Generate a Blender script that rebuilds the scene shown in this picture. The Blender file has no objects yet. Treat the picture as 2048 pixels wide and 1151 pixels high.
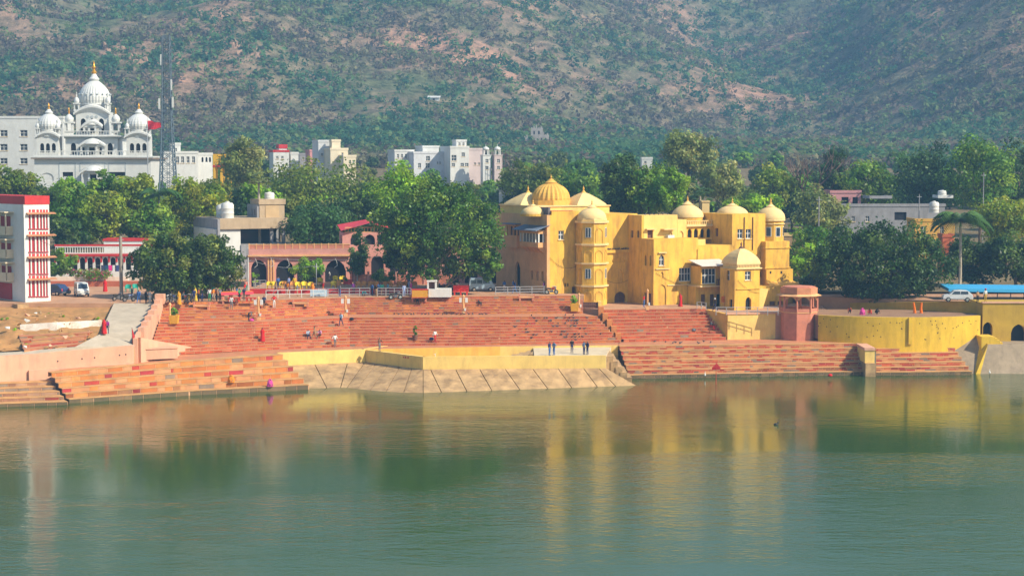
import bpy, bmesh, math, random
import numpy as np
from mathutils import Vector, Matrix, Euler
random.seed(7); np.random.seed(7)
SC = bpy.context.scene
COL = SC.collection
R = math.radians

# ---------------------------------------------------------------- camera
CAMZ = 26.0; FPX = 3500.0; CX, CY = 1024.0, 575.5
PITCH = math.atan((CY-320.0)/FPX)
cam_d = bpy.data.cameras.new('camera'); cam = bpy.data.objects.new('camera', cam_d); COL.objects.link(cam)
cam.location = (0, 0, CAMZ); cam.rotation_euler = (math.pi/2-PITCH, 0, 0)
cam_d.sensor_width = 36.0; cam_d.lens = 36.0*FPX/2048.0; cam_d.clip_end = 6000; cam_d.clip_start = 0.5
SC.camera = cam
SP, CP = math.sin(PITCH), math.cos(PITCH)
def ray(px, py):
    xc = (px-CX)/FPX; yc = (CY-py)/FPX
    return Vector((xc, CP+yc*SP, -SP+yc*CP))
def W(px, py, Y):                       # the place seen at px,py at distance Y
    d = ray(px, py); t = Y/d.y
    return Vector((d.x*t, Y, CAMZ+d.z*t))
def G(px, py, z):                       # the place seen at px,py on a level z
    d = ray(px, py); t = (z-CAMZ)/d.z
    return Vector((d.x*t, d.y*t, z))
def XP(px, Y, py=560): return W(px, py, Y).x
def ZP(py, Y): return W(CX, py, Y).z

# ---------------------------------------------------------------- sky, sun, exposure
SUN = Vector((0.88, -0.46, 0.80)).normalized()
wd = bpy.data.worlds.new('World'); SC.world = wd; wd.use_nodes = True
nt = wd.node_tree; bg = nt.nodes['Background']
sky = nt.nodes.new('ShaderNodeTexSky'); sky.sky_type = 'NISHITA'; sky.sun_disc = False
sky.sun_elevation = math.asin(SUN.z); sky.sun_rotation = math.atan2(SUN.x, SUN.y)
sky.air_density = 1.3; sky.dust_density = 0.5; sky.ozone_density = 2.0
nt.links.new(sky.outputs[0], bg.inputs[0]); bg.inputs[1].default_value = 0.09
sl = bpy.data.lights.new('sun', 'SUN'); sl.energy = 5.0; sl.angle = R(0.5); sl.color = (1.0, 0.91, 0.72)
so = bpy.data.objects.new('sun', sl); COL.objects.link(so); so.rotation_euler = (-SUN).to_track_quat('-Z', 'Y').to_euler()
so.location = (60, 100, 120)
SC.view_settings.view_transform = 'Standard'; SC.view_settings.look = 'None'
SC.view_settings.exposure = 0.82; SC.view_settings.gamma = 1.0; SC.view_settings.use_curve_mapping = False
SC.render.engine = 'CYCLES'
cy = SC.cycles; cy.use_denoising = True; cy.max_bounces = 6; cy.diffuse_bounces = 2; cy.glossy_bounces = 2
cy.transmission_bounces = 2; cy.transparent_max_bounces = 6; cy.volume_bounces = 0
cy.sample_clamp_indirect = 4.0; cy.use_adaptive_sampling = True; cy.adaptive_threshold = 0.02

# ---------------------------------------------------------------- materials
MATS = {}
def srgb(h):
    c = [int(h[i:i+2], 16)/255 for i in (0, 2, 4)]
    return tuple(((v+0.055)/1.055)**2.4 if v > 0.04045 else v/12.92 for v in c)
def mat(name, col, rough=0.85, var=0.18, scale=1.2, stain=None, stain_amt=0.0, bump=0.15, streak=False, metal=0.0, spec=0.3, src=None, emit=None):
    """a painted / plastered / stone surface: base colour, broad patches, fine grain, weathering stains"""
    if name in MATS: return MATS[name]
    m = bpy.data.materials.new(name); m.use_nodes = True; MATS[name] = m
    n, l = m.node_tree.nodes, m.node_tree.links
    b = n['Principled BSDF']; b.inputs['Roughness'].default_value = rough; b.inputs['Metallic'].default_value = metal
    b.inputs['Specular IOR Level'].default_value = spec
    if src == 'object':
        oi = n.new('ShaderNodeObjectInfo'); c0 = oi.outputs['Color']
    elif src == 'attr':
        at = n.new('ShaderNodeAttribute'); at.attribute_name = 'col'; c0 = at.outputs['Color']
    else:
        rgb = n.new('ShaderNodeRGB'); rgb.outputs[0].default_value = (*col, 1); c0 = rgb.outputs[0]
    if var <= 0 and bump <= 0 and stain_amt <= 0:
        l.new(c0, b.inputs['Base Color']); return m
    ge = n.new('ShaderNodeNewGeometry')
    nz = n.new('ShaderNodeTexNoise'); nz.inputs['Scale'].default_value = scale; nz.inputs['Detail'].default_value = 6; nz.inputs['Roughness'].default_value = 0.65
    l.new(ge.outputs['Position'], nz.inputs['Vector'])
    mr = n.new('ShaderNodeMapRange'); mr.inputs[1].default_value = 0.3; mr.inputs[2].default_value = 0.7
    mr.inputs[3].default_value = 1-var; mr.inputs[4].default_value = 1+var*0.6
    l.new(nz.outputs[0], mr.inputs[0])
    mx = n.new('ShaderNodeMix'); mx.data_type = 'RGBA'; mx.blend_type = 'MULTIPLY'; mx.inputs[0].default_value = 1.0
    l.new(c0, mx.inputs[6]); l.new(mr.outputs[0], mx.inputs[7])
    out = mx.outputs[2]
    if stain_amt > 0:
        mp = n.new('ShaderNodeMapping'); mp.inputs['Scale'].default_value = (1.0, 1.0, 0.22 if streak else 1.0)
        l.new(ge.outputs['Position'], mp.inputs[0])
        n2 = n.new('ShaderNodeTexNoise'); n2.inputs['Scale'].default_value = 0.55 if not streak else 1.1; n2.inputs['Detail'].default_value = 8; n2.inputs['Roughness'].default_value = 0.7
        l.new(mp.outputs[0], n2.inputs['Vector'])
        m2 = n.new('ShaderNodeMapRange'); m2.inputs[1].default_value = 0.47; m2.inputs[2].default_value = 0.66
        m2.inputs[3].default_value = 0; m2.inputs[4].default_value = stain_amt; l.new(n2.outputs[0], m2.inputs[0])
        x2 = n.new('ShaderNodeMix'); x2.data_type = 'RGBA'; l.new(m2.outputs[0], x2.inputs[0]); l.new(out, x2.inputs[6])
        x2.inputs[7].default_value = (*(stain or (0.12, 0.08, 0.05)), 1); out = x2.outputs[2]
    l.new(out, b.inputs['Base Color'])
    if bump > 0:
        n3 = n.new('ShaderNodeTexNoise'); n3.inputs['Scale'].default_value = 9; n3.inputs['Detail'].default_value = 4
        l.new(ge.outputs['Position'], n3.inputs['Vector'])
        bp = n.new('ShaderNodeBump'); bp.inputs['Strength'].default_value = bump; bp.inputs['Distance'].default_value = 0.05
        l.new(n3.outputs[0], bp.inputs['Height']); l.new(bp.outputs[0], b.inputs['Normal'])
    return m
def plain(name, col, rough=0.6, metal=0.0, spec=0.4): return mat(name, col, rough, 0, 1, None, 0, 0, False, metal, spec)
def glass(name='window_glass', col=(0.03, 0.045, 0.07)):
    return plain(name, col, 0.12, 0.0, 0.6)
def leafmat(name, rough=0.45, spec=0.3):
    if name in MATS: return MATS[name]
    m = bpy.data.materials.new(name); m.use_nodes = True; MATS[name] = m
    n, l = m.node_tree.nodes, m.node_tree.links
    b = n['Principled BSDF']; b.inputs['Roughness'].default_value = rough; b.inputs['Specular IOR Level'].default_value = spec
    at = n.new('ShaderNodeAttribute'); at.attribute_name = 'col'
    tr = n.new('ShaderNodeBsdfTranslucent'); mx = n.new('ShaderNodeMixShader'); mx.inputs[0].default_value = 0.35
    hs = n.new('ShaderNodeHueSaturation'); hs.inputs['Value'].default_value = 1.7; hs.inputs['Hue'].default_value = 0.48
    l.new(at.outputs['Color'], b.inputs['Base Color']); l.new(at.outputs['Color'], hs.inputs['Color']); l.new(hs.outputs[0], tr.inputs[0])
    l.new(b.outputs[0], mx.inputs[1]); l.new(tr.outputs[0], mx.inputs[2]); l.new(mx.outputs[0], n['Material Output'].inputs[0])
    return m

# ---------------------------------------------------------------- mesh helpers
ORG = {}
def tag(o, label=None, cat=None, group=None, kind=None):
    if label: o['label'] = label
    if cat: o['category'] = cat
    if group: o['group'] = group
    if kind: o['kind'] = kind
    return o
def thing(name, label, cat, loc=(0, 0, 0), rz=0.0, group=None):
    o = bpy.data.objects.new(name, None); COL.objects.link(o); o.empty_display_size = 0.3
    o.location = loc; o.rotation_euler = (0, 0, rz); ORG[o.name] = Vector(loc)
    return tag(o, label, cat, group)
class MB:
    def __init__(s): s.v = []; s.f = []; s.m = []; s.c = []; s.mi = 0; s.col = None
    def quad(s, *p):
        i = len(s.v); s.v += [tuple(q) for q in p]; s.f.append(tuple(range(i, i+len(p)))); s.m.append(s.mi); s.c.append(s.col); return s
    def faces(s, vs, fs):
        i = len(s.v); s.v += [tuple(q) for q in vs]
        for f in fs: s.f.append(tuple(i+k for k in f)); s.m.append(s.mi); s.c.append(s.col)
        return s
    def box(s, x0, x1, y0, y1, z0, z1):
        return s.faces([(x0,y0,z0),(x1,y0,z0),(x1,y1,z0),(x0,y1,z0),(x0,y0,z1),(x1,y0,z1),(x1,y1,z1),(x0,y1,z1)],
            [(3,2,1,0),(4,5,6,7),(0,1,5,4),(1,2,6,5),(2,3,7,6),(3,0,4,7)])
    def obox(s, c, u, L, D, z0, z1):    # oriented box: centre c(x,y), direction u, length L, depth D
        u = Vector(u).normalized(); w = Vector((-u.y, u.x)); c = Vector((c[0], c[1]))
        p = [c-u*L/2-w*D/2, c+u*L/2-w*D/2, c+u*L/2+w*D/2, c-u*L/2+w*D/2]
        return s.prism(p, z0, z1)
    def prism(s, poly, z0, z1, cap=True):   # counter-clockwise plan polygon
        n = len(poly); a = sum(poly[i][0]*poly[(i+1)%n][1]-poly[(i+1)%n][0]*poly[i][1] for i in range(n))
        if a < 0: poly = poly[::-1]
        vs = [(p[0],p[1],z0) for p in poly]+[(p[0],p[1],z1) for p in poly]
        fs = [(i,(i+1)%n,n+(i+1)%n,n+i) for i in range(n)]
        if cap: fs += [tuple(range(n,2*n)), tuple(range(n-1,-1,-1))]
        return s.faces(vs, fs)
    def frustum(s, poly0, z0, poly1, z1):
        n = len(poly0)
        vs = [(p[0],p[1],z0) for p in poly0]+[(p[0],p[1],z1) for p in poly1]
        return s.faces(vs, [(i,(i+1)%n,n+(i+1)%n,n+i) for i in range(n)]+[tuple(range(n,2*n)), tuple(range(n-1,-1,-1))])
    def tube(s, p0, p1, r0, r1=None, n=6, cap=True):
        if r1 is None: r1 = r0
        p0, p1 = Vector(p0), Vector(p1); d = (p1-p0)
        if d.length < 1e-6: return s
        d.normalize(); a = d.orthogonal().normalized(); b = d.cross(a)
        vs = []
        for p, r in ((p0, r0), (p1, r1)):
            for k in range(n):
                t = 2*math.pi*k/n; vs.append(p+a*math.cos(t)*r+b*math.sin(t)*r)
        fs = [(k,(k+1)%n,n+(k+1)%n,n+k) for k in range(n)]
        if cap: fs += [tuple(range(n-1,-1,-1)), tuple(range(n,2*n))]
        return s.faces(vs, fs)
    def path(s, pts, r0, r1=None, n=5):
        if r1 is None: r1 = r0
        k = len(pts)-1
        for i in range(k): s.tube(pts[i], pts[i+1], r0+(r1-r0)*i/k, r0+(r1-r0)*(i+1)/k, n)
        return s
    def lathe(s, c, prof, n=24, a0=0.0, fl=0.0, sq=False):   # prof [(r,z)]; fl = fluting depth
        vs = []; 
        for r, z in prof:
            for k in range(n):
                t = 2*math.pi*k/n+a0; q = r*(1-fl*(k % 2)) if r > 0.02 else r
                vs.append((c[0]+q*math.cos(t), c[1]+q*math.sin(t), c[2]+z))
        m = len(prof); fs = []
        for i in range(m-1):
            for k in range(n): fs.append((i*n+k, i*n+(k+1)%n, (i+1)*n+(k+1)%n, (i+1)*n+k))
        fs.append(tuple(range((m-1)*n, m*n))); fs.append(tuple(range(n-1, -1, -1)))
        return s.faces(vs, fs)
    def build(s, name, mats, parent=None, local=False, smooth=False, label=None, shade=None):
        me = bpy.data.meshes.new(name)
        o0 = Vector((0,0,0))
        if parent is not None and not local: o0 = ORG.get(parent.name, Vector((0,0,0)))
        me.from_pydata([(p[0]-o0.x, p[1]-o0.y, p[2]-o0.z) for p in s.v], [], s.f)
        if not isinstance(mats, (list, tuple)): mats = [mats]
        for m in mats: me.materials.append(m)
        if len(mats) > 1: me.polygons.foreach_set('material_index', s.m)
        if any(c is not None for c in s.c):
            at = me.attributes.new('col', 'FLOAT_COLOR', 'CORNER'); arr = []
            for f, c in zip(s.f, s.c): arr += list((*(c or (1,1,1)), 1))*len(f)
            at.data.foreach_set('color', arr)
        if smooth:
            me.polygons.foreach_set('use_smooth', [True]*len(s.f))
            try: me.set_sharp_from_angle(angle=R(40))
            except Exception: pass
        me.update()
        ob = bpy.data.objects.new(name, me); COL.objects.link(ob)
        if parent is not None: ob.parent = parent; ORG[ob.name] = o0
        if label: ob['label'] = label
        return ob
def bld(name, m, parent, fn, **k):
    mb = MB(); fn(mb); return mb.build(name, m, parent, **k)
def structure(o): o['kind'] = 'structure'; return o
def copy_tree(o, parent=None):
    c = o.copy(); COL.objects.link(c); c.parent = parent; ORG[c.name] = ORG.get(o.name, Vector((0,0,0)))
    for ch in list(o.children): copy_tree(ch, c)
    return c
def ngon(c, r, n, a0=0.0): return [(c[0]+r*math.cos(a0+2*math.pi*k/n), c[1]+r*math.sin(a0+2*math.pi*k/n)) for k in range(n)]
def arch_pts(w, h, rise, n=8, cusp=True):   # outline of an arched opening, local (u,z), from 0,0 up and over to w,0
    pts = [(0, 0), (0, h-rise)]
    for k in range(1, n):
        t = k/n; u = w*t; q = 1-abs(2*t-1)**2.0
        if cusp: q = 0.8*q+0.2*(1-abs(2*t-1))
        pts.append((u, h-rise+rise*q))
    pts += [(w, h-rise), (w, 0)]
    return pts

# ---------------------------------------------------------------- palette
C_YEL = srgb('F0AE2C'); 
M_PAL = mat('palace_plaster', (0.78, 0.45, 0.065), 0.9, 0.22, 0.35, (0.30, 0.15, 0.05), 0.6, 0.2, True)
M_PALW = mat('pale_dome_plaster', (0.80, 0.56, 0.25), 0.88, 0.14, 0.6, (0.45, 0.28, 0.12), 0.25, 0.15)
M_PALP = mat('pink_plaster_balcony', (0.74, 0.40, 0.17), 0.9, 0.15, 0.6, (0.3, 0.15, 0.1), 0.25, 0.15, True)
M_CREAM = mat('cream_plaster', (0.80, 0.54, 0.16), 0.88, 0.14, 0.5, (0.42, 0.25, 0.10), 0.35, 0.2, True)
M_RIM = mat('golden_plaster', (0.72, 0.40, 0.08), 0.88, 0.15, 0.6, (0.3, 0.15, 0.05), 0.3, 0.15, True)
M_WHITE = mat('white_paint', (0.66, 0.65, 0.62), 0.7, 0.08, 0.5, (0.4, 0.38, 0.34), 0.25, 0.08, True)
M_MARBLE = mat('white_marble', (0.64, 0.64, 0.62), 0.45, 0.08, 0.8, (0.5, 0.5, 0.5), 0.2, 0.05)
M_PINK = mat('pink_limewash', (0.68, 0.36, 0.23), 0.9, 0.14, 0.4, (0.36, 0.20, 0.15), 0.35, 0.2, True)
M_REDST = mat('pink_sandstone', (0.58, 0.21, 0.13), 0.88, 0.2, 0.9, (0.25, 0.1, 0.08), 0.3, 0.25)
M_RED = mat('red_paint', (0.52, 0.03, 0.03), 0.6, 0.15, 1.0)
M_CONC = mat('worn_concrete', (0.46, 0.29, 0.14), 0.95, 0.32, 0.8, (0.15, 0.09, 0.05), 0.65, 0.45)
M_RAMP = mat('ramp_concrete', (0.46, 0.38, 0.29), 0.95, 0.16, 0.6, (0.28, 0.22, 0.15), 0.35, 0.3)
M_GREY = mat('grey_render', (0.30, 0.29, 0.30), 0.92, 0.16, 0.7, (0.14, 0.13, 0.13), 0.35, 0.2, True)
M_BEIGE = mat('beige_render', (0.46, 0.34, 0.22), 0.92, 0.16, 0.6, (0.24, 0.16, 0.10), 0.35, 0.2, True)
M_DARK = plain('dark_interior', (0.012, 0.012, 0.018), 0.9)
M_GLASS = glass()
M_WOOD = mat('old_wood', (0.16, 0.07, 0.045), 0.8, 0.25, 2.0)
M_FRAME = plain('white_frame', (0.72, 0.72, 0.70), 0.5)
M_METAL = mat('galvanised_metal', (0.55, 0.56, 0.58), 0.4, 0.1, 3, None, 0, 0.0, False, 0.6)
M_GOLD = plain('gilded_metal', (0.75, 0.36, 0.03), 0.3, 0.6, 0.6)
M_STONE_O = mat('step_stone', (1, 1, 1), 0.9, 0.22, 2.2, (0.13, 0.07, 0.05), 0.35, 0.3, False, 0, 0.25, 'object')
M_STONE_A = mat('step_stone_far', (1, 1, 1), 0.9, 0.22, 2.2, (0.13, 0.07, 0.05), 0.35, 0.3, False, 0, 0.25, 'attr')
M_TREAD = mat('worn_tread', (0.52, 0.205, 0.095), 0.92, 0.18, 0.8, (0.30, 0.15, 0.10), 0.4, 0.3)
M_MORT = mat('pale_joint', (0.66, 0.36, 0.20), 0.95, 0.15, 1.5)
M_TREADY = mat('worn_tread_yellow', (0.56, 0.29, 0.11), 0.92, 0.2, 0.8, (0.25, 0.15, 0.08), 0.45, 0.3)
M_DIRT = mat('dry_earth', (0.44, 0.22, 0.08), 1.0, 0.35, 0.5, (0.16, 0.12, 0.04), 0.5, 0.6)
M_PAVE = mat('dusty_paving', (0.48, 0.26, 0.15), 0.95, 0.22, 0.35, (0.32, 0.17, 0.10), 0.4, 0.3)
# ================================================================ terrain, water, haze
Z_PLZ, Z_MID, Z_LAND, Z_FORE = 8.5, 6.45, 3.4, 7.0
def smooth01(t): t = np.clip(t, 0, 1); return t*t*(3-2*t)
_rng = np.random.RandomState(3)
_gn = _rng.rand(64, 64)
def vnoise(x, y):       # tiling value noise
    xi = np.floor(x).astype(int); yi = np.floor(y).astype(int); fx = x-xi; fy = y-yi
    fx = fx*fx*(3-2*fx); fy = fy*fy*(3-2*fy)
    a = _gn[xi % 64, yi % 64]; b = _gn[(xi+1) % 64, yi % 64]; c = _gn[xi % 64, (yi+1) % 64]; d = _gn[(xi+1) % 64, (yi+1) % 64]
    return (a*(1-fx)+b*fx)*(1-fy)+(c*(1-fx)+d*fx)*fy
def fbm(x, y, o=5):
    s = 0; a = 0.5
    for k in range(o): s = s+a*vnoise(x*2**k+17*k, y*2**k+5*k); a *= 0.5
    return s
def hill_z(X, Y):
    X = np.asarray(X, float); Y = np.asarray(Y, float)
    # foot of the hills: nearer on the left and right, a wide fold in the middle
    foot = 640 + 130*np.exp(-((X-95-0.10*(Y-700))/110)**2) - 40*np.clip((-X-70)/120, 0, 1.5)
    t = np.clip((Y-foot), 0, None)
    slope = 0.13*np.clip(t, 0, 120)+0.34*np.clip(t-120, 0, None)
    ang = X/np.maximum(Y, 1)*1000
    ridge = (np.abs(((ang+40*np.sin(Y/170.0)+25*fbm(X/90, Y/90, 3))/150.0) % 2-1)-0.5)
    amp = np.clip(t/300, 0, 1)
    z = 8.1+0.052*np.clip(Y-252, 0, None)*np.clip(1-(Y-640)/500, 0, 1)+np.clip(Y-640,0,200)*0.03+slope + amp*26*ridge + amp*60*(fbm(X/120+9, Y/120+3, 5)-0.48) + np.clip(t/100, 0, 1)*7*(fbm(X/24, Y/24, 4)-0.47)
    # gullies
    for x0, k, w, d in ((-235, -0.05, 45, 26), (150, 0.16, 60, 18), (30, 0.02, 40, 14)):
        xc = x0+k*(Y-800); z = z-amp*d*np.exp(-((X-xc)/w)**2)
    # spur on the left with a cliff
    z = z+amp*38*np.exp(-((X+330)/70)**2)
    return np.maximum(z, 8.1+0.052*(np.minimum(Y, 640)-252))
def grid_mesh(name, xs, ys, zf):
    X, Y = np.meshgrid(xs, ys); Z = zf(X, Y); nx, ny = len(xs), len(ys)
    co = np.stack([X, Y, Z], -1).reshape(-1, 3)
    i = np.arange((ny-1)*nx).reshape(ny-1, nx)[:, :-1].ravel()
    q = np.stack([i, i+1, i+nx+1, i+nx], -1)
    me = bpy.data.meshes.new(name); me.vertices.add(len(co)); me.vertices.foreach_set('co', co.ravel())
    me.loops.add(q.size); me.loops.foreach_set('vertex_index', q.ravel())
    me.polygons.add(len(q)); me.polygons.foreach_set('loop_start', np.arange(len(q))*4)
    me.polygons.foreach_set('use_smooth', np.ones(len(q), bool)); me.update(calc_edges=True)
    return me
def hill_material():
    m = bpy.data.materials.new('rocky_hillside'); m.use_nodes = True
    n, l = m.node_tree.nodes, m.node_tree.links; b = n['Principled BSDF']; b.inputs['Roughness'].default_value = 1; b.inputs['Specular IOR Level'].default_value = 0.1
    ge = n.new('ShaderNodeNewGeometry')
    def noise(sc, det=6, ro=0.65):
        z = n.new('ShaderNodeTexNoise'); z.inputs['Scale'].default_value = sc; z.inputs['Detail'].default_value = det; z.inputs['Roughness'].default_value = ro
        l.new(ge.outputs['Position'], z.inputs['Vector']); return z.outputs[0]
    def ramp(f, stops):
        r = n.new('ShaderNodeValToRGB'); e = r.color_ramp.elements
        while len(e) < len(stops): e.new(0.5)
        for k, (p, c) in enumerate(stops): e[k].position = p; e[k].color = (*c, 1)
        l.new(f, r.inputs[0]); return r.outputs[0]
    big = ramp(noise(0.011, 5), [(0.38, (0.15, 0.18, 0.10)), (0.50, (0.26, 0.21, 0.16)), (0.62, (0.40, 0.26, 0.20)), (0.76, (0.66, 0.40, 0.30))])
    fine = ramp(noise(0.12, 8, 0.75), [(0.36, (0.30, 0.34, 0.22)), (0.5, (0.85, 0.8, 0.7)), (0.64, (1.5, 1.25, 1.1))])
    mx = n.new('ShaderNodeMix'); mx.data_type = 'RGBA'; mx.blend_type = 'MULTIPLY'; mx.inputs[0].default_value = 1
    l.new(big, mx.inputs[6]); l.new(fine, mx.inputs[7]); l.new(mx.outputs[2], b.inputs['Base Color'])
    bp = n.new('ShaderNodeBump'); bp.inputs['Strength'].default_value = 0.9; bp.inputs['Distance'].default_value = 3.0
    l.new(noise(0.16, 8, 0.7), bp.inputs['Height']); l.new(bp.outputs[0], b.inputs['Normal'])
    return m
HILLM = hill_material()
hm = grid_mesh('hills', np.linspace(-900, 900, 260), np.concatenate([np.linspace(560, 1100, 150), np.linspace(1112, 2100, 90)]), hill_z)
hm.materials.append(HILLM); ho = bpy.data.objects.new('hills', hm); COL.objects.link(ho); structure(ho)
# flat town ground, behind the ghats, sloping nowhere
def gz(X, Y): return 8.25+0.052*np.clip(Y-252, 0, None)+0*X
gm = grid_mesh('ground', np.linspace(-900, 900, 40), np.linspace(236, 660, 60), gz)
gm.materials.append(mat('town_earth', (0.20, 0.14, 0.07), 1.0, 0.3, 0.15, (0.06, 0.07, 0.02), 0.6, 0.3)); go = bpy.data.objects.new('ground', gm); COL.objects.link(go); structure(go)

# scrub on the hillside: nobody could count it
def leaf_cloud(centres, radii, per, size, cols, flat=0.8, rng=None, up=0.25):
    """leaf-sized quads spread through clumps -> (verts, colours)"""
    rng = rng or np.random.RandomState(1)
    N = len(centres); idx = np.repeat(np.arange(N), per); M = len(idx)
    d = rng.normal(size=(M, 3)); d /= np.linalg.norm(d, axis=1)[:, None]
    rad = rng.rand(M)**0.35
    pos = centres[idx]+d*(radii[idx]*rad)[:, None]*np.array([1, 1, flat])
    nrm = d+rng.normal(size=(M, 3))*0.55+np.array([0, 0, up]); nrm /= np.linalg.norm(nrm, axis=1)[:, None]
    a = np.cross(nrm, rng.normal(size=(M, 3))); a /= np.linalg.norm(a, axis=1)[:, None]; b = np.cross(nrm, a)
    s = (size[idx] if hasattr(size, '__len__') else size)*(0.6+0.8*rng.rand(M))
    s = np.asarray(s)[:, None]
    v = np.stack([pos-a*s*0.5, pos+b*s*0.32-a*s*0.05, pos+a*s*0.5, pos-b*s*0.32+a*s*0.05], 1)
    c = cols[idx]*(0.72+0.56*rng.rand(M))[:, None]
    return v, c
def quads_mesh(name, v, c, m):
    N = len(v); me = bpy.data.meshes.new(name); me.vertices.add(N*4); me.vertices.foreach_set('co', v.reshape(-1).astype(np.float32))
    me.loops.add(N*4); me.loops.foreach_set('vertex_index', np.arange(N*4)); me.polygons.add(N)
    me.polygons.foreach_set('loop_start', np.arange(N)*4); me.update(calc_edges=True)
    at = me.attributes.new('col', 'FLOAT_COLOR', 'FACE'); cc = np.ones((N, 4), np.float32); cc[:, :3] = c
    at.data.foreach_set('color', cc.ravel()); me.materials.append(m); return me
def scrub():
    rng = np.random.RandomState(11); n = 34000
    Y = 545+rng.rand(n*2)**1.25*1100; X = (rng.rand(n*2)*2-1)*Y*0.32
    dens = fbm(X/60+3, Y/60+8, 4); keep = rng.rand(n*2) < np.clip((dens-0.25)*4.5, 0.22, 1)
    X, Y = X[keep][:n], Y[keep][:n]; Z = np.where(Y > 560, hill_z(X, Y), gz(X, Y)); ok = Y > 540; X, Y, Z = X[ok], Y[ok], Z[ok]
    r = (1.2+2.2*rng.rand(len(X))**1.6)*(0.9+Y/2600)
    pal = np.array([[0.06, 0.15, 0.06], [0.09, 0.19, 0.07], [0.04, 0.12, 0.06], [0.14, 0.20, 0.07], [0.15, 0.12, 0.09], [0.19, 0.18, 0.10]])
    tint = fbm(X/45, Y/45, 3); pi = np.clip((tint*9-1.6+rng.rand(len(X))*2.4).astype(int), 0, 5)
    per = 16
    v, c = leaf_cloud(np.stack([X, Y, Z+r*0.55], -1), r, per, r*0.62, pal[pi], 0.8, rng, 0.5)
    o = bpy.data.objects.new('hillside_scrub', quads_mesh('hillside_scrub', v, c, leafmat('scrub_leaves', .8, .1))); COL.objects.link(o)
    tag(o, 'dry thorn scrub covering the hazy hillside', 'scrub', kind='stuff')
scrub()
# rock outcrops on the hill
def crag(px, py, Y, w, h, seed, label):
    rng = random.Random(seed); c = W(px, py, Y); root = thing('rock_outcrop', label, 'rocks', c)
    for k in range(26):
        mb = MB()
        x = c.x+rng.uniform(-w, w)/2; y = c.y+rng.uniform(-6, 6); z0 = float(hill_z(x, y)); s = rng.uniform(0.8, 2.2)*w/18
        z = z0+rng.uniform(-1, 0.4)*s
        b = [(x+rng.uniform(-1, 1)*s*1.2, y+rng.uniform(-1, 1)*s, z-s*0.8) for _ in range(5)]+[(x+rng.uniform(-1, 1)*s*0.9, y+rng.uniform(-.6, .6)*s, z+s*rng.uniform(0.5, 1.3)) for _ in range(4)]
        bm = bmesh.new()
        for p in b: bm.verts.new(p)
        bmesh.ops.convex_hull(bm, input=bm.verts); bm.verts.index_update()
        used = [q for q in bm.verts if q.link_faces]; ix = {q: i for i, q in enumerate(used)}
        mb.faces([q.co[:] for q in used], [[ix[q] for q in f.verts] for f in bm.faces]); bm.free()
        mb.build('rock', mat('hill_rock', (0.42, 0.26, 0.18), 1, 0.35, 0.3, (0.2, 0.15, 0.12), 0.5, 0.5), root)
    
def hit_hill(px, py):
    d = ray(px, py); prev = None
    for t in np.arange(450, 2000, 4.0):
        x, y, z = d.x*t, d.y*t, CAMZ+d.z*t
        if z < float(hill_z(x, y)): return Vector((x, y, z))
    return None
for k, (px, py, w, h, lab) in enumerate([(250, 110, 22, 20, 'bare pinkish cliff on the dark hill spur above the white domes'),
        (1242, 80, 9, 30, 'narrow pale rock scar running down the hill above the palace'),
        (480, 105, 20, 6, 'flat pink rock shelf on the hillside right of the lattice tower')]):
    q = hit_hill(px, py)
    if q: crag(px, py, q.y, w, h, k+5, lab)

# ---------------------------------------------------------------- water
def water():
    m = bpy.data.materials.new('lake_water'); m.use_nodes = True; n, l = m.node_tree.nodes, m.node_tree.links
    b = n['Principled BSDF']; b.inputs['Base Color'].default_value = (0.030, 0.068, 0.012, 1); b.inputs['IOR'].default_value = 1.42
    b.inputs['Specular IOR Level'].default_value = 0.5
    ge = n.new('ShaderNodeNewGeometry')
    def noise(scale, det, vec, ro=0.5, dist=0.0):
        mp = n.new('ShaderNodeMapping'); mp.inputs['Scale'].default_value = vec; l.new(ge.outputs['Position'], mp.inputs[0])
        z = n.new('ShaderNodeTexNoise'); z.inputs['Scale'].default_value = scale; z.inputs['Detail'].default_value = det; z.inputs['Roughness'].default_value = ro; z.inputs['Distortion'].default_value = dist
        l.new(mp.outputs[0], z.inputs['Vector']); return z.outputs[0]
    # wind patches: calm lanes and rippled lanes, long across the lake
    wind = noise(0.035, 3, (0.55, 1.6, 1), 0.5, 0.6)
    mr = n.new('ShaderNodeMapRange'); mr.inputs[1].default_value = 0.42; mr.inputs[2].default_value = 0.58; l.new(wind, mr.inputs[0])
    rip = noise(1.1, 4, (0.75, 1.5, 1), 0.55); rip2 = noise(0.30, 3, (0.6, 1.2, 1), 0.5)
    ad = n.new('ShaderNodeMath'); ad.operation = 'MULTIPLY_ADD'; l.new(rip2, ad.inputs[0]); ad.inputs[1].default_value = 1.3; l.new(rip, ad.inputs[2])
    bp = n.new('ShaderNodeBump'); bp.inputs['Distance'].default_value = 0.13; l.new(ad.outputs[0], bp.inputs['Height'])
    ms = n.new('ShaderNodeMapRange'); ms.inputs[3].default_value = 0.05; ms.inputs[4].default_value = 0.34; l.new(mr.outputs[0], ms.inputs[0]); l.new(ms.outputs[0], bp.inputs['Strength'])
    l.new(bp.outputs[0], b.inputs['Normal'])
    mo = n.new('ShaderNodeMapRange'); mo.inputs[3].default_value = 0.10; mo.inputs[4].default_value = 0.03; l.new(mr.outputs[0], mo.inputs[0]); l.new(mo.outputs[0], b.inputs['Roughness'])
    me = grid_mesh('lake', np.linspace(-300, 300, 12), np.linspace(-40, 216, 12), lambda X, Y: 0*X); me.materials.append(m)
    o = bpy.data.objects.new('lake', me); COL.objects.link(o); structure(o)
water()
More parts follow.
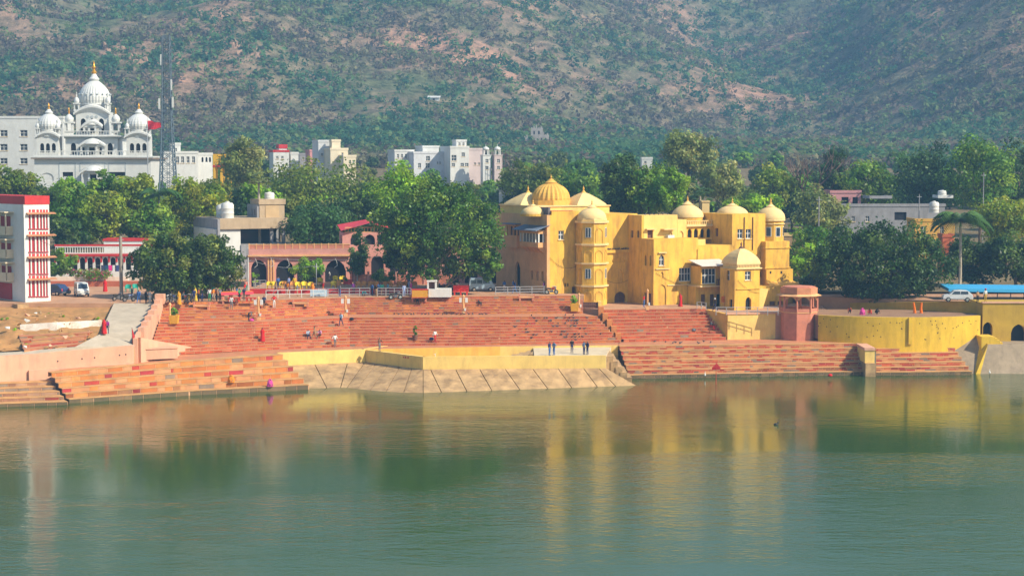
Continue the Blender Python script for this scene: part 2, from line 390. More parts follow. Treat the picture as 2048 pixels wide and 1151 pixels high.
def haze():
    mb = MB().box(-1000, 1000, -45, 2150, -3.0, 700); m = bpy.data.materials.new('haze'); m.use_nodes = True
    n, l = m.node_tree.nodes, m.node_tree.links; n.remove(n['Principled BSDF'])
    v = n.new('ShaderNodeVolumePrincipled'); v.inputs['Color'].default_value = (0.30, 0.60, 1.0, 1); v.inputs['Density'].default_value = 0.00038; v.inputs['Anisotropy'].default_value = 0.0
    l.new(v.outputs[0], n['Material Output'].inputs['Volume'])
    o = mb.build('haze', m); tag(o, 'thin blue haze in the air before the hills', 'haze', kind='stuff')
haze()

# ================================================================ ghats
PINKS = [(0.49, 0.092, 0.036), (0.52, 0.112, 0.045), (0.54, 0.130, 0.055), (0.46, 0.096, 0.046), (0.58, 0.17, 0.075), (0.50, 0.088, 0.030)]
ORANG = [(0.60, 0.205, 0.052), (0.62, 0.235, 0.06), (0.58, 0.185, 0.05), (0.64, 0.27, 0.085), (0.54, 0.18, 0.06)]
PALE = [(0.56, 0.26, 0.11), (0.60, 0.30, 0.14), (0.52, 0.22, 0.10), (0.58, 0.28, 0.12)]
REDS = [(0.45, 0.06, 0.04), (0.50, 0.09, 0.06), (0.42, 0.05, 0.05)]
GREYS = [(0.26, 0.19, 0.14), (0.30, 0.22, 0.16)]
UNIT = None
def unit_cube():
    global UNIT
    if UNIT is None:
        mb = MB().box(-.5, .5, -.5, .5, -.5, .5); o = mb.build('stone', M_STONE_O); UNIT = o.data; bpy.data.objects.remove(o)
    return UNIT
def resample(poly, step=0.0):
    return poly
def flight(name, label, bottom, top, n, cols, treadm, redp=0.04, greyp=0.04, blen=(0.6, 1.5), seed=1, first=None, courses=1, limit=300, accent_fn=None):
    """one flight of stone steps: joint backing, one tread slab per row, each facing stone its own piece"""
    rng = random.Random(seed); n0 = bottom[0]
    root = thing(name, label, 'steps', (sum(p.x for p in bottom)/len(bottom), sum(p.y for p in bottom)/len(bottom), bottom[0].z))
    rows = [[b.lerp(t, k/n) for b, t in zip(bottom, top)] for k in range(n+1)]
    back = MB(); stones = []
    for k in range(n):
        tr = MB()
        for i in range(len(bottom)-1):
            a, b = rows[k][i], rows[k][i+1]; a2, b2 = rows[k+1][i], rows[k+1][i+1]
            za, zb = (a.z, b.z) if not (k == 0 and first is not None) else (first, first)
            back.quad((a.x, a.y, za), (b.x, b.y, zb), (b.x, b.y, b2.z-0.05), (a.x, a.y, a2.z-0.05))
            d = Vector((b.x-a.x, b.y-a.y)); L = d.length; u = d/L; w = Vector((-u.y, u.x))
            # tread slab: overhangs 6 cm, 7 cm thick, runs 5 cm under the next riser
            f0, f1 = Vector((a.x, a.y))-w*0.07, Vector((b.x, b.y))-w*0.07; g0, g1 = Vector((a2.x, a2.y))+w*0.05, Vector((b2.x, b2.y))+w*0.05
            tr.faces([(f0.x, f0.y, a2.z-0.07), (f1.x, f1.y, b2.z-0.07), (g1.x, g1.y, b2.z-0.07), (g0.x, g0.y, a2.z-0.07),
                      (f0.x, f0.y, a2.z), (f1.x, f1.y, b2.z), (g1.x, g1.y, b2.z), (g0.x, g0.y, a2.z)],
                     [(3,2,1,0),(4,5,6,7),(0,1,5,4),(1,2,6,5),(2,3,7,6),(3,0,4,7)])
            for cs in range(courses):
              s = -rng.uniform(0, 0.6)
              while s < L:
                  ln = rng.uniform(*blen); s0, s1 = max(0, s), min(L, s+ln); s += ln
                  if s1-s0 < 0.15: continue
                  t = (s0+s1)/2/L; z0 = za+(zb-za)*t; z1 = (a2.z+(b2.z-a2.z)*t)-0.085
                  if k == 0 and first is not None: z0 = max(z0, -.25)
                  z0, z1 = z0+(z1-z0)*cs/courses, z0+(z1-z0)*(cs+1)/courses
                  q = rng.random()
                  clump = float(vnoise(np.array((a.x+u.x*s0)/3.0+seed*7), np.array(k*0.9+seed*3)))
                  if q < redp*2.2*clump: c = rng.choice(REDS)
                  elif q < redp*2.2*clump+greyp: c = rng.choice(GREYS)
                  else: c = rng.choice(cols)
                  if first is not None and k == 0: c = rng.choice([(0.17, 0.12, 0.06), (0.22, 0.14, 0.07), (0.13, 0.10, 0.05)])
                  elif first is not None and k == 1 and rng.random() < .4: c = tuple(v*.6 for v in c)
                  f = 0.88+0.24*rng.random(); c = tuple(v*f for v in c)
                  pc = Vector((a.x, a.y))+u*(s0+s1)/2-w*(0.0+rng.uniform(-0.008, 0.012))
                  tilt = math.atan2(b2.z-a2.z, L)
                  stones.append((pc.x, pc.y, (z0+z1)/2, s1-s0-0.075, 0.09, z1-z0-0.03, math.atan2(u.y, u.x), c, tilt))
        tr.build('tread', treadm, root)
    back.build('joint_backing', M_MORT, root)
    stones.sort(key=lambda q: -(q[3]*q[5])/(q[1]**2))
    me = unit_cube(); o0 = ORG[root.name]
    for q in stones[:limit]:
        ob = bpy.data.objects.new('stone', me); COL.objects.link(ob); ob.parent = root
        ob.location = (q[0]-o0.x, q[1]-o0.y, q[2]-o0.z); ob.rotation_euler = (0, -q[8], q[6]); ob.scale = (q[3], q[4], q[5]); ob.color = (*q[7], 1)
    if len(stones) > limit:
        mb = MB()
        for q in stones[limit:]:
            mb.col = q[7]; mb.obox((q[0], q[1]), (math.cos(q[6]), math.sin(q[6])), q[3], q[4], q[2]-q[5]/2, q[2]+q[5]/2)
        o = mb.build('smaller_stones', M_STONE_A, root); o['kind'] = 'stuff'
    return root
def PL(pts, z): return [G(x, y, z) for x, y in pts]
def PZ(pts): return [G(x, y, z) for x, y, z in pts]
# main flight, lower part and upper part
M1b = PL([(296, 712), (510, 700), (700, 692), (1000, 689), (1240, 684)], Z_LAND)
M1t = PL([(318, 646), (510, 642), (700, 633), (1000, 632), (1190, 631)], Z_MID)
flight('stone_steps', 'broad flight of pink sandstone steps with pigeons below the middle landing', M1b, M1t, 10, PINKS+ORANG[2:3], M_TREAD, 0.012, 0.015, (0.5, 1.1), seed=1)
M2b = PL([(314, 643), (510, 639), (700, 628), (1000, 627), (1165, 626)], Z_MID)
M2t = PL([(318, 604), (510, 600), (700, 594), (1000, 591), (1150, 590)], Z_PLZ)
flight('stone_steps', 'upper pink sandstone steps climbing from the middle landing to the plaza', M2b, M2t, 7, PINKS[1:5]+ORANG[:3], M_TREAD, 0.01, 0.015, (0.5, 1.1), seed=2)
RUb = PL([(1247, 683.5), (1350, 681), (1452, 679)], Z_LAND)
RUt = PL([(1204, 618), (1310, 617), (1408, 616)], Z_FORE)
flight('stone_steps', 'bright red sandstone steps rising to the yellow palace forecourt', RUb, RUt, 10, PINKS+[(0.56, 0.13, 0.05)], M_TREAD, 0.02, 0.01, (0.5, 1.1), seed=3)
R1b = PL([(1258, 757), (1500, 753), (1728, 749.5)], 0.0)
R1t = PL([(1236, 690), (1500, 687), (1728, 684.5)], Z_LAND)
flight('stone_steps', 'weathered red and cream waterside steps left of the yellow pier block', R1b, R1t, 7, PALE+PINKS[2:5], M_TREADY, 0.10, 0.07, (0.45, 1.2), seed=4, first=-0.8, courses=2)
R2b = PL([(1752, 751), (1835, 750.5), (1944, 749)], 0.0)
R2t = PL([(1752, 686), (1815, 685), (1897, 684)], Z_LAND-0.05)
flight('stone_steps', 'short red waterside steps below the round yellow terrace wall', R2b, R2t, 7, PALE+PINKS[2:5], M_TREADY, 0.13, 0.08, (0.6, 1.5), seed=5, first=-0.8, courses=2)
LLb = PL([(138, 806), (380, 790), (618, 778)], 0.0)
LLt = PZ([(96, 743, 2.9), (330, 722, 3.2), (556, 706, Z_LAND)])
flight('stone_steps', 'orange sandstone waterside steps left of the sloped concrete pier', LLb, LLt, 6, ORANG+PALE[:2], M_TREADY, 0.09, 0.03, (0.8, 2.0), seed=6, first=-0.8)
LOb = PL([(-60, 815), (136, 809)], 0.0)
LOt = PZ([(-60, 766, 1.9), (96, 759, 1.9)])
flight('stone_steps', 'dark stained waterside steps below the pink limewashed wall', LOb, LOt, 5, [(0.40, 0.2, 0.11), (0.34, 0.17, 0.1), (0.44, 0.26, 0.16)], M_TREADY, 0.06, 0.15, (0.8, 1.8), seed=7, first=-0.8)

# landings, plaza, forecourt
def slab(name, m, poly, z, thick=0.5, kind=True):
    mb = MB(); mb.prism([(p[0], p[1]) for p in poly], z-thick, z); o = mb.build(name, m)
    return structure(o)
def solid(name, m, pts3, thick=0.5):     # top follows 3d points
    mb = MB(); n = len(pts3); a = sum(pts3[i][0]*pts3[(i+1)%n][1]-pts3[(i+1)%n][0]*pts3[i][1] for i in range(n))
    if a < 0: pts3 = pts3[::-1]
    vs = [(p[0], p[1], p[2]-thick) for p in pts3]+[tuple(p) for p in pts3]
    mb.faces(vs, [(i,(i+1)%n,n+(i+1)%n,n+i) for i in range(n)]+[tuple(range(n,2*n)), tuple(range(n-1,-1,-1))])
    return structure(mb.build(name, m))
dz = Vector((0, 0, -0.004))
back = lambda p, d: Vector((p.x, p.y+d, p.z))
lead = PZ([(556, 706, Z_LAND), (730, 698, Z_LAND), (1000, 692.5, Z_LAND), (1236, 690, Z_LAND)])
solid('lower_landing', M_TREAD, [p+dz for p in LLt]+[p+dz for p in lead[1:]]+[back(p, 0.15)+dz for p in reversed(M1b)]+[G(225, 722, 3.1)], 0.5)
solid('lower_landing_right', M_TREAD, [p+dz for p in R1t]+[G(1752, 684, Z_LAND)+dz, G(1900, 683, Z_LAND)+dz, G(1900, 672, Z_LAND)+dz, G(1640, 674, Z_LAND)+dz]+[back(p, 0.15)+dz for p in reversed(RUb)]+[G(1238, 684, Z_LAND)+dz], 0.5)
solid('middle_landing', M_TREAD, [p+dz for p in M1t]+[back(p, 0.15)+dz for p in reversed(M2b)], 0.5)
solid('plaza', M_PAVE, [p+dz for p in M2t]+[G(1168, 590, Z_PLZ), G(1168, 572, Z_PLZ), G(1250, 560, Z_PLZ), G(1100, 535, Z_PLZ), G(-150, 535, Z_PLZ), G(-150, 606, Z_PLZ), G(225, 606, Z_PLZ)], 9.2)
solid('forecourt', M_PAVE, [p+dz for p in RUt]+[G(1412, 614, Z_FORE), G(1412, 604, Z_FORE), G(1700, 590, Z_FORE), G(1700, 560, Z_FORE), G(1150, 560, Z_FORE), G(1150, 615.5, Z_FORE), G(1200, 617.7, Z_FORE)], 7.8)
# ================================================================ building toolkit
class Frame:
    """a building's own axes: u along its front, v into the building, z up"""
    def __init__(s, name, label, cat, px, py, Y=None, z=None, yaw=0.0):
        p = W(px, py, Y) if z is None else (G(px, py, z) if Y is None else Vector((W(px, py, Y).x, Y, z)))
        s.O = p; s.yaw = yaw; s.U = Vector((math.cos(yaw), math.sin(yaw))); s.V = Vector((-math.sin(yaw), math.cos(yaw)))
        s.root = thing(name, label, cat, p, yaw) if name else None
        s.z0 = p.z
    def xy(s, u, v): return Vector((s.O.x+u*s.U.x+v*s.V.x, s.O.y+u*s.U.y+v*s.V.y))
    def u(s, px, v, z=15.0):
        k = (px-CX)/FPX; bx = s.O.x+v*s.V.x; by = s.O.y+v*s.V.y; c = (CAMZ-z)*SP
        return (k*(by*CP+c)-bx)/(s.U.x-k*s.U.y*CP)
    def z(s, py, u, v): return ZP(py, s.xy(u, v).y)-s.z0       # local height
    def uz(s, px, py, v):
        u = s.u(px, v); z = s.z(py, u, v); u = s.u(px, v, z+s.z0); return u, s.z(py, u, v)
    def rect(s, px0, px1, py0, py1, v):    # py0 = top
        pm = (py0+py1)/2; u0, _ = s.uz(px0, pm, v); u1, _ = s.uz(px1, pm, v); um = (u0+u1)/2
        return u0, u1, s.z(py1, um, v), s.z(py0, um, v)
def LB(name, m, parent, fn, **k):
    mb = MB(); fn(mb); return mb.build(name, m, parent, local=True, **k)
def arch_fill(mb, u0, u1, zs, zt, v0, v1, n=10, cusp=True):
    w = u1-u0; pts = []
    for k in range(n+1):
        t = k/n; q = math.sqrt(max(0, 1-(2*t-1)**2))
        if cusp: q = 0.80*q+0.20*(1-abs(2*t-1))
        pts.append((u0+w*t, zs+(zt-zs)*0.94*q))
    for k in range(n):
        (a, za), (b, zb) = pts[k], pts[k+1]
        mb.faces([(a,v0,za),(b,v0,zb),(b,v0,zt),(a,v0,zt),(a,v1,za),(b,v1,zb),(b,v1,zt),(a,v1,zt)],
                 [(0,1,2,3),(7,6,5,4),(0,4,5,1)])
def window(parent, u0, u1, z0, z1, v, kind, framem=None, deep=0.24, thick=.4):
    fm = framem or M_FRAME; w = u1-u0; h = z1-z0; t = min(0.07, w*0.1)
    if kind in ('win', 'win4', 'archwin'):
        o = LB('window', M_GLASS, parent, lambda mb: mb.box(u0-.02, u1+.02, v+deep, v+deep+.03, z0-.02, z1+.02))
        def fr(mb):
            y0, y1 = v+deep-.09, v+deep-.01
            for a, b in ((u0, u0+t), (u1-t, u1)): mb.box(a, b, y0, y1, z0, z1)
            mb.box(u0+t, u1-t, y0, y1, z0, z0+t); mb.box(u0+t, u1-t, y0, y1, z1-t, z1)
            n = 4 if kind == 'win4' else 2
            for k in range(1, n):
                c = u0+w*k/n; mb.box(c-t/2, c+t/2, y0+.01, y1-.005, z0+t, z1-t)
            mb.box(u0+t, u1-t, y0+.015, y1-.01, z0+h*0.55-t/2, z0+h*0.55+t/2)
        LB('frame', fm, o, fr)
        LB('sill', M_PALW if fm is M_FRAME else fm, o, lambda mb: mb.box(u0-.1, u1+.1, v-.1, v+deep-.1, z0-.09, z0-.005))
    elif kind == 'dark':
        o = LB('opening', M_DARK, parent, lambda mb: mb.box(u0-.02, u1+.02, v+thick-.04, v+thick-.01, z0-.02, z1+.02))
    elif kind == 'door':
        o = LB('door', M_WOOD, parent, lambda mb: [mb.box(u0+.02+w*k/2, u0+w*(k+1)/2-.02, v+deep-.02, v+deep+.04, z0, z1) for k in range(2)])
        def pn(mb):
            for k in range(2):
                for j in range(3): mb.box(u0+w*k/2+w*.08, u0+w*(k+1)/2-w*.08, v+deep-.05, v+deep-.025, z0+h*(j+.12)/3, z0+h*(j+.88)/3)
        LB('panel', M_WOOD, o, pn)
    elif kind == 'louver':
        o = LB('window', M_WOOD, parent, lambda mb: mb.box(u0, u1, v+deep, v+deep+.04, z0, z1))
    return None
def wall(parent, u0, u1, z0, z1, v, m, holes=(), thick=0.4, name='wall', depth=None, framem=None):
    """a wall slab with real openings; depth = solid body behind it"""
    us = sorted({u0, u1}|{h[0] for h in holes}|{h[1] for h in holes}); zs = sorted({z0, z1}|{h[2] for h in holes}|{h[3] for h in holes})
    mb = MB()
    for i in range(len(us)-1):
        j = 0
        while j < len(zs)-1:
            uc = (us[i]+us[i+1])/2
            def hole(jj): zc = (zs[jj]+zs[jj+1])/2; return any(h[0] < uc < h[1] and h[2] < zc < h[3] for h in holes)
            if hole(j): j += 1; continue
            k = j
            while k+1 < len(zs)-1 and not hole(k+1): k += 1
            mb.box(us[i], us[i+1], v, v+thick, zs[j], zs[k+1]); j = k+1
    for h in holes:
        kind = h[4]
        if kind.startswith('arch') or kind == 'niche': arch_fill(mb, h[0], h[1], h[3]-min((h[1]-h[0])*0.6, (h[3]-h[2])*.5), h[3], v, v+thick)
    if depth: mb.box(u0+.003, u1-.003, v+thick+.001, v+depth, z0, z1-.003)
    o = mb.build(name, m, parent, local=True)
    for h in holes:
        k = h[4]
        if k == 'niche': LB('niche', m, parent, lambda b: b.box(h[0]-.02, h[1]+.02, v+.14, v+.2, h[2]-.02, h[3]+.02))
        elif k == 'arch': window(parent, *h[:4], v, 'dark', framem, thick=thick)
        elif k == 'archdoor': window(parent, *h[:4], v, 'door', framem)
        elif k == 'void': pass
        else: window(parent, *h[:4], v, k, framem, thick=thick)
    return o
def cornice(parent, u0, u1, z, v0, v1, out=0.15, h=0.15, m=None, name='cornice'):
    return LB(name, m or M_PALW, parent, lambda mb: mb.box(u0-out, u1+out, v0-out, v1+out, z, z+h))
def balustrade(parent, u0, u1, v, z, h, m, step=0.28, name='balustrade'):
    def f(mb):
        mb.box(u0, u1, v-.08, v+.08, z, z+h*.16); mb.box(u0, u1, v-.09, v+.09, z+h*.84, z+h)
        n = max(2, int((u1-u0)/step))
        for k in range(n+1):
            c = u0+(u1-u0)*k/n; mb.box(max(u0, c-.05), min(u1, c+.05), v-.05, v+.05, z+h*.16, z+h*.84)
    return LB(name, m, parent, f)
PROF = {'round': [(1.0, 0), (1.02, .10), (1.0, .25), (.95, .42), (.84, .60), (.68, .76), (.48, .88), (.30, .955), (.18, 1.0)],
        'onion': [(.80, 0), (.90, .08), (1.0, .24), (1.01, .36), (.95, .50), (.83, .63), (.66, .75), (.46, .85), (.30, .92), (.20, .97), (.13, 1.0)],
        'flat': [(1.0, 0), (1.0, .12), (.96, .3), (.86, .5), (.68, .70), (.46, .86), (.28, .95), (.16, 1.0)]}
def dome(parent, c, r, h, kind='round', n=32, m=None, fin=None, finh=1.0, fl=0.0, collar=True, sq=False):
    m = m or M_PALW
    o = LB('dome', m, parent, lambda mb: mb.lathe(c, [(a*r, b*h) for a, b in PROF[kind]], n, 0.1, fl), smooth=(fl == 0))
    if collar:
        LB('collar', m, o, lambda mb: mb.lathe((c[0], c[1], c[2]+h*.94), [(r*.30, 0), (r*.34, .06*h), (r*.22, .14*h), (r*.10, .26*h), (r*.08, .28*h)], 16), smooth=True)
    def f(mb):
        z = c[2]+h*1.0; q = finh
        mb.lathe((c[0], c[1], z), [(q*.10, 0), (q*.20, q*.08), (q*.10, q*.18), (q*.07, q*.24), (q*.17, q*.36), (q*.08, q*.48), (q*.05, q*.54), (q*.12, q*.64), (q*.05, q*.76), (q*.015, q*1.0)], 10)
    LB('finial', fin or M_RIM, o, f, smooth=True)
    return o
def pyramid_dome(parent, poly, z, h, m, apex=None, finh=0.8, fin=None, straight=False):
    """four-sided curved roof"""
    n = len(poly); cx = sum(p[0] for p in poly)/n; cyy = sum(p[1] for p in poly)/n
    def f(mb):
        lv = [(1.0, 0), (.99, .10), (.93, .26), (.80, .46), (.60, .66), (.36, .84), (.16, .95), (.06, 1.0)]
        if straight: lv = [(1.0, 0), (.98, .08), (.84, .27), (.66, .47), (.46, .67), (.26, .86), (.12, .96), (.06, 1.0)]
        for (a, b), (a2, b2) in zip(lv, lv[1:]):
            P = [(cx+(p[0]-cx)*a, cyy+(p[1]-cyy)*a, z+h*b) for p in poly]; Q = [(cx+(p[0]-cx)*a2, cyy+(p[1]-cyy)*a2, z+h*b2) for p in poly]
            for i in range(n): mb.quad(P[i], P[(i+1)%n], Q[(i+1)%n], Q[i])
        mb.faces([(cx+(p[0]-cx)*.06, cyy+(p[1]-cyy)*.06, z+h) for p in poly], [tuple(range(n))])
    o = LB('dome', m, parent, f)
    q = finh
    LB('finial', fin or M_RIM, o, lambda mb: mb.lathe((cx, cyy, z+h*.96), [(q*.34, 0), (q*.26, q*.12), (q*.12, q*.3), (q*.07, q*.4), (q*.14, q*.55), (q*.05, q*.75), (q*.015, q)], 10), smooth=True)
    return o

# ================================================================ the yellow palace
def palace():
    F = Frame('palace', 'large yellow plastered palace with ribbed dome, turrets and balconies above the steps', 'palace', 1312, 612, Y=229, z=Z_FORE, yaw=R(28))
    r = F.root; P = M_PAL
    hb = lambda px0, px1, py0, py1, v, k: (*F.rect(px0, px1, py0, py1, v), k)
    # --- block C, the tall lit front
    u0, z1 = F.uz(1312, 478, 0); u1, _ = F.uz(1396, 490, 0)
    wall(r, u0, u1, 0, z1, 0, P, [hb(1318, 1328.5, 509, 531, 0, 'archwin'), hb(1358, 1382, 535, 562, 0, 'win4'), (*F.rect(1317, 1332, 568, 612, 0)[:2], 0.02, F.rect(1317, 1332, 568, 612, 0)[3], 'niche'),
        (*F.rect(1352, 1366, 588, 612, 0)[:2], 0.0, F.rect(1352, 1366, 588, 612, 0)[3], 'niche'), (*F.rect(1382, 1394, 588, 612, 0)[:2], 0.0, F.rect(1382, 1394, 588, 612, 0)[3], 'niche'),
        hb(1321, 1327, 543, 555, 0, 'niche')], depth=2.9, name='front_wall')
    LB('ledge', M_PALW, r, lambda mb: mb.box(u0-.05, u0+2.1, -.16, 0, F.z(539, u0, 0), F.z(537, u0, 0)))
    LB('ledge', M_PALW, r, lambda mb: mb.box(u0+1.8, u1, -.12, 0, F.z(572, u0, 0), F.z(570, u0, 0)))
    LB('hood', M_PALW, r, lambda mb: mb.box(*F.rect(1316, 1332, 504, 506, 0)[:2], -.25, 0, *F.rect(1316, 1332, 504, 506, 0)[2:]))
    # openings in the shaded left side of block C
    SV = Frame(None, None, None, 0, 0, Y=1); 
    side = thing_side(F, r, 0.003, 2.9, u0, 0, z1, P, [(0.55, 0.95, F.z(531, u0, 1), F.z(509, u0, 1), 'arch'), (1.75, 2.15, F.z(531, u0, 2), F.z(509, u0, 2), 'arch'), (0.5, 2.3, 0.0, F.z(586, u0, 1), 'door')])
    # --- block D, upper storey set back
    v = 2.9; ud0, zd = F.uz(1288, 430.5, v); ud1, _ = F.uz(1355, 431, v)
    wall(r, ud0, ud1, z1-.3, zd, v, M_CREAM, [hb(1295, 1306, 460, 477, v, 'louver'), hb(1335, 1345, 462, 477, v, 'niche')], depth=3.4, name='upper_wall')
    LB('hood', M_PALW, r, lambda mb: mb.box(*F.rect(1290, 1309, 457, 459, v)[:2], v-.5, v, *F.rect(1290, 1309, 457, 459, v)[2:]))
    def aw(mb):
        a, b, c, d = F.rect(1322, 1347, 457, 459, v); mb.box(a, b, v-.85, v, c, d)
    LB('hood', M_PALW, r, aw)
    def ac(mb):
        a, b, c, d = F.rect(1334, 1347, 470, 477, v-.5); mb.box(a, b, v-.75, v-.2, c, d)
    o = LB('air_conditioner', M_WHITE, r, ac)
    thing_side(F, r, v+.003, 6.3, ud0, 0, zd, P, [(0.6, 1.15, F.z(475, ud0, v+1), F.z(461, ud0, v+1), 'louver'), (2.1, 2.65, F.z(475, ud0, v+2), F.z(461, ud0, v+2), 'louver')])
    # right strip of block D
    ue0, ze = F.uz(1355.3, 439, v); ue1, _ = F.uz(1373, 439, v)
    wall(r, ue0, ue1, z1-.3, ze, v, M_CREAM, [hb(1357, 1367, 461, 477, v, 'niche')], depth=2.4, name='upper_wall')
    # --- wall A between tower and block D
    va = 6.3; ua0, za = F.uz(1205, 428, va); ua1, _ = F.uz(1262, 430, va)
    wall(r, ua0, ua1+1.0, 0, za, va, P, [(*F.rect(1229, 1251, 582, 608, va)[:2], 0, F.rect(1229, 1251, 582, 608, va)[3], 'archdoor'), hb(1226, 1246, 536, 562, va, 'niche'), hb(1224, 1250, 516, 524, va, 'niche')], depth=9, name='front_wall')
    LB('ledge', M_PAL, r, lambda mb: mb.box(ua0, ua1+.9, va-.28, va, F.z(506, ua0, va), F.z(500, ua0, va)))
    # drain pipes and damp-black streak pipes
    for k, (px, pa, pb, vv) in enumerate([(1262, 432, 600, 4.9), (1276, 434, 592, 3.4)]):
        uu = ud0-.06; p0 = F.z(pa, uu, vv); LB('drain_pipe', M_WOOD, r, lambda mb: mb.tube((uu-.06, vv, 0), (uu-.06, vv, p0), .06, .06, 6))
    for px, pa, pb in ((1395.5, 498, 612), (1489, 434, 540), (1506, 434, 500)):
        uu, zz = F.uz(px, pa, -.08); zb = F.z(pb, uu, -.08); LB('drain_pipe', M_WOOD if px > 1400 else M_RIM, r, lambda mb: mb.tube((uu, -.08, max(0, zb)), (uu, -.08, zz), .065, .065, 6))
    # --- octagonal stair tower
    vt = 5.2; ut, _ = F.uz(1183.5, 520, vt); rt = 2.05; zt = lambda py: F.z(py, ut, vt-1.8)
    o8 = lambda rr: ngon((ut, vt), rr, 8, R(22.5))
    def tw(mb): mb.prism(o8(rt), 0-.4, zt(441))
    tower = LB('tower', P, r, tw)
    for py, hh in ((446, .28), (491, .26), (528.5, .22), (573.5, .22)):
        LB('cornice', M_PALW, tower, lambda mb: mb.prism(o8(rt+.22), zt(py), zt(py)+hh))
    for k in range(8):
        a = R(22.5)+2*math.pi*k/8+math.pi/8; nx, ny = math.cos(a), math.sin(a)
        if ny > 0.3: continue
        ap = rt*math.cos(math.pi/8)
        def pl(mb, za_, zb_, w, off, t):
            cx_, cy_ = ut+nx*(ap+off), vt+ny*(ap+off); mb.obox((cx_, cy_), (-ny, nx), w, t, za_, zb_)
        for (pa, pb) in ((488, 452), (526, 496), (570, 533), (602, 578)):
            big = (pa in (488, 570)) and k % 2 == 0
            if big:
                o = LB('window', M_GLASS, tower, lambda mb: pl(mb, zt(pa-14), zt(pa-32), .62, .02, .06))
                LB('frame', M_FRAME, o, lambda mb: (pl(mb, zt(pa-14)-.05, zt(pa-32)+.05, .78, .004, .05), pl(mb, zt(pa-14), zt(pa-32), .06, .05, .06)))
            else:
                def nich(mb):      # raised border with arched head
                    z0, zz = zt(pa-3), zt(pb+4); w = 1.05; c = Vector((ut+nx*(ap+.03), vt+ny*(ap+.03))); t = Vector((-ny, nx))
                    for s in (-1, 1): q = c+t*s*w/2; mb.obox(q, t, .10, .09, z0, zz-.4)
                    for j in range(6):
                        x0, x1 = -w/2+w*j/6, -w/2+w*(j+1)/6; zq = zz-.4+.4*(1-abs((x0+x1)/w)**2); q = c+t*(x0+x1)/2; mb.obox(q, t, w/6+.03, .09, zq-.07, zq+.04)
                LB('blind_arch', P, tower, nich)
    def tp(mb): mb.prism(o8(rt*.98), zt(441)+.001, zt(437))
    LB('parapet', M_PALW, tower, tp)
    dome(tower, (ut, vt, zt(437)), rt*.93, zt(414.5)-zt(437), 'flat', 32, M_PALW, finh=1.0)
    # --- left wing: lit front, long shaded left face with jharokha
    vl = 6.6; ul0, zl = F.uz(1100, 430, vl); ul1 = ut-1.2; base = Z_PLZ-Z_FORE
    wall(r, ul0, ul1, -.2, zl, vl, P, [hb(1117, 1128, 461, 479, vl, 'win'), hb(1129, 1132.5, 566, 573, vl, 'dark'), hb(1134, 1137.5, 566, 573, vl, 'dark'), hb(1144, 1151, 573, 588, vl, 'door')], depth=14.4, name='front_wall')
    zz = lambda py, v: F.z(py, ul0, v)
    SL = 14.4
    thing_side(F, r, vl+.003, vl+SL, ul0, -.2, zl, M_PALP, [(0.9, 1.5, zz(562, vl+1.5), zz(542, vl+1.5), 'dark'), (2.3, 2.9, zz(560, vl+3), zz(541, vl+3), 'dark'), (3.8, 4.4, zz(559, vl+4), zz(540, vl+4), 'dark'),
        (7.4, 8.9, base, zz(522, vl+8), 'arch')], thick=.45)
    # jharokha: projecting bay on brackets
    x1 = ul0-1.5
    bz0, bz1 = zz(493, vl+3), zz(459, vl+3)
    jh = LB('jharokha', M_PALP, r, lambda mb: (mb.box(x1, ul0, vl+.5, vl+5.6, bz0, bz0+.65), mb.box(x1, ul0, vl+.5, vl+5.6, bz1-.45, bz1)))
    def cols(mb):
        for k in range(7):
            c = vl+.55+k*(4.95/6); mb.box(x1+.02, x1+.2, c-.07, c+.12, bz0+.65, bz1-.45)
        for k in (0, 1): mb.box(x1+.7+k*.5, x1+.88+k*.5, vl+.52, vl+.66, bz0+.65, bz1-.45)
        # arch heads
    LB('column', M_WHITE, jh, cols)
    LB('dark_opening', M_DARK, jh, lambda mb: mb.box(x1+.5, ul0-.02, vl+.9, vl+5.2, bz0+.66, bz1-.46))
    LB('awning', mat('slate_awning', (0.16, 0.20, 0.27), .8, .2, 1.5), jh, lambda mb: mb.faces([(x1-.8, vl-.3, bz1+.02), (x1-.8, vl+6.3, bz1+.02), (ul0, vl+6.3, bz1+.75), (ul0, vl-.3, bz1+.75), (x1-.8, vl-.3, bz1-.08), (x1-.8, vl+6.3, bz1-.08)], [(3, 2, 1, 0), (0, 1, 5, 4), (0, 4, 3), (1, 2, 5)]))
    def brk(mb):
        for k in range(6):
            c = vl+.8+k*.92; mb.faces([(x1+.1, c, bz0), (ul0, c, bz0), (ul0, c, bz0-1.1), (x1+.1, c+.22, bz0), (ul0, c+.22, bz0), (ul0, c+.22, bz0-1.1)], [(0, 1, 2), (5, 4, 3), (0, 2, 5, 3)])
    LB('bracket', M_PALP, jh, brk)
    # second smaller oriel farther left
    def or2(mb): mb.box(ul0-.9, ul0, vl+7.6, vl+10.6, zz(494, vl+9), zz(470, vl+9)); mb.box(ul0-.9, ul0, vl+7.6, vl+10.6, zz(452, vl+9), zz(448, vl+9))
    o2 = LB('oriel', M_PALP, r, or2)
    def oc(mb):
        for k in range(4): mb.box(ul0-.9, ul0-.7, vl+7.6+k*.95, vl+7.8+k*.95, zz(470, vl+9), zz(452, vl+9))
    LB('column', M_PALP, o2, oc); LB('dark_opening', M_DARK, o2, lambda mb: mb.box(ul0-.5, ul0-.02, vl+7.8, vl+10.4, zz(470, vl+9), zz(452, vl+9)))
    LB('awning', MATS['slate_awning'], o2, lambda mb: mb.box(ul0-1.5, ul0, vl+7.2, vl+11, zz(448, vl+9), zz(446, vl+9)))
    LB('ledge', M_PALP, r, lambda mb: mb.box(ul0-.35, ul0, vl+.2, vl+SL, zz(497, vl+4), zz(494, vl+4)))
